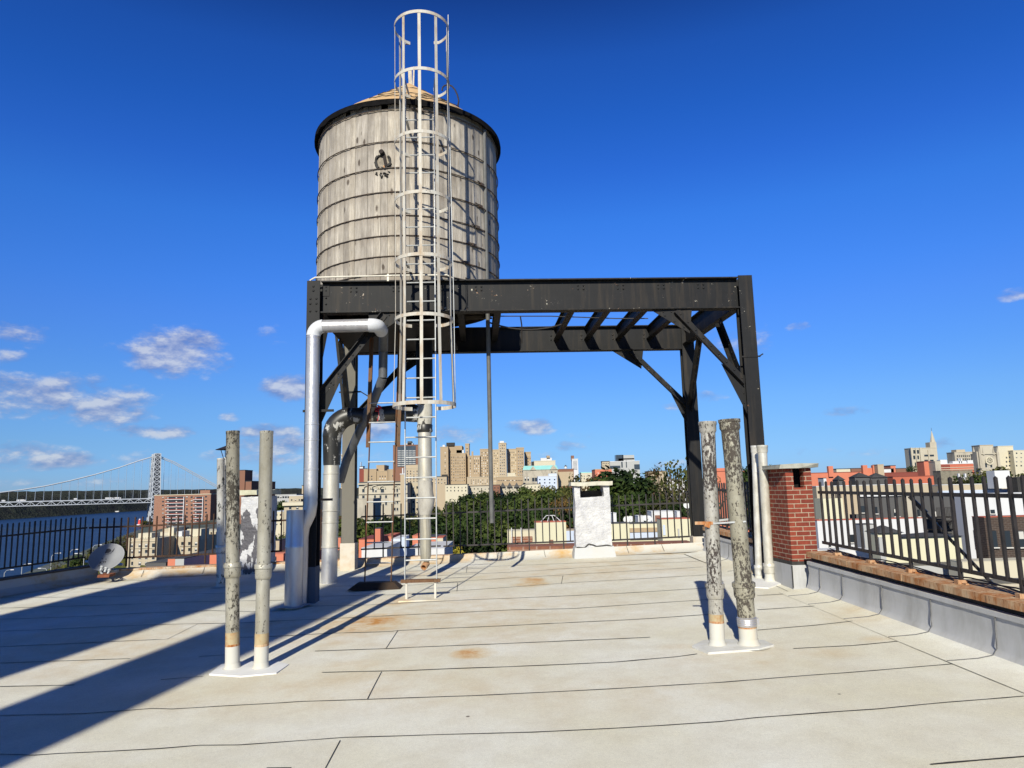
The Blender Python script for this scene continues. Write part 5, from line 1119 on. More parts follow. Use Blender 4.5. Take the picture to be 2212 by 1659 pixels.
# --- left: red brick tower block with balconies
t = bld('apartment_tower', 'tall reddish brown brick apartment slab with stacks of white edged balconies beside the bridge tower', 333, 455, 1069, 760, 60, 'brick', base=-52, coping='cream', cop=.9,
    wins=[(352, 352.01, 1, 1075, 1143, 9, 4, 3), (403.5, 414, 2, 1074, 1142, 9, 4.2, 3.4), (445, 445.01, 1, 1073, 1141, 9, 4.2, 3.2)], parts=[('stair_head', 432, 453, 1059, 1068, -14, 'brick')])
for (a, b__) in ((358, 398), (418, 439)):
    for k in range(10):
        py = 1079.5 + 8.05 * k; D = 760; x0 = X(a, py, D); x1 = X(b__, py, D); z = Z(a, py, D)
        o_ = MB().box(x0, x1, D - 1.6, D, z - .2, z + .28).build('balcony', M_wht, t); MB().box(x0 + .3, x1 - .3, D - 1.5, D - 1.35, z + .3, z + 1.35).build('railing', FM['darkr'], o_)
        MB().box(x0 + 1, x1 - 1, D - .06, D + .1, z + .4, z + 3).build('window', M_glass, o_); 
        for q in range(2 if b__ - a > 30 else 1): MB().box(x0 + 2 + q * 9, x0 + 3.5 + q * 9, D - 1.2, D - .1, z + .3, z + 2.2).build('screen_panel', M_blind, o_)
    for px in (b__ - 1,): MB().box(X(px, 1100, 760), X(px + 1.2, 1100, 760), 760 - 1.8, 760, Z(px, 1152, 760), Z(px, 1073, 760)).build('fin_wall', M_wht, t)
bld('apartment_tower', 'plain right wing of the brown brick slab, with a narrow window strip', 459.5, 475, 1069, 775, 40, 'brick', base=-52, coping='cream', wins=[(466, 466.01, 1, 1074, 1140, 9, 2.2, 3)])
bld('apartment_tower', 'slender dark brown tower rising behind the patched chimney', 516, 529, 1016, 620, 18, 'brown')
bld('apartment_tower', 'lower brown block with a black side beside the slender dark brown tower', 530, 543, 1040, 600, 60, 'brown')
# --- left: castle like beige apartment houses
def castle(px0, px1, top, D, label, wins, extra=(), depth=16):
    t = bld('apartment_house', label, px0, px1, top, D, depth, 'beige', base=-52, coping='cream', wins=wins, parts=extra, sill=True, blind=.5)
    x0, x1 = X(px0, top, D), X(px1, top, D); zt = Z((px0 + px1) / 2, top, D); h = D / 1533; n = int((px1 - px0) / 5)
    m = MB()
    for k in range(n):
        a = x0 + (x1 - x0) * (k + .15) / n
        if R.random() < .7: m.box(a, a + (x1 - x0) / n * .55, D - .1, D + .6, zt + h, zt + 2.3 * h)
    m.build('battlement', FM['cream'], t)
    for px in (px0 + 1.5, px1 - 3): MB().box(X(px, top, D), X(px + 3.5, top, D), D - .9, D + .5, -52, zt + 3 * h).build('pilaster', FM['beige'], t)
    return t
castle(278, 342, 1164, 250, 'nearest crenellated beige apartment house behind the rear fence', [(285.5, 285.51, 1, 1178, 1217, 4, 4, 7), (302, 316, 2, 1178, 1217, 4, 5.5, 6.5), (332, 332.01, 1, 1178, 1217, 4, 7, 8)], [('stair_head', 297, 326, 1152, 1163, -6, 'cream'), ('string_course', 278, 342, 1183, 1184.2, .3, 'cream'), ('string_course', 278, 342, 1168.5, 1169.6, .3, 'cream')], 14)
castle(372, 432, 1161, 262, 'crenellated beige apartment house in the middle of its row, with a tall roof bulkhead', [(382, 382.01, 1, 1173, 1200, 3, 3, 5), (394, 409, 2, 1174, 1200, 3, 5, 6.5), (424, 424.01, 1, 1174, 1200, 3, 6.5, 6.5)], [('stair_head', 414, 433, 1143, 1160, -7, 'cream'), ('stair_head', 362, 374, 1140, 1158, -9, 'cream'), ('roof_shed', 380, 392, 1148, 1160, -6, 'white'), ('string_course', 388, 430, 1179, 1180, .3, 'stone')], 17)
castle(452, 468, 1152, 275, 'narrow crenellated beige building right of its two larger twins', [(460, 460.01, 1, 1165, 1190, 3, 3, 5)], (), 14)
bld('apartment_house', 'long cream roofed block behind the crenellated houses', 340, 470, 1149, 330, 20, 'cream', base=-52, coping='cream', parts=[('roof_tank', 368, 374, 1138, 1149, -4, 'white'), ('roof_shed', 350, 362, 1142, 1149, -5, 'beige'), ('roof_shed', 385, 396, 1140, 1149, -5, 'char'), ('roof_shed', 403, 412, 1143, 1149, -5, 'cream')])
bld('terrace_building', 'dark sloping roof just beyond the rear fence at the left', 314, 358, 1216, 62, 14, 'char', base=-24)
bld('roof_bulkhead', 'pinkish brick and grey roof bulkhead with a low dark cap behind the fence', 362, 378, 1207, 60, 4, 'redl'); bld('roof_bulkhead', 'grey green metal clad roof bulkhead', 378, 397, 1207, 60, 5, 'grey')
bld('roof_bulkhead', 'small white roof shed with two dark openings', 408, 417, 1209, 66, 3, 'white', wins=[(411, 414, 2, 1214, 1214.1, 1, 1, 3)]); bld('roof_bulkhead', 'low white wall with arched openings behind the fence', 430, 447, 1211, 70, 3, 'white', wins=[(433, 444, 3, 1214, 1214.1, 1, 2, 3)])
bld('roof_bulkhead', 'orange red painted wall behind the short white pipe', 446.5, 472, 1196, 68, 6, 'redl')
# --- between the left pipes and the front column
bld('long_building', 'long low building with blue glazing on the far hillside', 586, 640, 1069, 900, 30, 'grey', base=-24, wins=[(590, 634, 9, 1074, 1074.1, 1, 4, 4)], coping='grey')
bld('apartment_house', 'beige cornice building left of the shiny jacketed pipe', 613.5, 662, 1086, 190, 20, 'beige', coping='cream', wins=[(627, 658, 3, 1097, 1140, 3, 5, 6)], parts=[('cornice', 612, 663, 1085, 1092, .8, 'cream')])
bld('apartment_house', 'cream building with pale blue roof edge between pipe and column', 592, 612, 1105, 210, 12, 'cream', wins=[(598, 606, 2, 1112, 1132, 3, 2.5, 4)], coping='bluew'); bld('apartment_house', 'white roofed block on the hillside', 624, 660, 1071, 420, 30, 'beige', coping='white', wins=[(630, 655, 4, 1080, 1080.1, 1, 3, 3)])
bld('apartment_house', 'far slim beige tower beside the shiny pipe', 652, 660, 1049, 1100, 20, 'tan2')
bld('roof_bulkhead', 'tan roof bulkhead in front of salmon walls', 592, 603, 1168, 66, 3, 'tan2'); bld('terrace_building', 'salmon red party walls left of the shiny pipe', 584, 664, 1172, 72, 10, 'redl', coping='darkr'); bld('roof_bulkhead', 'salmon red bulkhead with a dark window near the torn flashing', 583, 612, 1197, 60, 5, 'redl', coping='redl', wins=[(593, 593.01, 1, 1207, 1207.1, 1, 8, 9)])
# --- behind the tank legs
bld('apartment_tower', 'slender white striped tan tower behind the fat riser', 737, 749, 982, 700, 12, 'tan', coping='white', wins=[(738, 738.01, 1, 988, 1050, 16, 1.6, 1.6), (747, 747.01, 1, 988, 1050, 16, 1.6, 1.6)], blind=.1)
bld('terrace_building', 'dark grey block below the slender striped tower', 735, 752, 1057, 300, 10, 'char'); bld('apartment_tower', 'white topped far tower behind the rusty ladder', 777, 784, 1008, 900, 10, 'white', parts=[('mast', 779, 780, 998, 1008, -3, 'white')])
bld('apartment_house', 'dark red brick block beside the tan school', 776, 790, 1013, 560, 14, 'darkr')
bld('school_block', 'tan blank walled school building with small square windows', 786, 813, 1014, 540, 30, 'tan', coping='tan2', wins=[(796.5, 803, 2, 1029, 1035, 2, 2.5, 2.5)])
bld('school_block', 'taller tan block in the middle of the school', 813, 830, 1005.5, 545, 20, 'tan', coping='tan2'); bld('school_block', 'wide tan wing of the school with a row of small windows', 814, 846, 1018, 538, 16, 'tan', coping='tan2', wins=[(821, 832, 3, 1029, 1034, 2, 2, 2.5)])
rc = at(856, 1013, 530); t = thing('round_drum_building', (rc.x, rc.y, -24), 'rounded tan drum shaped wing of the school', 'building'); MB().lathe((rc.x, rc.y + 9, 0), [(8.2, -24), (8.2, rc.z), (0, rc.z)], 32).build('wall', FM['tan'], t, True); 
for k in range(3): p = at(849 + 5.5 * k, 1028, 521); MB().box(p.x - .5, p.x + .5, 520.9, 521.6, p.z - .6, p.z + .6).build('window', M_glass, t)
t = bld('office_tower', 'brown brick tower with a dark gridded glass front behind the tank ladder', 849, 905, 962, 480, 22, 'brown', coping='brown', base=-24, parts=[('glass_front', 858.5, 898, 963.5, 1008, .25, 'dglass'), ('roof_plant', 873, 892, 957.5, 962, -4, 'grey'), ('roof_plant', 880, 889, 953, 958, -4, 'char')])
for k in range(8): 
    for i in range(5): px = 862.6 + 7.9 * i; py = 974 + 4.55 * k; x = X(px, py, 480); z = Z(px, py, 480); MB().box(x - 1.05, x + 1.05, 479.6, 479.8, z - .32, z + .32).build('window', FM['grey'], t)
bld('apartment_house', 'tan apartment block right in front of the brown glass tower', 874, 904, 1011, 330, 14, 'tan2', coping='beige', wins=[(880, 901, 4, 1018, 1040, 5, 2, 3)], parts=[('stair_head', 875, 903, 1004, 1010, -6, 'tan2')])
t = bld('apartment_house', 'ornate pale arcaded apartment house with round headed top windows', 775, 880, 1044, 215, 12, 'gothic', coping='beige', cop=1.4, wins=[(806, 812, 2, 1059, 1059.1, 1, 3.6, 7), (826, 826.01, 1, 1060, 1060.1, 1, 7, 8), (852, 858, 2, 1059, 1059.1, 1, 3.4, 7), (871, 871.01, 1, 1059, 1059.1, 1, 5.4, 7), (853, 858.5, 2, 1070, 1100, 3, 3.4, 6), (871, 871.01, 1, 1071, 1101, 3, 5, 6), (810, 834, 3, 1073, 1088, 2, 4, 6), (785, 785.01, 1, 1060, 1088, 3, 5, 7)], sill=True, blind=.3,
    parts=[('cornice', 774, 881, 1044, 1046, .8, 'gothic'), ('string_course', 775, 880, 1066, 1067, .4, 'gothic'), ('string_course', 840, 880, 1081, 1082, .4, 'gothic'), ('roof_deck_rail', 775, 870, 1040, 1042, -.2, 'char')])
for i, (px, w_) in enumerate(((809, 14), (826, 12), (792, 14), (855, 13), (871, 9))):
    m = MB(); c_ = at(px, 1056, 214.7); r_ = w_ / 2 * 215 / 1533
    for k in range(8): a, b__ = PI * k / 8, PI * (k + 1) / 8; m.bar(c_ + Vector((math.cos(a) * r_, 0, math.sin(a) * r_)), c_ + Vector((math.cos(b__) * r_, 0, math.sin(b__) * r_)), .3, .3, (0, 1, 0))
    m.build('arch', FM['gothic'], t)
bld('apartment_house', 'pale building in deep shade right of the arcaded house', 889, 924, 1042, 222, 14, 'beige', wins=[(893, 918, 4, 1053, 1100, 4, 3.6, 5)], coping='gothic')
bld('tall_chimney', 'square tan masonry chimney with a white flue on top', 865, 873.5, 1024, 205, 1.5, 'tan2', 'chimney', parts=[('flue', 868, 870.5, 1011, 1024, -.6, 'white'), ('cap', 864, 874.5, 1023, 1025, .15, 'white')])
bld('terrace_building', 'low brown brick wall below the arcaded house', 772, 806, 1078, 170, 10, 'stone', coping='gothic'); 
# low roofs beyond the rear fence, middle
bld('roof_bulkhead', 'tall narrow salmon chimney behind the rusty ladder', 810, 821.5, 1142, 64, 1.4, 'redl', 'chimney'); bld('terrace_building', 'salmon red party wall behind the ladders', 775, 812, 1165, 68, 6, 'redl', coping='darkr'); bld('terrace_building', 'salmon gable wall with a dark hip roof', 826, 846, 1159, 66, 5, 'redl', coping='red')
bld('roof_bulkhead', 'stepped bluish white roof bulkhead in the middle', 845, 865, 1165, 58, 5, 'bluew', coping='white', parts=[('step', 865, 878, 1160, 1200, .1, 'bluew'), ('step', 833, 845, 1170, 1200, .1, 'bluew')])
bld('terrace_building', 'bright white roof deck seen through the ladders', 781, 836, 1184, 52, 6, 'white', coping='white'); bld('roof_bulkhead', 'salmon red bulkhead left of the hanging canvas pipe', 891, 906, 1158, 66, 4, 'redl', coping='redl'); bld('terrace_building', 'long white parapet beyond the rear fence', 878, 960, 1186, 60, 8, 'white', coping='white')
bld('roof_bulkhead', 'cream bulkhead with a red coping right of the canvas pipe', 943, 957, 1162, 72, 3, 'cream', coping='red'); bld('terrace_building', 'salmon parapet behind the canvas pipe', 925, 958, 1160, 80, 4, 'redl'); bld('roof_bulkhead', 'small salmon pier at the foot of the fat riser', 729, 736, 1161, 66, 2, 'redl'); bld('roof_bulkhead', 'dark weathered sheds between riser and rear column', 729, 745, 1190, 50, 4, 'char')
# --- hospital hill
H = 900
hw = dict(coping='tan2', base=-24, blind=.45)
bld('hospital_wing', 'tall narrow tan wing at the left end of the big hospital', 951, 968, 966, H, 60, 'tan', wins=[(961.5, 961.51, 1, 978, 1050, 11, 1.6, 2.4)], parts=[('billboard', 954, 967, 1025, 1033, 1, 'black'), ('roof_tank', 956, 961, 961, 966, -6, 'white')], **hw)
bld('hospital_wing', 'tan hospital wing with white rooftop plant and a black screen', 968, 1006, 980, H + 10, 60, 'tan', wins=[(971, 1003, 8, 988, 1038, 9, 1.3, 3)], parts=[('black_screen', 964, 982, 956, 963.5, -5, 'black'), ('upper_storey', 964, 998, 963, 980, -30, 'tan'), ('white_plant', 986, 1002, 972, 980, -8, 'white')], **hw)
bld('hospital_wing', 'pencil thin tan tower of the hospital', 1005, 1013.5, 959, H + 20, 14, 'tan', wins=[(1009, 1009.01, 1, 967, 975, 2, 3, 4)], **hw)
bld('hospital_wing', 'broad tan hospital front stepping up toward the central tower', 1012, 1037, 985, H - 5, 60, 'tan', wins=[(1016, 1034, 5, 990, 1040, 10, 1.6, 2.4)], parts=[('pier', 1019, 1023, 975, 1040, .6, 'tan')], **hw)
bld('hospital_wing', 'darker tan hospital block left of the hanging pipe', 1037, 1057, 970.5, H, 60, 'tan', wins=[(1041, 1053, 4, 978, 1040, 12, 1.6, 2.4)], **hw)
bld('hospital_wing', 'hospital block between the hanging pipe and the central tower', 1057, 1078, 972, H + 8, 60, 'tan2', wins=[(1060, 1075, 5, 979, 1040, 12, 1.4, 2.2)], **hw)
bld('hospital_tower', 'central tower of the hospital with a white top', 1077, 1093.5, 957.5, H - 15, 34, 'tan2', wins=[(1081, 1089, 3, 962, 1024, 11, 1.7, 3)], parts=[('white_cap', 1079.5, 1088.5, 952.5, 957.5, -8, 'white')], **hw)
bld('hospital_wing', 'hospital wing right of the central tower', 1095, 1117, 970.5, H + 8, 60, 'tan2', wins=[(1098, 1114, 5, 977, 1040, 12, 1.4, 2.2)], **hw)
bld('hospital_wing', 'projecting right pavilion of the hospital', 1115.5, 1132, 967.5, H - 8, 30, 'tan', wins=[(1120, 1128, 3, 975, 1038, 11, 1.7, 2.6)], **hw)
bld('hospital_wing', 'lower end wing of the hospital with a shaded side', 1134, 1147, 977, H + 15, 40, 'tan', wins=[(1137, 1145, 3, 983, 1004, 4, 1.4, 2.2)], **hw)
bld('hospital_block', 'low pale block with three rows of windows in front of the hospital', 1009, 1057, 1031, 620, 20, 'tan2', coping='beige', wins=[(1018, 1053, 8, 1037, 1045, 3, 1.6, 2)], parts=[('roof_plant', 1020, 1036, 1023, 1031, -6, 'tan')])
bld('hospital_block', 'low tan block with a cream billboard in front of the hospital', 1072, 1130, 1030, 610, 20, 'tan', coping='beige', wins=[(1076, 1127, 14, 1038, 1038.1, 1, 2, 2)], parts=[('cream_screen', 1096, 1113, 1021.5, 1029, -1, 'cream')])
t = bld('teal_roof_hall', 'building with a bright teal gabled roof right of the hospital', 1130, 1205, 1015, 640, 24, 'stone', coping='stone', wins=[(1135, 1141, 2, 1034, 1034.1, 1, 3.5, 9), (1152, 1158, 2, 1036, 1036.1, 1, 5, 8), (1192, 1200, 2, 1020, 1032, 2, 3, 3)])
D = 640; zr1, zr2 = Z(1165, 1015, D), Z(1165, 1005, D)
MB().add([(X(1129, 1010, D), D - .6, zr1), (X(1206, 1010, D), D - .6, zr1), (X(1203, 1010, D), D + 10, zr2), (X(1132, 1010, D), D + 10, zr2)], [(0, 1, 2, 3)]).build('roof', FM['teal'], t)
for a, b__, c in ((1145, 1158, 1006), (1188, 1204, 1005)): MB().add([(X(a, 1015, D), D - 1, zr1), (X(b__, 1015, D), D - 1, zr1), (X((a + b__) / 2, 1010, D), D - 1, Z(1165, c, D)), (X((a + b__) / 2, 1010, D), D + 9, Z(1165, c, D))], [(0, 1, 2), (0, 2, 3), (1, 3, 2)]).build('gable', FM['stone'], t)
bld('apartment_house', 'cream terraced building behind the teal roof', 1154, 1200, 996, 760, 26, 'cream', coping='cream', parts=[('upper_storey', 1168, 1192, 989, 996, -12, 'white'), ('stair_head', 1181, 1188, 984, 989, -8, 'tan'), ('dark_plant', 1148, 1154, 997, 1004, -3, 'black')])
bld('apartment_house', 'bluish white building with small dark windows below the teal roof', 1162, 1203, 1029, 420, 12, 'bluew', coping='white', wins=[(1166, 1198, 4, 1036, 1043, 2, 3, 2.6)], parts=[('step', 1185, 1203, 1023, 1032, -5, 'bluew')])
bld('apartment_tower', 'small white banded tower on the skyline', 1236, 1249, 992, 1400, 20, 'white', coping='white', wins=[(1242.5, 1242.51, 1, 996, 1014, 8, 9, .9)], parts=[('brown_core', 1234, 1240, 984, 993, -10, 'brown')], blind=0)
wt = at(1222, 1012, 900); t = thing('distant_water_tank', wt, 'tiny white water tank with a dark conical roof on the skyline', 'water tank'); MB().lathe(wt, [(1.7, 0), (1.7, 2.6), (0, 2.6)], 12).build('barrel', M_wht, t); MB().lathe(wt, [(2, 2.6), (0, 4.6)], 12).build('roof', M_shade, t)
bld('apartment_house', 'dull brown roofed block under the tiny white water tank', 1205, 1240, 1014, 800, 20, 'brown', coping='brown', parts=[('wall_band', 1206, 1239, 1019, 1050, .2, 'tan2')]); bld('apartment_house', 'cream building with a green cornice behind the airy tree', 1256, 1286, 1021, 500, 12, 'cream', coping='teal', wins=[(1262, 1280, 4, 1028, 1034, 2, 2, 3)])
bld('apartment_house', 'pinkish brick apartment block left of the grey clinic', 1286, 1322, 1014, 460, 20, 'redl', coping='tan2', wins=[(1292, 1316, 4, 1022, 1030, 2, 1.6, 2.4)])
bld('clinic_tower', 'modern pale stepped clinic building on the skyline', 1318, 1382, 997, 1000, 40, 'grey', coping='white', parts=[('upper_block', 1336, 1371, 990, 998, -20, 'grey'), ('upper_block', 1345, 1370, 983, 991, -16, 'grey'), ('dark_block', 1331, 1347, 982.5, 997, -14, 'dglass'), ('glass_band', 1318, 1340, 1006, 1012, .3, 'dglass'), ('slot', 1342, 1345, 995, 1010, .3, 'dglass'), ('slot', 1352, 1354, 995, 1010, .3, 'dglass'), ('glass_band', 1370, 1382, 1003, 1014, .3, 'dglass')])
bld('apartment_house', 'small brown lattice fronted building left of the clinic', 1301, 1317, 997, 820, 10, 'beige', wins=[(1303, 1314, 4, 1001, 1012, 3, 1.6, 2)])
for i, (a, b__, c, mt, lb) in enumerate([(1402, 1440, 1018, 'tan2', 'tan gabled house glimpsed between two airy trees'), (1410, 1450, 1030, 'white', 'white terraces shining through the airy tree'), (1440, 1480, 1036, 'white', 'low white blocks left of the rear right column'), (962, 1010, 1047, 'cream', 'cream roofed terrace at the top of the park trees'), (1005, 1060, 1050, 'gothic', 'pale terrace with an arched gable above the park'), (1058, 1080, 1048, 'brown', 'brown gable between terraces above the park'), (1080, 1128, 1050, 'gothic', 'pale terrace with slate dormers above the park'), (1128, 1168, 1046, 'cream', 'white trimmed roofs next to the tall tree tops'), (930, 965, 1030, 'tan2', 'tan blocks behind the right rail of the tank ladder')]):
    bld('terrace_house', lb, a, b__, c, 330 + 12 * i, 10, mt, coping='char' if i in (6,) else None, wins=[(a + 4, b__ - 4, max(2, int((b__ - a) / 7)), c + 6, c + 13, 2, 2, 3)])
for k in range(3): 
    px = 1086 + 15 * k; p = at(px, 1048, 401); t = thing('dormer', p, ('left', 'middle', 'right')[k] + ' slate dormer on the pale terrace above the park', 'dormer', 'slate dormers'); MB().add([(p.x - 1.6, 400.8, p.z - 1.2), (p.x + 1.6, 400.8, p.z - 1.2), (p.x, 400.8, p.z + 1.6), (p.x - 1.6, 403, p.z - 1.2), (p.x + 1.6, 403, p.z - 1.2), (p.x, 403, p.z + 1.6)], [(0, 1, 2), (0, 2, 5, 3), (1, 4, 5, 2)]).build('gable', FM['char'], t)
# --- near roofs right of centre
bld('terrace_building', 'cream topped brick roof bulkhead left of the skylight building', 1096, 1156, 1147, 58, 6, 'cream', coping='cream', parts=[('brick_panel', 1104, 1150, 1159, 1172, .1, 'brick'), ('vent_stack', 1104.5, 1106, 1140, 1172, .3, 'white'), ('vent_stack', 1125, 1126.5, 1140, 1172, .3, 'white')])
t = bld('roof_bulkhead', 'cream roof bulkhead with a small glass skylight', 1156, 1223, 1128, 54, 6, 'yel', coping='red', parts=[('door', 1186, 1195, 1166, 1180, .1, 'brown')])
s0 = at(1190, 1126, 54.5); 
sk = MB()
for k in range(4): a = s0 + Vector((-.75 + .5 * k, 0, 0)); sk.bar((s0.x - .85 + .56 * k, 54.3, s0.z - .1), (s0.x - .3 + .2 * k, 55, s0.z + .42), .04, .04)
sk.bar((s0.x - .3, 55, s0.z + .42), (s0.x + .3, 55, s0.z + .42), .04, .04).build('skylight_frame', M_wht, t)
bld('terrace_building', 'pale blue and tan wall left of the white chimney', 1223, 1248, 1146, 60, 4, 'bluew', coping='tan2'); bld('terrace_building', 'brick paved strip roof right behind the rear parapet', 1096, 1500, 1178, 34, 6, 'brick', coping='brick')
bld('roof_bulkhead', 'plain cream wall directly right of the white chimney', 1316, 1360, 1131, 56, 5, 'yel', coping='char'); bld('terrace_building', 'long low cream wall with a striped top right of the white chimney', 1360, 1430, 1131, 60, 6, 'yel', coping='char', parts=[('striped_band', 1360, 1430, 1140, 1149, .15, 'tan'), ('white_band', 1360, 1428, 1150, 1164, .2, 'bluew')])
bld('roof_bulkhead', 'cream bulkhead with a rust red coping left of the rear right column', 1430, 1492, 1121, 55, 5, 'yel', coping='red', parts=[('vent', 1464, 1467, 1142, 1160, .15, 'grey'), ('door', 1432, 1437, 1134, 1156, .05, 'bluew')])
bld('roof_bulkhead', 'white roof shed with a brown door behind the fence', 1408, 1455, 1105, 80, 6, 'white', coping='white', parts=[('door', 1415, 1426, 1113, 1129, .1, 'brown')]); bld('roof_bulkhead', 'small white vent box right of the white chimney', 1323, 1332, 1109, 70, 2, 'white', coping='white'); bld('roof_bulkhead', 'small white box between the rooftop dishes', 1379, 1391, 1115, 74, 2, 'white', coping='white'); bld('roof_bulkhead', 'white box at the left of the rear right column', 1463, 1472, 1105, 78, 2, 'white', coping='white')
for i, (px, py, r_) in enumerate(((1354, 1122, .36), (1362, 1121, .33), (1394, 1119, .3), (1400.5, 1121, .36), (1484, 1091, .36))):
    p = at(px, py, 72); t = thing('rooftop_dish', (p.x, p.y, p.z - 1), ('far left small grey dish of the group on the roofs', 'second small grey dish on the roofs', 'small dish right beside the white box', 'largest small dish on the far roofs', 'lone white dish at the rear right column')[i], 'satellite dish', 'small dishes on the far roofs')
    MB().lathe(p, [(0, .08), (r_ * .6, .05), (r_, 0)], 14, lean=(.2, .85, -.4)).build('reflector', plain('far_dish', (.5, .5, .48), .5), t); MB().bar((p.x, p.y + .15, p.z - 1), (p.x, p.y + .1, p.z), .06, .06).build('mast', M_shade, t)
# --- right side
bld('terrace_building', 'orange red parapet wall with chimney piers above the brick chimney', 1750, 1862, 1021, 150, 8, 'redl', coping='darkr', parts=[('pier', 1788, 1798, 1007, 1030, .5, 'redl'), ('pier', 1862, 1872, 1005, 1030, .5, 'redl'), ('pier', 1884, 1895, 1005, 1034, .5, 'redl'), ('step', 1868, 1890, 1011, 1034, .1, 'redl')])
bld('terrace_building', 'pale capped chimney pier on the orange parapet', 1897, 1910, 1004, 148, 2, 'tan2', 'chimney', coping='tan2'); bld('terrace_building', 'salmon gable wall seen between the two right pipes', 1545, 1610, 1018, 140, 8, 'redl', coping='darkr', parts=[('step', 1545, 1575, 1011, 1020, -2, 'redl')])
bld('terrace_building', 'roof wall in the middle right, coloured dark red for shade', 1906, 1998, 1021, 150, 10, 'darkr', coping='darkr'); bld('terrace_building', 'lit brick red wall below the pale chimney pier', 1930, 2032, 1029, 128, 4, 'red', coping='darkr'); bld('terrace_building', 'stepped red party wall with a tall pier', 1997, 2012, 997, 132, 3, 'redl', coping='darkr', parts=[('pier', 2017, 2022, 997, 1030, .3, 'darkr'), ('shade_coloured_panel', 2008, 2019, 1001, 1028, .1, 'darkr')])  # wall and panel take dark red to stand for shade on red walls
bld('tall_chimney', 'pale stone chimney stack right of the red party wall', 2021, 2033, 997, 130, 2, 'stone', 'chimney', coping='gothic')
bld('school_block', 'brick building with two pale stripes and white roof plant', 2031, 2104, 1002, 240, 10, 'red', coping='white', parts=[('shade_coloured_end', 2031, 2052, 1004, 1016, .1, 'darkr'), ('stripe', 2031, 2104, 1009, 1010, .15, 'cream'), ('stripe', 2031, 2104, 1013.5, 1014.5, .15, 'cream'), ('white_plant', 2033, 2048, 993, 1001, -2, 'white'), ('white_plant', 2060, 2090, 996, 1001, -2, 'white'), ('white_plant', 2092, 2104, 994, 1001, -2, 'white'), ('vent_stack', 2073, 2075, 990, 1001, -.5, 'white'), ('vent_stack', 2078, 2080, 990, 1001, -.5, 'white')])  # dark red end panel puts the shaded end into colour
bld('terrace_building', 'mossy rubble stone wall with an antenna cluster in front', 2033, 2102, 1017, 120, 6, 'rstone', coping='rstone')
t = bld('gothic_tower', 'pale gothic university tower with a battlemented top and tall windows', 1970, 2025, 968, 460, 16, 'gothic', coping='gothic', wins=[(1975, 1983, 2, 976, 976.1, 1, 4.5, 8), (1975, 1983, 2, 988, 988.1, 1, 4.5, 8), (2001, 2013, 2, 984, 984.1, 1, 9, 4), (2001, 2013, 2, 997, 997.1, 1, 8, 8), (1978, 1985, 2, 1004, 1004.1, 1, 3, 10)], blind=0, parts=[('buttress', 1969, 1972, 967, 1020, .6, 'gothic'), ('buttress', 1979, 1981, 967, 1020, .6, 'gothic'), ('buttress', 1988, 1992, 967, 1020, .8, 'gothic'), ('buttress', 2006, 2008, 972, 1020, .5, 'gothic'), ('belfry_stage', 2010, 2024, 955, 970, -5, 'gothic')])
sp0 = at(2017, 957, 464); m = MB().lathe(sp0 + Vector((0, 1, 0)), [(2.0, -12), (2.0, 0), (2.1, .2), (1.7, .3), (0, 8.4)], 8); m.build('spire', FM['gothic'], t); MB().bar(sp0 + Vector((0, 1, 8)), sp0 + Vector((0, 1, 10)), .15, .15).build('finial', M_shade, t)
for px in (2013, 2020): p = at(px, 963, 463.3); MB().box(p.x - .35, p.x + .35, 462.6, 463.2, p.z - 1.8, p.z + 1.6).build('window', M_glass, t)
t = bld('church', 'grey gothic church front with a round rose window and pinnacles', 2116, 2156, 980, 300, 20, 'stone', coping='stone', wins=[(2130, 2141, 2, 1005, 1005.1, 1, 4, 9)], blind=0, parts=[('buttress', 2113, 2118, 974, 1012, .9, 'stone'), ('buttress', 2152, 2157, 976, 1012, .9, 'stone'), ('buttress', 2103, 2106, 976, 1012, 2.5, 'stone'), ('gallery', 2118, 2152, 979, 981, .5, 'gothic')])
rc = at(2137, 995, 299.8); m = MB()
for r0, r1 in ((1.75, 1.25), (.75, .45)):
    m.add([rc + Vector((math.cos(k * PI / 12) * r_, -.25, math.sin(k * PI / 12) * r_)) for r_ in (r0, r1) for k in range(24)], [(k, (k + 1) % 24, 24 + (k + 1) % 24, 24 + k) for k in range(24)])
for k in range(8): m.bar(rc + Vector((math.cos(k * PI / 4) * .5, -.2, math.sin(k * PI / 4) * .5)), rc + Vector((math.cos(k * PI / 4) * 1.3, -.2, math.sin(k * PI / 4) * 1.3)), .18, .1, (0, 1, 0))
m.build('rose_window', FM['cream'], t)
for px in (2104, 2116, 2124, 2146, 2155):
    p = at(px, 978, 300); MB().lathe(p, [(.45, -1), (.45, .2), (0, 2.6)], 6).build('pinnacle', FM['stone'], t)
bld('apartment_house', 'pale blank square block rising behind the church', 2118, 2147, 962, 380, 14, 'gothic', coping='tan2', wins=[(2140, 2140.01, 1, 968, 968.1, 1, 2, 2)]); bld('apartment_house', 'grey window lined block left of the church', 2063, 2106, 977, 420, 16, 'stone', coping='stone', wins=[(2068, 2102, 9, 985, 992, 2, 2.2, 4)], parts=[('stair_head', 2067, 2086, 971, 977, -5, 'beige')], blind=0)
bld('apartment_house', 'blank cream tower right of the church with a shaded edge', 2157, 2190, 964, 390, 20, 'cream', coping='cream', parts=[('side_wing', 2147, 2158, 977, 1012, .1, 'cream')]); bld('apartment_house', 'cream block with rows of small windows at the right edge', 2190, 2240, 973, 386, 20, 'cream', coping='cream', wins=[(2181, 2181.01, 1, 979, 1006, 4, 3, 3.4), (2196, 2206, 2, 979, 1006, 4, 3, 3)])
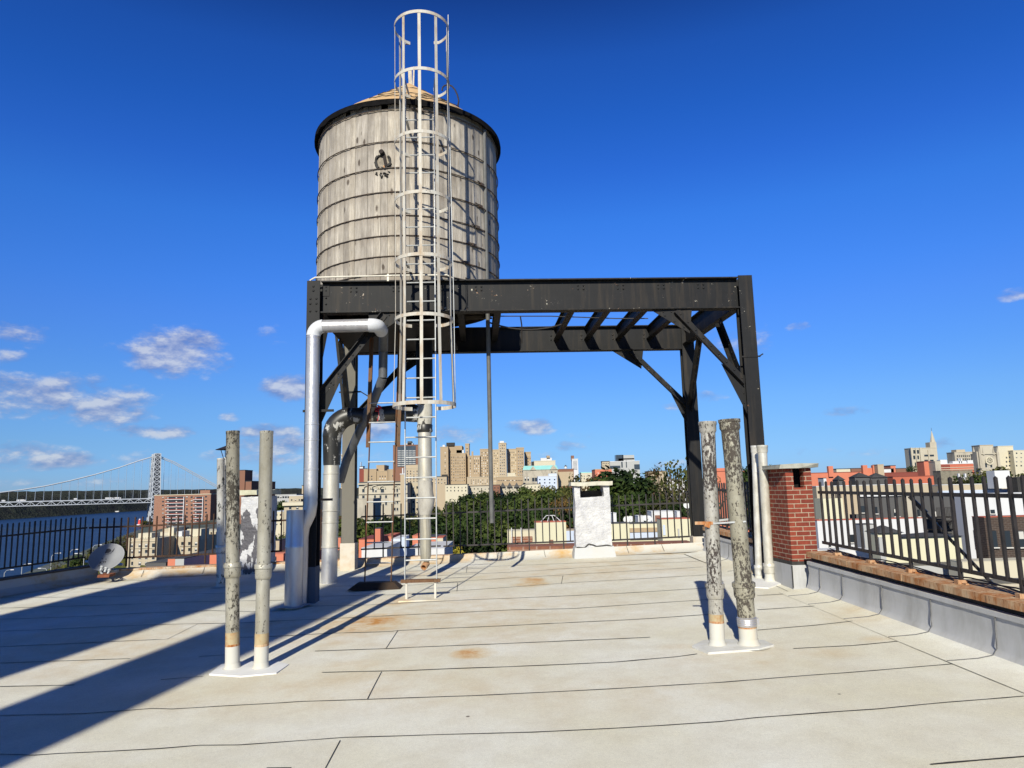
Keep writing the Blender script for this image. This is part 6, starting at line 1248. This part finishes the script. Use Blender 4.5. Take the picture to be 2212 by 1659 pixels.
for i, (a, b__, c, mt, lb) in enumerate([(1808, 1838, 1013, 'cream', 'tiny far cream blocks above the orange parapet'), (1840, 1862, 1012, 'brown', 'tiny far brown blocks above the orange parapet'), (1910, 1932, 1013, 'white', 'far white roof left of a little red turret'), (1925, 1936, 1006, 'redl', 'little red turret on the far skyline'), (1936, 1968, 1012, 'brown', 'far jumble of brown roofs left of the gothic tower')]): bld('terrace_house', lb, a, b__, c, 600, 12, mt)
# near right court
bld('terrace_building', 'long cream parapet with a white lip running across the right', 1764, 2012, 1048, 92, 4, 'beige', coping='white'); bld('terrace_building', 'second long cream parapet right of the brown break', 2030, 2204, 1046, 88, 4, 'beige', coping='white', parts=[('white_lower_wall', 2030, 2204, 1058, 1085, .1, 'bluew')])
for i, (a, b__, c, mt, lb) in enumerate([(1812, 1824, 1034, 'char', 'small dark hipped bulkhead right of the brick chimney'), (1848, 1880, 1028, 'char', 'left half of the black roofed bulkhead pair'), (1882, 1918, 1029, 'char', 'right half of the black roofed bulkhead pair'), (1780, 1786, 1030, 'white', 'upright white slab on the roofs right of the brick chimney')]):
    t = bld('roof_bulkhead', lb, a, b__, c + 3, 96, 4, mt); 
    if i < 3: x0, x1 = X(a - 1, c, 96), X(b__ + 1, c, 96); z_ = Z(a, c + 3, 96); MB().add([(x0, 95.8, z_), (x1, 95.8, z_), (x1, 98, z_), (x0, 98, z_), ((x0 + x1) / 2, 97, z_ + .65)], [(0, 1, 4), (1, 2, 4), (2, 3, 4), (3, 0, 4)]).build('hip_roof', M_shade, t)
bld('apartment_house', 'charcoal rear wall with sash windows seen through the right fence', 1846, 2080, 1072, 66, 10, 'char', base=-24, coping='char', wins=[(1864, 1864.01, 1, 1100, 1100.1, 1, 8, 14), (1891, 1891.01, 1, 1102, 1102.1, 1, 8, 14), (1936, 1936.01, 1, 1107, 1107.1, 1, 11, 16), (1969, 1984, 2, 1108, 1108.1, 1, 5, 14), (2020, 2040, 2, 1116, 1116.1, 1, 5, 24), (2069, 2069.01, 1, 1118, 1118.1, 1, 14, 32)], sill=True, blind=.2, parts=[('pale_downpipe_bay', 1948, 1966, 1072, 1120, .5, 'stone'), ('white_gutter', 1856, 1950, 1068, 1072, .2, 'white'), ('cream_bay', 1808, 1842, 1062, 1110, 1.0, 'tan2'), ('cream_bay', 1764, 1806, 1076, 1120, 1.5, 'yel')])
p = at(1824, 1092, 64.8); MB().box(p.x - .35, p.x + .35, 64.7, 65, p.z - .9, p.z + .9).build('window', M_glass, [o for o in bpy.data.objects if o.name.startswith('apartment_house')][-1]) if False else None
fe = MB(); x0, x1 = X(2012, 1130, 64.6), X(2062, 1130, 64.6)
for zz_ in (Z(2030, 1118, 64.6), Z(2030, 1145, 64.6)):
    fe.box(x0, x1, 63.6, 65.6, zz_, zz_ + .06)
    for k in range(18): xx = x0 + (x1 - x0) * k / 17; fe.bar((xx, 63.6, zz_), (xx, 63.6, zz_ + .9), .03, .03)
    fe.bar((x0, 63.6, zz_ + .9), (x1, 63.6, zz_ + .9), .04, .04)
for k in range(9): zz_ = Z(2030, 1145 - 3 * k, 64.6); fe.box(x0 + .3 + k * .16, x0 + .6 + k * .16, 63.8, 64.4, zz_, zz_ + .04)
fe.bar((x0 + .3, 63.9, Z(2030, 1145, 64.6)), (x1 - .3, 63.9, Z(2030, 1118, 64.6)), .08, .05)
tag(fe.build('fire_escape', M_iron), 'black iron fire escape on the charcoal wall', 'fire escape')
bld('terrace_building', 'long bright white court wall behind the right fence', 1766, 1994, 1122, 56, 3, 'white', base=-24, coping='red', wins=[(1840, 1840.01, 1, 1163, 1163.1, 1, 9, 16), (1792, 1806, 2, 1176, 1176.1, 1, 5, 10)], sill=True)
bld('tall_chimney', 'square grey and white streaked chimney against the white wall', 1866, 1892, 1133, 50, 1.3, 'grey', 'chimney', coping='char')
for a, b__, c, D, lb in ((1897, 1948, 1152, 42, 'pale yellow bulkhead with a black pyramid roof behind the right fence'), (1948, 2078, 1160, 44, 'wide pale yellow wall with a low black roof behind the right fence')):
    t = bld('roof_bulkhead', lb, a, b__, c, D, 4, 'yel', coping='char', cop=1.2, parts=[('grey_door', a + 2, a + 14, c + 8, c + 60, .1, 'grey')] if a < 1900 else ())
    x0, x1 = X(a - 2, c, D), X(b__ + 2, c, D); z_ = Z((a + b__) / 2, c, D) + .03; MB().add([(x0, D - .2, z_), (x1, D - .2, z_), (x1, D + 1.6, z_), (x0, D + 1.6, z_), ((x0 + x1) / 2, D + .8, z_ + (.42 if a < 1900 else .2))], [(0, 1, 4), (1, 2, 4), (2, 3, 4), (3, 0, 4)]).build('hip_roof', M_shade, t)
bld('terrace_building', 'tall whitewashed wall with flaking patches at the right', 2080, 2250, 1066, 58, 4, 'white', base=-24, coping='white', parts=[('navy_door', 2104, 2132, 1145, 1186, .1, 'navy')], wins=[(2133, 2144, 2, 1105, 1105.1, 1, 9, 8)])
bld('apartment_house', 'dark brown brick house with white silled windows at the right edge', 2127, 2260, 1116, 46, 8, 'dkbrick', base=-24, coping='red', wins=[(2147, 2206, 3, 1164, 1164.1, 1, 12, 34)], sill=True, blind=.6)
bld('terrace_building', 'low cream curb and roof at the bottom right beyond the fence', 2080, 2260, 1212, 36, 4, 'cream', base=-24, coping='cream'); t = bld('terrace_building', 'near slate grey roof with a dentil cornice under the right fence', 1995, 2300, 1262, 24, 8, 'stone', base=-24, coping='rstone', parts=[('cornice', 1995, 2300, 1268, 1276, .5, 'cream'), ('striped_slats', 1995, 2300, 1280, 1284, .7, 'char')])
for k in range(22): px = 2060 + 9 * k; x = X(px, 1290, 23.5); MB().box(x - .05, x + .04, 23.2, 23.6, Z(px, 1296, 23.5), Z(px, 1287, 23.5)).build('dentil', FM['char'], t)
bld('terrace_building', 'flat grey roof strip close under the right fence', 1880, 2080, 1222, 38, 5, 'grey', base=-24, coping='rstone'); bld('terrace_building', 'low white roof pieces behind the left end of the right fence', 1766, 1880, 1188, 46, 5, 'white', base=-24, coping='white')
an = thing('antenna_cluster', at(2077, 1030, 100), 'cluster of white panel antennas on a small roof frame at the right', 'antenna')
for px, py, w_, h_ in ((2070, 1027, 3, 8), (2084, 1027, 3, 8), (2074, 1033, 4, 5), (2081, 1034, 4, 5), (2071, 1040, 3, 5), (2086, 1040, 3, 5), (2077, 1040, 2, 9)):
    p = at(px, py, 100); k_ = 100 / 1533; MB().box(p.x - w_ * k_ / 2, p.x + w_ * k_ / 2, 99.8, 100.1, p.z - h_ * k_ / 2, p.z + h_ * k_ / 2).build('panel', M_wht, an)
tk = at(2160, 1033, 86); t = thing('roof_plant_unit', tk, 'white rooftop equipment box with a railing at the right', 'equipment'); MB().box(tk.x - .9, tk.x + .9, 85.5, 87, tk.z - 1.2, tk.z + .9).build('cabinet', M_wht, t)
m = MB()
for k in range(8): m.bar((tk.x + 1 + .5 * k, 85.5, tk.z - 1.1), (tk.x + 1 + .5 * k, 85.5, tk.z - .1), .05, .05)
m.bar((tk.x + 1, 85.5, tk.z - .1), (tk.x + 4.6, 85.5, tk.z - .1), .05, .05).build('railing', M_gal, t)
bld('terrace_building', 'black shed at the right edge above the fence', 2198, 2260, 1031, 84, 4, 'black')
# highway lamps by the river
for i, (px, py, top) in enumerate(((151, 1205, 1187), (112, 1212, 1195), (200, 1190, 1177), (48, 1232, 1218), (182, 1206, 1195), (10, 1246, 1231), (103, 1236, 1227))):
    D = 260; p = at(px, py + 20, D); q = at(px, top, D); t = thing('street_lamp', (p.x, D, terr(p.x, D)), ('lamp by the riverside trees left of the dish', 'lamp behind the left fence with a flat head', 'tall lamp directly above the dish', 'curved arm lamp low behind the left fence', 'short armed lamp just left of the dish', 'lamp at the far left edge of the picture', 'low lamp under the left fence rail')[i], 'street lamp', 'riverside highway lamps')
    sx = -1 if i in (4, 6) else 1
    MB().tube([(q.x, D, terr(q.x, D)), (q.x, D, q.z - 1.2), (q.x + sx * .7, D, q.z - .2), (q.x + sx * 2.2, D, q.z)], [.16, .12, .09, .08], 6).build('pole', M_gal, t); MB().box(q.x + sx * 2.8 - .6, q.x + sx * 2.8 + .6, D - .2, D + .2, q.z - .12, q.z + .1).build('lamp_head', M_wht, t)
# ------------------------------------------------------------------ trees
M_leaf = [foliage('leaf_deep_green', (.007, .015, .004), (.026, .045, .010), (.068, .085, .018)), foliage('leaf_olive', (.02, .024, .007), (.06, .065, .016), (.125, .112, .028)), foliage('leaf_yellow', (.10, .09, .012), (.26, .22, .025), (.42, .34, .04)), foliage('leaf_rust', (.03, .02, .008), (.11, .065, .02), (.20, .11, .03))]
M_bark = plain('bark', (.075, .06, .045), .95, 0, .3, 2)
def tree_proto(kind, seed, nb, leaf, dens, airy=False):
    """unit tree: about 1 high, trunk at the origin"""
    rr = random.Random(seed); root = thing('tree', (0, 0, 0), 'tree', 'tree')
    tr = MB(); tr.tube([(0, 0, -.25), (.01, 0, .1), (.0, .01, .35), (.01, 0, .6)], [.035, .03, .022, .01], 7)
    blobs = []
    for k in range(nb):
        a = rr.uniform(0, 2 * PI); h = rr.uniform(.32, .92); rad = (.34 if not airy else .32) * math.sin(min(1, (1.02 - h) / .62 + .18) * PI / 2) * rr.uniform(.35, 1)
        c_ = Vector((math.cos(a) * rad, math.sin(a) * rad, h)); blobs.append((c_, rr.uniform(.085, .15) * (1.0 if not airy else .62)))
        if k % 2 == 0 or airy: tr.tube([(0, 0, .2 + .35 * rr.random()), tuple(c_ * .6 + Vector((0, 0, .1 * h))), tuple(c_)], [.014, .009, .004], 5)
    tr.build('trunk', M_bark, root)
    m = MB()
    for (c_, r_) in blobs:
        n = int(dens * (r_ / .12) ** 2)
        for k in range(n):
            d = Vector((rr.gauss(0, 1), rr.gauss(0, 1), rr.gauss(0, 1))).normalized(); p = c_ + Vector((d.x, d.y, d.z * .8)) * r_ * (rr.random() ** .35)
            e = (Vector((rr.gauss(0, 1), rr.gauss(0, 1), rr.gauss(0, .7)))).normalized(); f_ = e.cross(d + Vector((.01, .02, .3))).normalized(); s_ = leaf * rr.uniform(.6, 1.4)
            m.add([p - e * s_, p + f_ * s_ * .7, p + e * s_, p - f_ * s_ * .7 + d * s_ * .3], [(0, 1, 2, 3)])
    return root, m
protos = []
for i, (leafm, airy) in enumerate([(0, 0), (0, 0), (1, 0), (0, 0), (1, 1), (3, 1), (2, 0)]):
    root, m = tree_proto(i, 31 + i, 30 if not airy else 46, .022 if not airy else .017, 84 if not airy else 46, bool(airy)); m.build('crown', M_leaf[leafm], root); protos.append(root)
used = set(); TL = []
def tree(px, top, D, hgt, kind, wid=1.0, label=None, cat='tree', group=None, dz=0):
    p = at(px, top, D); z0 = p.z - hgt; k = kind
    lab = label
    if k not in used:
        r = protos[k]; used.add(k); r.location = (p.x, D, z0); r['label'] = lab
        if group: r['group'] = group
    else: r = dup(protos[k], (p.x, D, z0), lab, group=group)
    r.scale = (hgt * wid, hgt * wid, hgt); r.rotation_euler = (0, 0, R.uniform(0, 6.28)); TL.append(r); return r
# park canopy: tops follow the outline in the photograph
prof = [(735, 1106), (770, 1100), (800, 1098), (830, 1103), (850, 1108), (880, 1108), (900, 1104), (935, 1100), (960, 1090), (985, 1076), (1010, 1067), (1035, 1062), (1060, 1060), (1090, 1056), (1115, 1058), (1140, 1050), (1165, 1044), (1185, 1046), (1200, 1060), (1225, 1050), (1250, 1048)]
names_ = ['beside the fat riser', 'behind the rusty ladder', 'behind the tank ladder', 'just right of the tank ladder', 'left of the hanging pipe', 'right of the hanging pipe', 'in the middle of the park', 'left of the white chimney', 'behind the white chimney']
gp = 'dark green trees of the park below the hospital'; cnt_ = {}
def plab(px, row):
    i = min(len(names_) - 1, max(0, int((px - 735) / 58))); c_ = cnt_.get((i, row), 0); cnt_[i, row] = c_ + 1
    return ('%s tree in the %s row of the park, %s' % (('Rounded green', 'Spreading green', 'Shaggy green', 'Leaning green', 'Bushy green')[c_ % 5], ('rearmost', 'third', 'second', 'front', 'nearest')[row], names_[i])).capitalize()
for row, (D, dy, hg, st) in enumerate([(230, 0, 20, 24), (190, 14, 20, 30), (155, 30, 19, 36), (125, 50, 17, 46), (98, 78, 14, 58)]):
    px = 738 + row * 9
    while px < 1262:
        for a, b__ in zip(prof[:-1], prof[1:]):
            if a[0] <= px <= b__[0]: py = a[1] + (b__[1] - a[1]) * (px - a[0]) / (b__[0] - a[0]); break
        else: py = 1050
        if row == 4 and not (900 < px < 1090): px += st; continue
        if not (row < 1 and px < 930): tree(px + R.uniform(-5, 5), py + dy * (.8 if px > 900 else .55) + R.uniform(-5, 5), D * R.uniform(.96, 1.04), hg * R.uniform(.9, 1.1), R.choice([0, 0, 1, 1, 3, 3, 2]), R.uniform(.8, 1.0), plab(px, row), group=gp)
        px += st
for i, (px, top, D, hg, k, w_, lb) in enumerate([
    (1345, 1011, 150, 21, 0, 1.25, 'big dark domed tree behind the fence right of the white chimney'), (1312, 1022, 140, 20, 1, 1.0, 'dark tree at the left shoulder of the big domed tree'), (1380, 1022, 145, 20, 3, 1.0, 'dark tree at the right shoulder of the big domed tree'), (1330, 1060, 115, 16, 3, .8, 'lower dark tree directly behind the white chimney right edge'), (1365, 1058, 118, 16, 1, .9, 'lower green tree below the big dome'), (1400, 1070, 120, 15, 0, .8, 'low green tree left of the rear right column'), (1425, 1078, 112, 14, 2, .8, 'low olive tree near the rear right column'), (1455, 1082, 108, 13, 1, .8, 'low green tree beside the rear right column'), (1295, 1058, 120, 16, 1, .8, 'dark tree hidden partly by the white chimney'), (1300, 1085, 96, 12, 0, .9, 'near dark tree behind the white chimney top'),
    (1462, 977, 118, 24, 4, .62, 'tall airy olive tree left of the rear right column'), (1440, 1000, 124, 22, 4, .6, 'airy olive tree leaning beside its taller neighbour'), (1408, 998, 160, 24, 5, .42, 'thin half bare tree on the skyline'), (1480, 1010, 112, 20, 4, .55, 'airy olive tree partly behind the rear right column'), (1535, 1015, 120, 18, 4, .45, 'airy tree between the rear right column and the strapped pipes'),
    (1240, 1012, 150, 24, 4, .55, 'light olive tree above the white chimney slab'), (1262, 1020, 140, 22, 5, .5, 'brownish airy tree behind the white chimney'), (1222, 1040, 130, 20, 4, .6, 'light olive tree left of the white chimney'), (1212, 1065, 118, 18, 5, .6, 'brownish tree left of the white chimney slab'), (1285, 1030, 150, 20, 4, .5, 'olive tree right above the smoke slot chimney'),
    (1648, 1000, 110, 14, 0, .8, 'dark tree top behind the front right column'), (1612, 1003, 112, 14, 1, .7, 'dark tree top between the strapped pipes'),
    (972, 1158, 75, 10, 6, .55, 'yellow green tree right of the canvas wrapped pipe'), (965, 1172, 72, 8, 6, .6, 'low yellow shrub tree beside the yellow green one'),
    (1985, 1001, 210, 12, 4, .6, 'small tree in front of the gothic tower'), (1967, 1004, 212, 11, 1, .45, 'slim tree left of the gothic tower'), (2003, 1004, 208, 11, 1, .5, 'slim tree at the right foot of the gothic tower'),
    (2100, 1020, 100, 12, 1, .8, 'tree top right of the rubble wall'), (2125, 1011, 106, 13, 2, .9, 'olive tree in front of the church'), (2150, 1014, 110, 13, 1, .8, 'green tree between church and cream tower'), (2182, 1006, 112, 13, 2, .9, 'olive tree before the cream tower'), (2090, 1030, 92, 10, 2, .7, 'low olive tree by the antennas'), (2168, 1024, 100, 11, 3, .8, 'dark low tree near the white roof box')]):
    tree(px, top, D, hg, k, w_, lb)
for i, (px, top, D, hg, k, w_, lb) in enumerate([(265, 1152, 330, 20, 4, .9, 'bare topped riverside tree right behind the dish'), (248, 1166, 320, 18, 2, .9, 'olive riverside tree above the dish'), (228, 1178, 310, 16, 1, .9, 'green riverside tree above the dish'), (208, 1184, 300, 15, 2, .9, 'olive riverside tree left of the dish'), (190, 1192, 290, 14, 4, .9, 'light riverside tree behind the fence left of the dish'), (172, 1196, 280, 13, 1, .9, 'green riverside tree beside a lamp'), (156, 1204, 270, 11, 1, .9, 'low riverside tree by the leftmost lamp pair'), (122, 1206, 255, 9, 4, .9, 'pale autumn bush tree below the left fence'), (276, 1150, 360, 20, 5, .9, 'brownish riverside tree left of the crenellated house'), (310, 1152, 420, 18, 3, .9, 'dark tree behind the crenellated house'),
    (345, 1121, 1250, 26, 2, 1.6, 'far tree clump at the foot of the bridge tower'), (318, 1124, 1280, 24, 2, 1.5, 'far tree clump beside the red lighthouse'), (330, 1129, 1200, 20, 1, 1.7, 'far green shore bushes below the bridge tower'),
    (438, 1188, 110, 8, 3, .8, 'green tree between the beige apartment houses'), (425, 1196, 105, 7, 5, .8, 'rusty autumn tree before the middle beige house'), (462, 1186, 112, 8, 1, .7, 'green tree beside the orange red wall'), (447, 1192, 108, 8, 6, .5, 'yellowing tree before the beige houses'),
    (600, 1080, 600, 40, 0, 1.4, 'wooded hillside tree clump left of the beige cornice building'), (622, 1086, 560, 36, 1, 1.4, 'wooded hillside tree clump nearer the pipe'), (590, 1092, 540, 34, 3, 1.3, 'wooded hillside tree clump beside the second left pipe'), (602, 1152, 120, 10, 1, .7, 'green tree behind the second left pipe'), (645, 1150, 118, 10, 0, .8, 'green tree behind the sleeve pipe'), (620, 1150, 122, 9, 2, .8, 'olive tree between pipe and sleeve')]):
    tree(px, top, D, hg, k, w_, lb)
for k_, r_ in enumerate(protos):
    if k_ not in used: r_.location = (900 + 5 * k_, 60, -40)
ra = random.Random(99); gt = MB()
for k in range(2600):
    d = ra.uniform(90, 420); px = ra.uniform(120, 480); x = (px - 1106) / 1533 * d; z = terr(x, d) + .3
    if x < bank(d) + 30 or x > -35: continue
    s_ = ra.uniform(.6, 1.9); gt.add([(x - s_, d, z - .5), (x + s_, d + .5, z - .5), (x + s_ * .4, d + .3, z + s_), (x - s_ * .6, d, z + s_ * 1.1)], [(0, 1, 2, 3)])
g_ = gt.build('undergrowth', M_leaf[1]); tag(g_, 'scrubby undergrowth on the slope down to the river', kind='stuff')
# ------------------------------------------------------------------ unseen slabs added behind the viewer to throw the long left shadows
def caster_at(name, lab, xa, xb, Yc, top, dep):
    z = zr(0, -4); t = thing(name, ((xa + xb) / 2, Yc, -1), lab, 'shadow caster'); MB().box(xa, xb, Yc - dep, Yc, -1.2, top).build('wall', M_bk, t); MB().box(xa - .03, xb + .03, Yc - dep - .03, Yc + .03, top, top + .1).build('coping', M_flash, t)
tb_ = math.tan(SUN_AZ); Yc = -7.0; hh = lambda Y_: (Y_ - Yc) / math.cos(SUN_AZ) * math.tan(SUN_EL)
caster_at('narrow_shadow_caster', 'narrow unseen brick slab added behind the viewer to cast a shadow band', -5.80 + Yc * tb_, -4.60 + Yc * tb_, Yc, hh(13.3), .45)
caster_at('wide_shadow_caster', 'wide unseen brick slab added behind the viewer to cast the broad shadow band', -10.25 + Yc * tb_, -6.79 + Yc * tb_, Yc, hh(14.7), .45)
caster_at('left_shadow_caster', 'unseen brick slab added at the left behind the viewer to shade the corner', -18, -11.24 + Yc * tb_, Yc, hh(19), .45)
# ------------------------------------------------------------------ camera, sun, sky
cd = bpy.data.cameras.new('camera'); cam = bpy.data.objects.new('camera', cd); col.objects.link(cam)
cd.sensor_width = 36; cd.lens = F / 2212 * 36; cd.clip_end = 40000; cd.clip_start = .05
M = Matrix((rgt, upv, -fwd)).transposed().to_4x4(); M.translation = CAM; cam.matrix_world = M
sc.camera = cam
sd = bpy.data.lights.new('sun', 'SUN'); sd.energy = 4.9; sd.angle = math.radians(.53); sd.color = (1, .95, .82)
sun = bpy.data.objects.new('sun', sd); col.objects.link(sun)
sdir = Vector((math.sin(SUN_AZ) * math.cos(SUN_EL), math.cos(SUN_AZ) * math.cos(SUN_EL), -math.sin(SUN_EL)))
sun.rotation_euler = sdir.to_track_quat('-Z', 'Y').to_euler(); sun.location = (0, 0, 60)
w = bpy.data.worlds.new('World'); sc.world = w; w.use_nodes = True
nt = w.node_tree; bg = nt.nodes['Background']
sky = nt.nodes.new('ShaderNodeTexSky'); sky.sky_type = 'NISHITA'; sky.sun_disc = False
sky.sun_elevation = SUN_EL; sky.sun_rotation = PI + SUN_AZ; sky.altitude = 60; sky.air_density = 1.0; sky.dust_density = .25; sky.ozone_density = 3.0
tc = nt.nodes.new('ShaderNodeTexCoord'); sp = nt.nodes.new('ShaderNodeSeparateXYZ'); lk(nt, tc.outputs['Generated'], sp.inputs[0])
el = math_(nt, 'ARCSINE', sp.outputs[2]); az = math_(nt, 'ARCTAN2', sp.outputs[0], sp.outputs[1])
tint = ramp(nt, math_(nt, 'DIVIDE', el, PI / 2), SKYTINT)
skyc = mixc(nt, 1, sky.outputs[0], tint, 'MULTIPLY')
clouds = [(385, 765, 62, 40, 1.0), (415, 745, 45, 24, .9), (450, 793, 36, 15, .55), (345, 770, 36, 20, .45), (110, 858, 110, 34, .75), (225, 855, 75, 22, .6),
          (212, 882, 44, 32, 1.0), (250, 893, 50, 16, .6), (340, 933, 50, 12, .9), (625, 840, 42, 22, 1.0), (584, 718, 24, 26, .35), (260, 755, 60, 14, .35), (40, 722, 40, 18, .6), (8, 768, 24, 14, .6),
          (495, 900, 15, 9, .75), (330, 760, 30, 12, .3), (585, 935, 50, 14, .8), (600, 965, 60, 20, .9), (560, 990, 55, 16, .7), (625, 990, 45, 12, .6), (130, 995, 50, 14, .8), (60, 975, 50, 14, .65), (20, 1000, 50, 16, .6), (20, 1045, 90, 12, .4), (160, 1040, 80, 10, .35),
          (290, 985, 30, 14, .4), (1148, 922, 38, 15, .95), (985, 938, 50, 18, .6), (1232, 965, 26, 10, .5), (1275, 940, 34, 8, .4), (1180, 985, 30, 8, .4), (775, 935, 55, 26, .75), (790, 975, 60, 14, .5), (1632, 735, 26, 34, .4), (1560, 740, 34, 22, .38), (1722, 705, 18, 8, .6), (1525, 858, 34, 10, .5), (1462, 877, 22, 8, .35),
          (2190, 636, 20, 10, .5), (1820, 890, 36, 8, .45), (2040, 958, 18, 9, .5), (1880, 975, 50, 8, .35), (1750, 975, 40, 8, .25), (470, 985, 40, 12, .5), (410, 1030, 50, 10, .35), (510, 1030, 60, 12, .4), (1460, 1000, 50, 10, .25), (900, 1000, 60, 10, .3)]
wn = nt.nodes.new('ShaderNodeTexNoise'); lk(nt, mapping(nt, tc.outputs['Generated'], (1, 1, 2.2)), wn.inputs['Vector']); wn.inputs['Scale'].default_value = 21; wn.inputs['Detail'].default_value = 7; wn.inputs['Roughness'].default_value = .62
wn2 = nt.nodes.new('ShaderNodeTexNoise'); lk(nt, mapping(nt, tc.outputs['Generated'], (1, 1, 2.2), (0, 0, .018)), wn2.inputs['Vector']); wn2.inputs['Scale'].default_value = 21; wn2.inputs['Detail'].default_value = 4
ae = nt.nodes.new('ShaderNodeCombineXYZ'); lk(nt, az, ae.inputs[0]); lk(nt, el, ae.inputs[1])
dens = None; low = None
for k_, (px, py, a, b, s) in enumerate(clouds):
    s = s * .85 + .17; d = ray(px, py).normalized(); a0 = math.atan2(d.x, d.y); e0 = math.asin(d.z); ka = 1533 / a * .72; ke = 1533 / b * .8
    vm = nt.nodes.new('ShaderNodeVectorMath'); vm.operation = 'MULTIPLY_ADD'; lk(nt, ae.outputs[0], vm.inputs[0]); vm.inputs[1].default_value = (ka, ke, 0); vm.inputs[2].default_value = (-a0 * ka, -e0 * ke, 0)
    dt = nt.nodes.new('ShaderNodeVectorMath'); dt.operation = 'DOT_PRODUCT'; lk(nt, vm.outputs[0], dt.inputs[0]); lk(nt, vm.outputs[0], dt.inputs[1])
    v = math_(nt, 'MULTIPLY_ADD', dt.outputs['Value'], -.55 * s, s)
    dens = v if dens is None else math_(nt, 'MAXIMUM', dens, v)
dens = math_(nt, 'MAXIMUM', dens, 0)
cl = math_(nt, 'ADD', dens, math_(nt, 'MULTIPLY', math_(nt, 'SUBTRACT', wn.outputs[0], .5), 2.1))
gate = ramp(nt, dens, [(0, 0), (.3, 1)])
cmask = math_(nt, 'MULTIPLY', math_(nt, 'MULTIPLY', ramp(nt, cl, [(.25, 0), (1.1, 1)], 'EASE'), gate), .72)
shade = math_(nt, 'ADD', math_(nt, 'MULTIPLY_ADD', cl, .45, .12), math_(nt, 'MULTIPLY', math_(nt, 'SUBTRACT', wn.outputs[0], wn2.outputs[0]), 2.6))
ccol = ramp(nt, shade, [(.05, (.25, .33, .66)), (.45, (.52, .58, .82)), (.85, (.92, .94, 1))])
# veil of thin haze cloud low on the left, where the sky is palest
fin = mixc(nt, cmask, skyc, mixc(nt, 1, ccol, CLOUDGAIN, 'MULTIPLY'))
lk(nt, fin, bg.inputs[0]); bg.inputs[1].default_value = SKYSTR
sc.view_settings.view_transform = 'Standard'; sc.view_settings.look = 'None'; sc.view_settings.exposure = .4; sc.view_settings.gamma = 1
sc.cycles.use_denoising = True
sc.cycles.max_bounces = 6
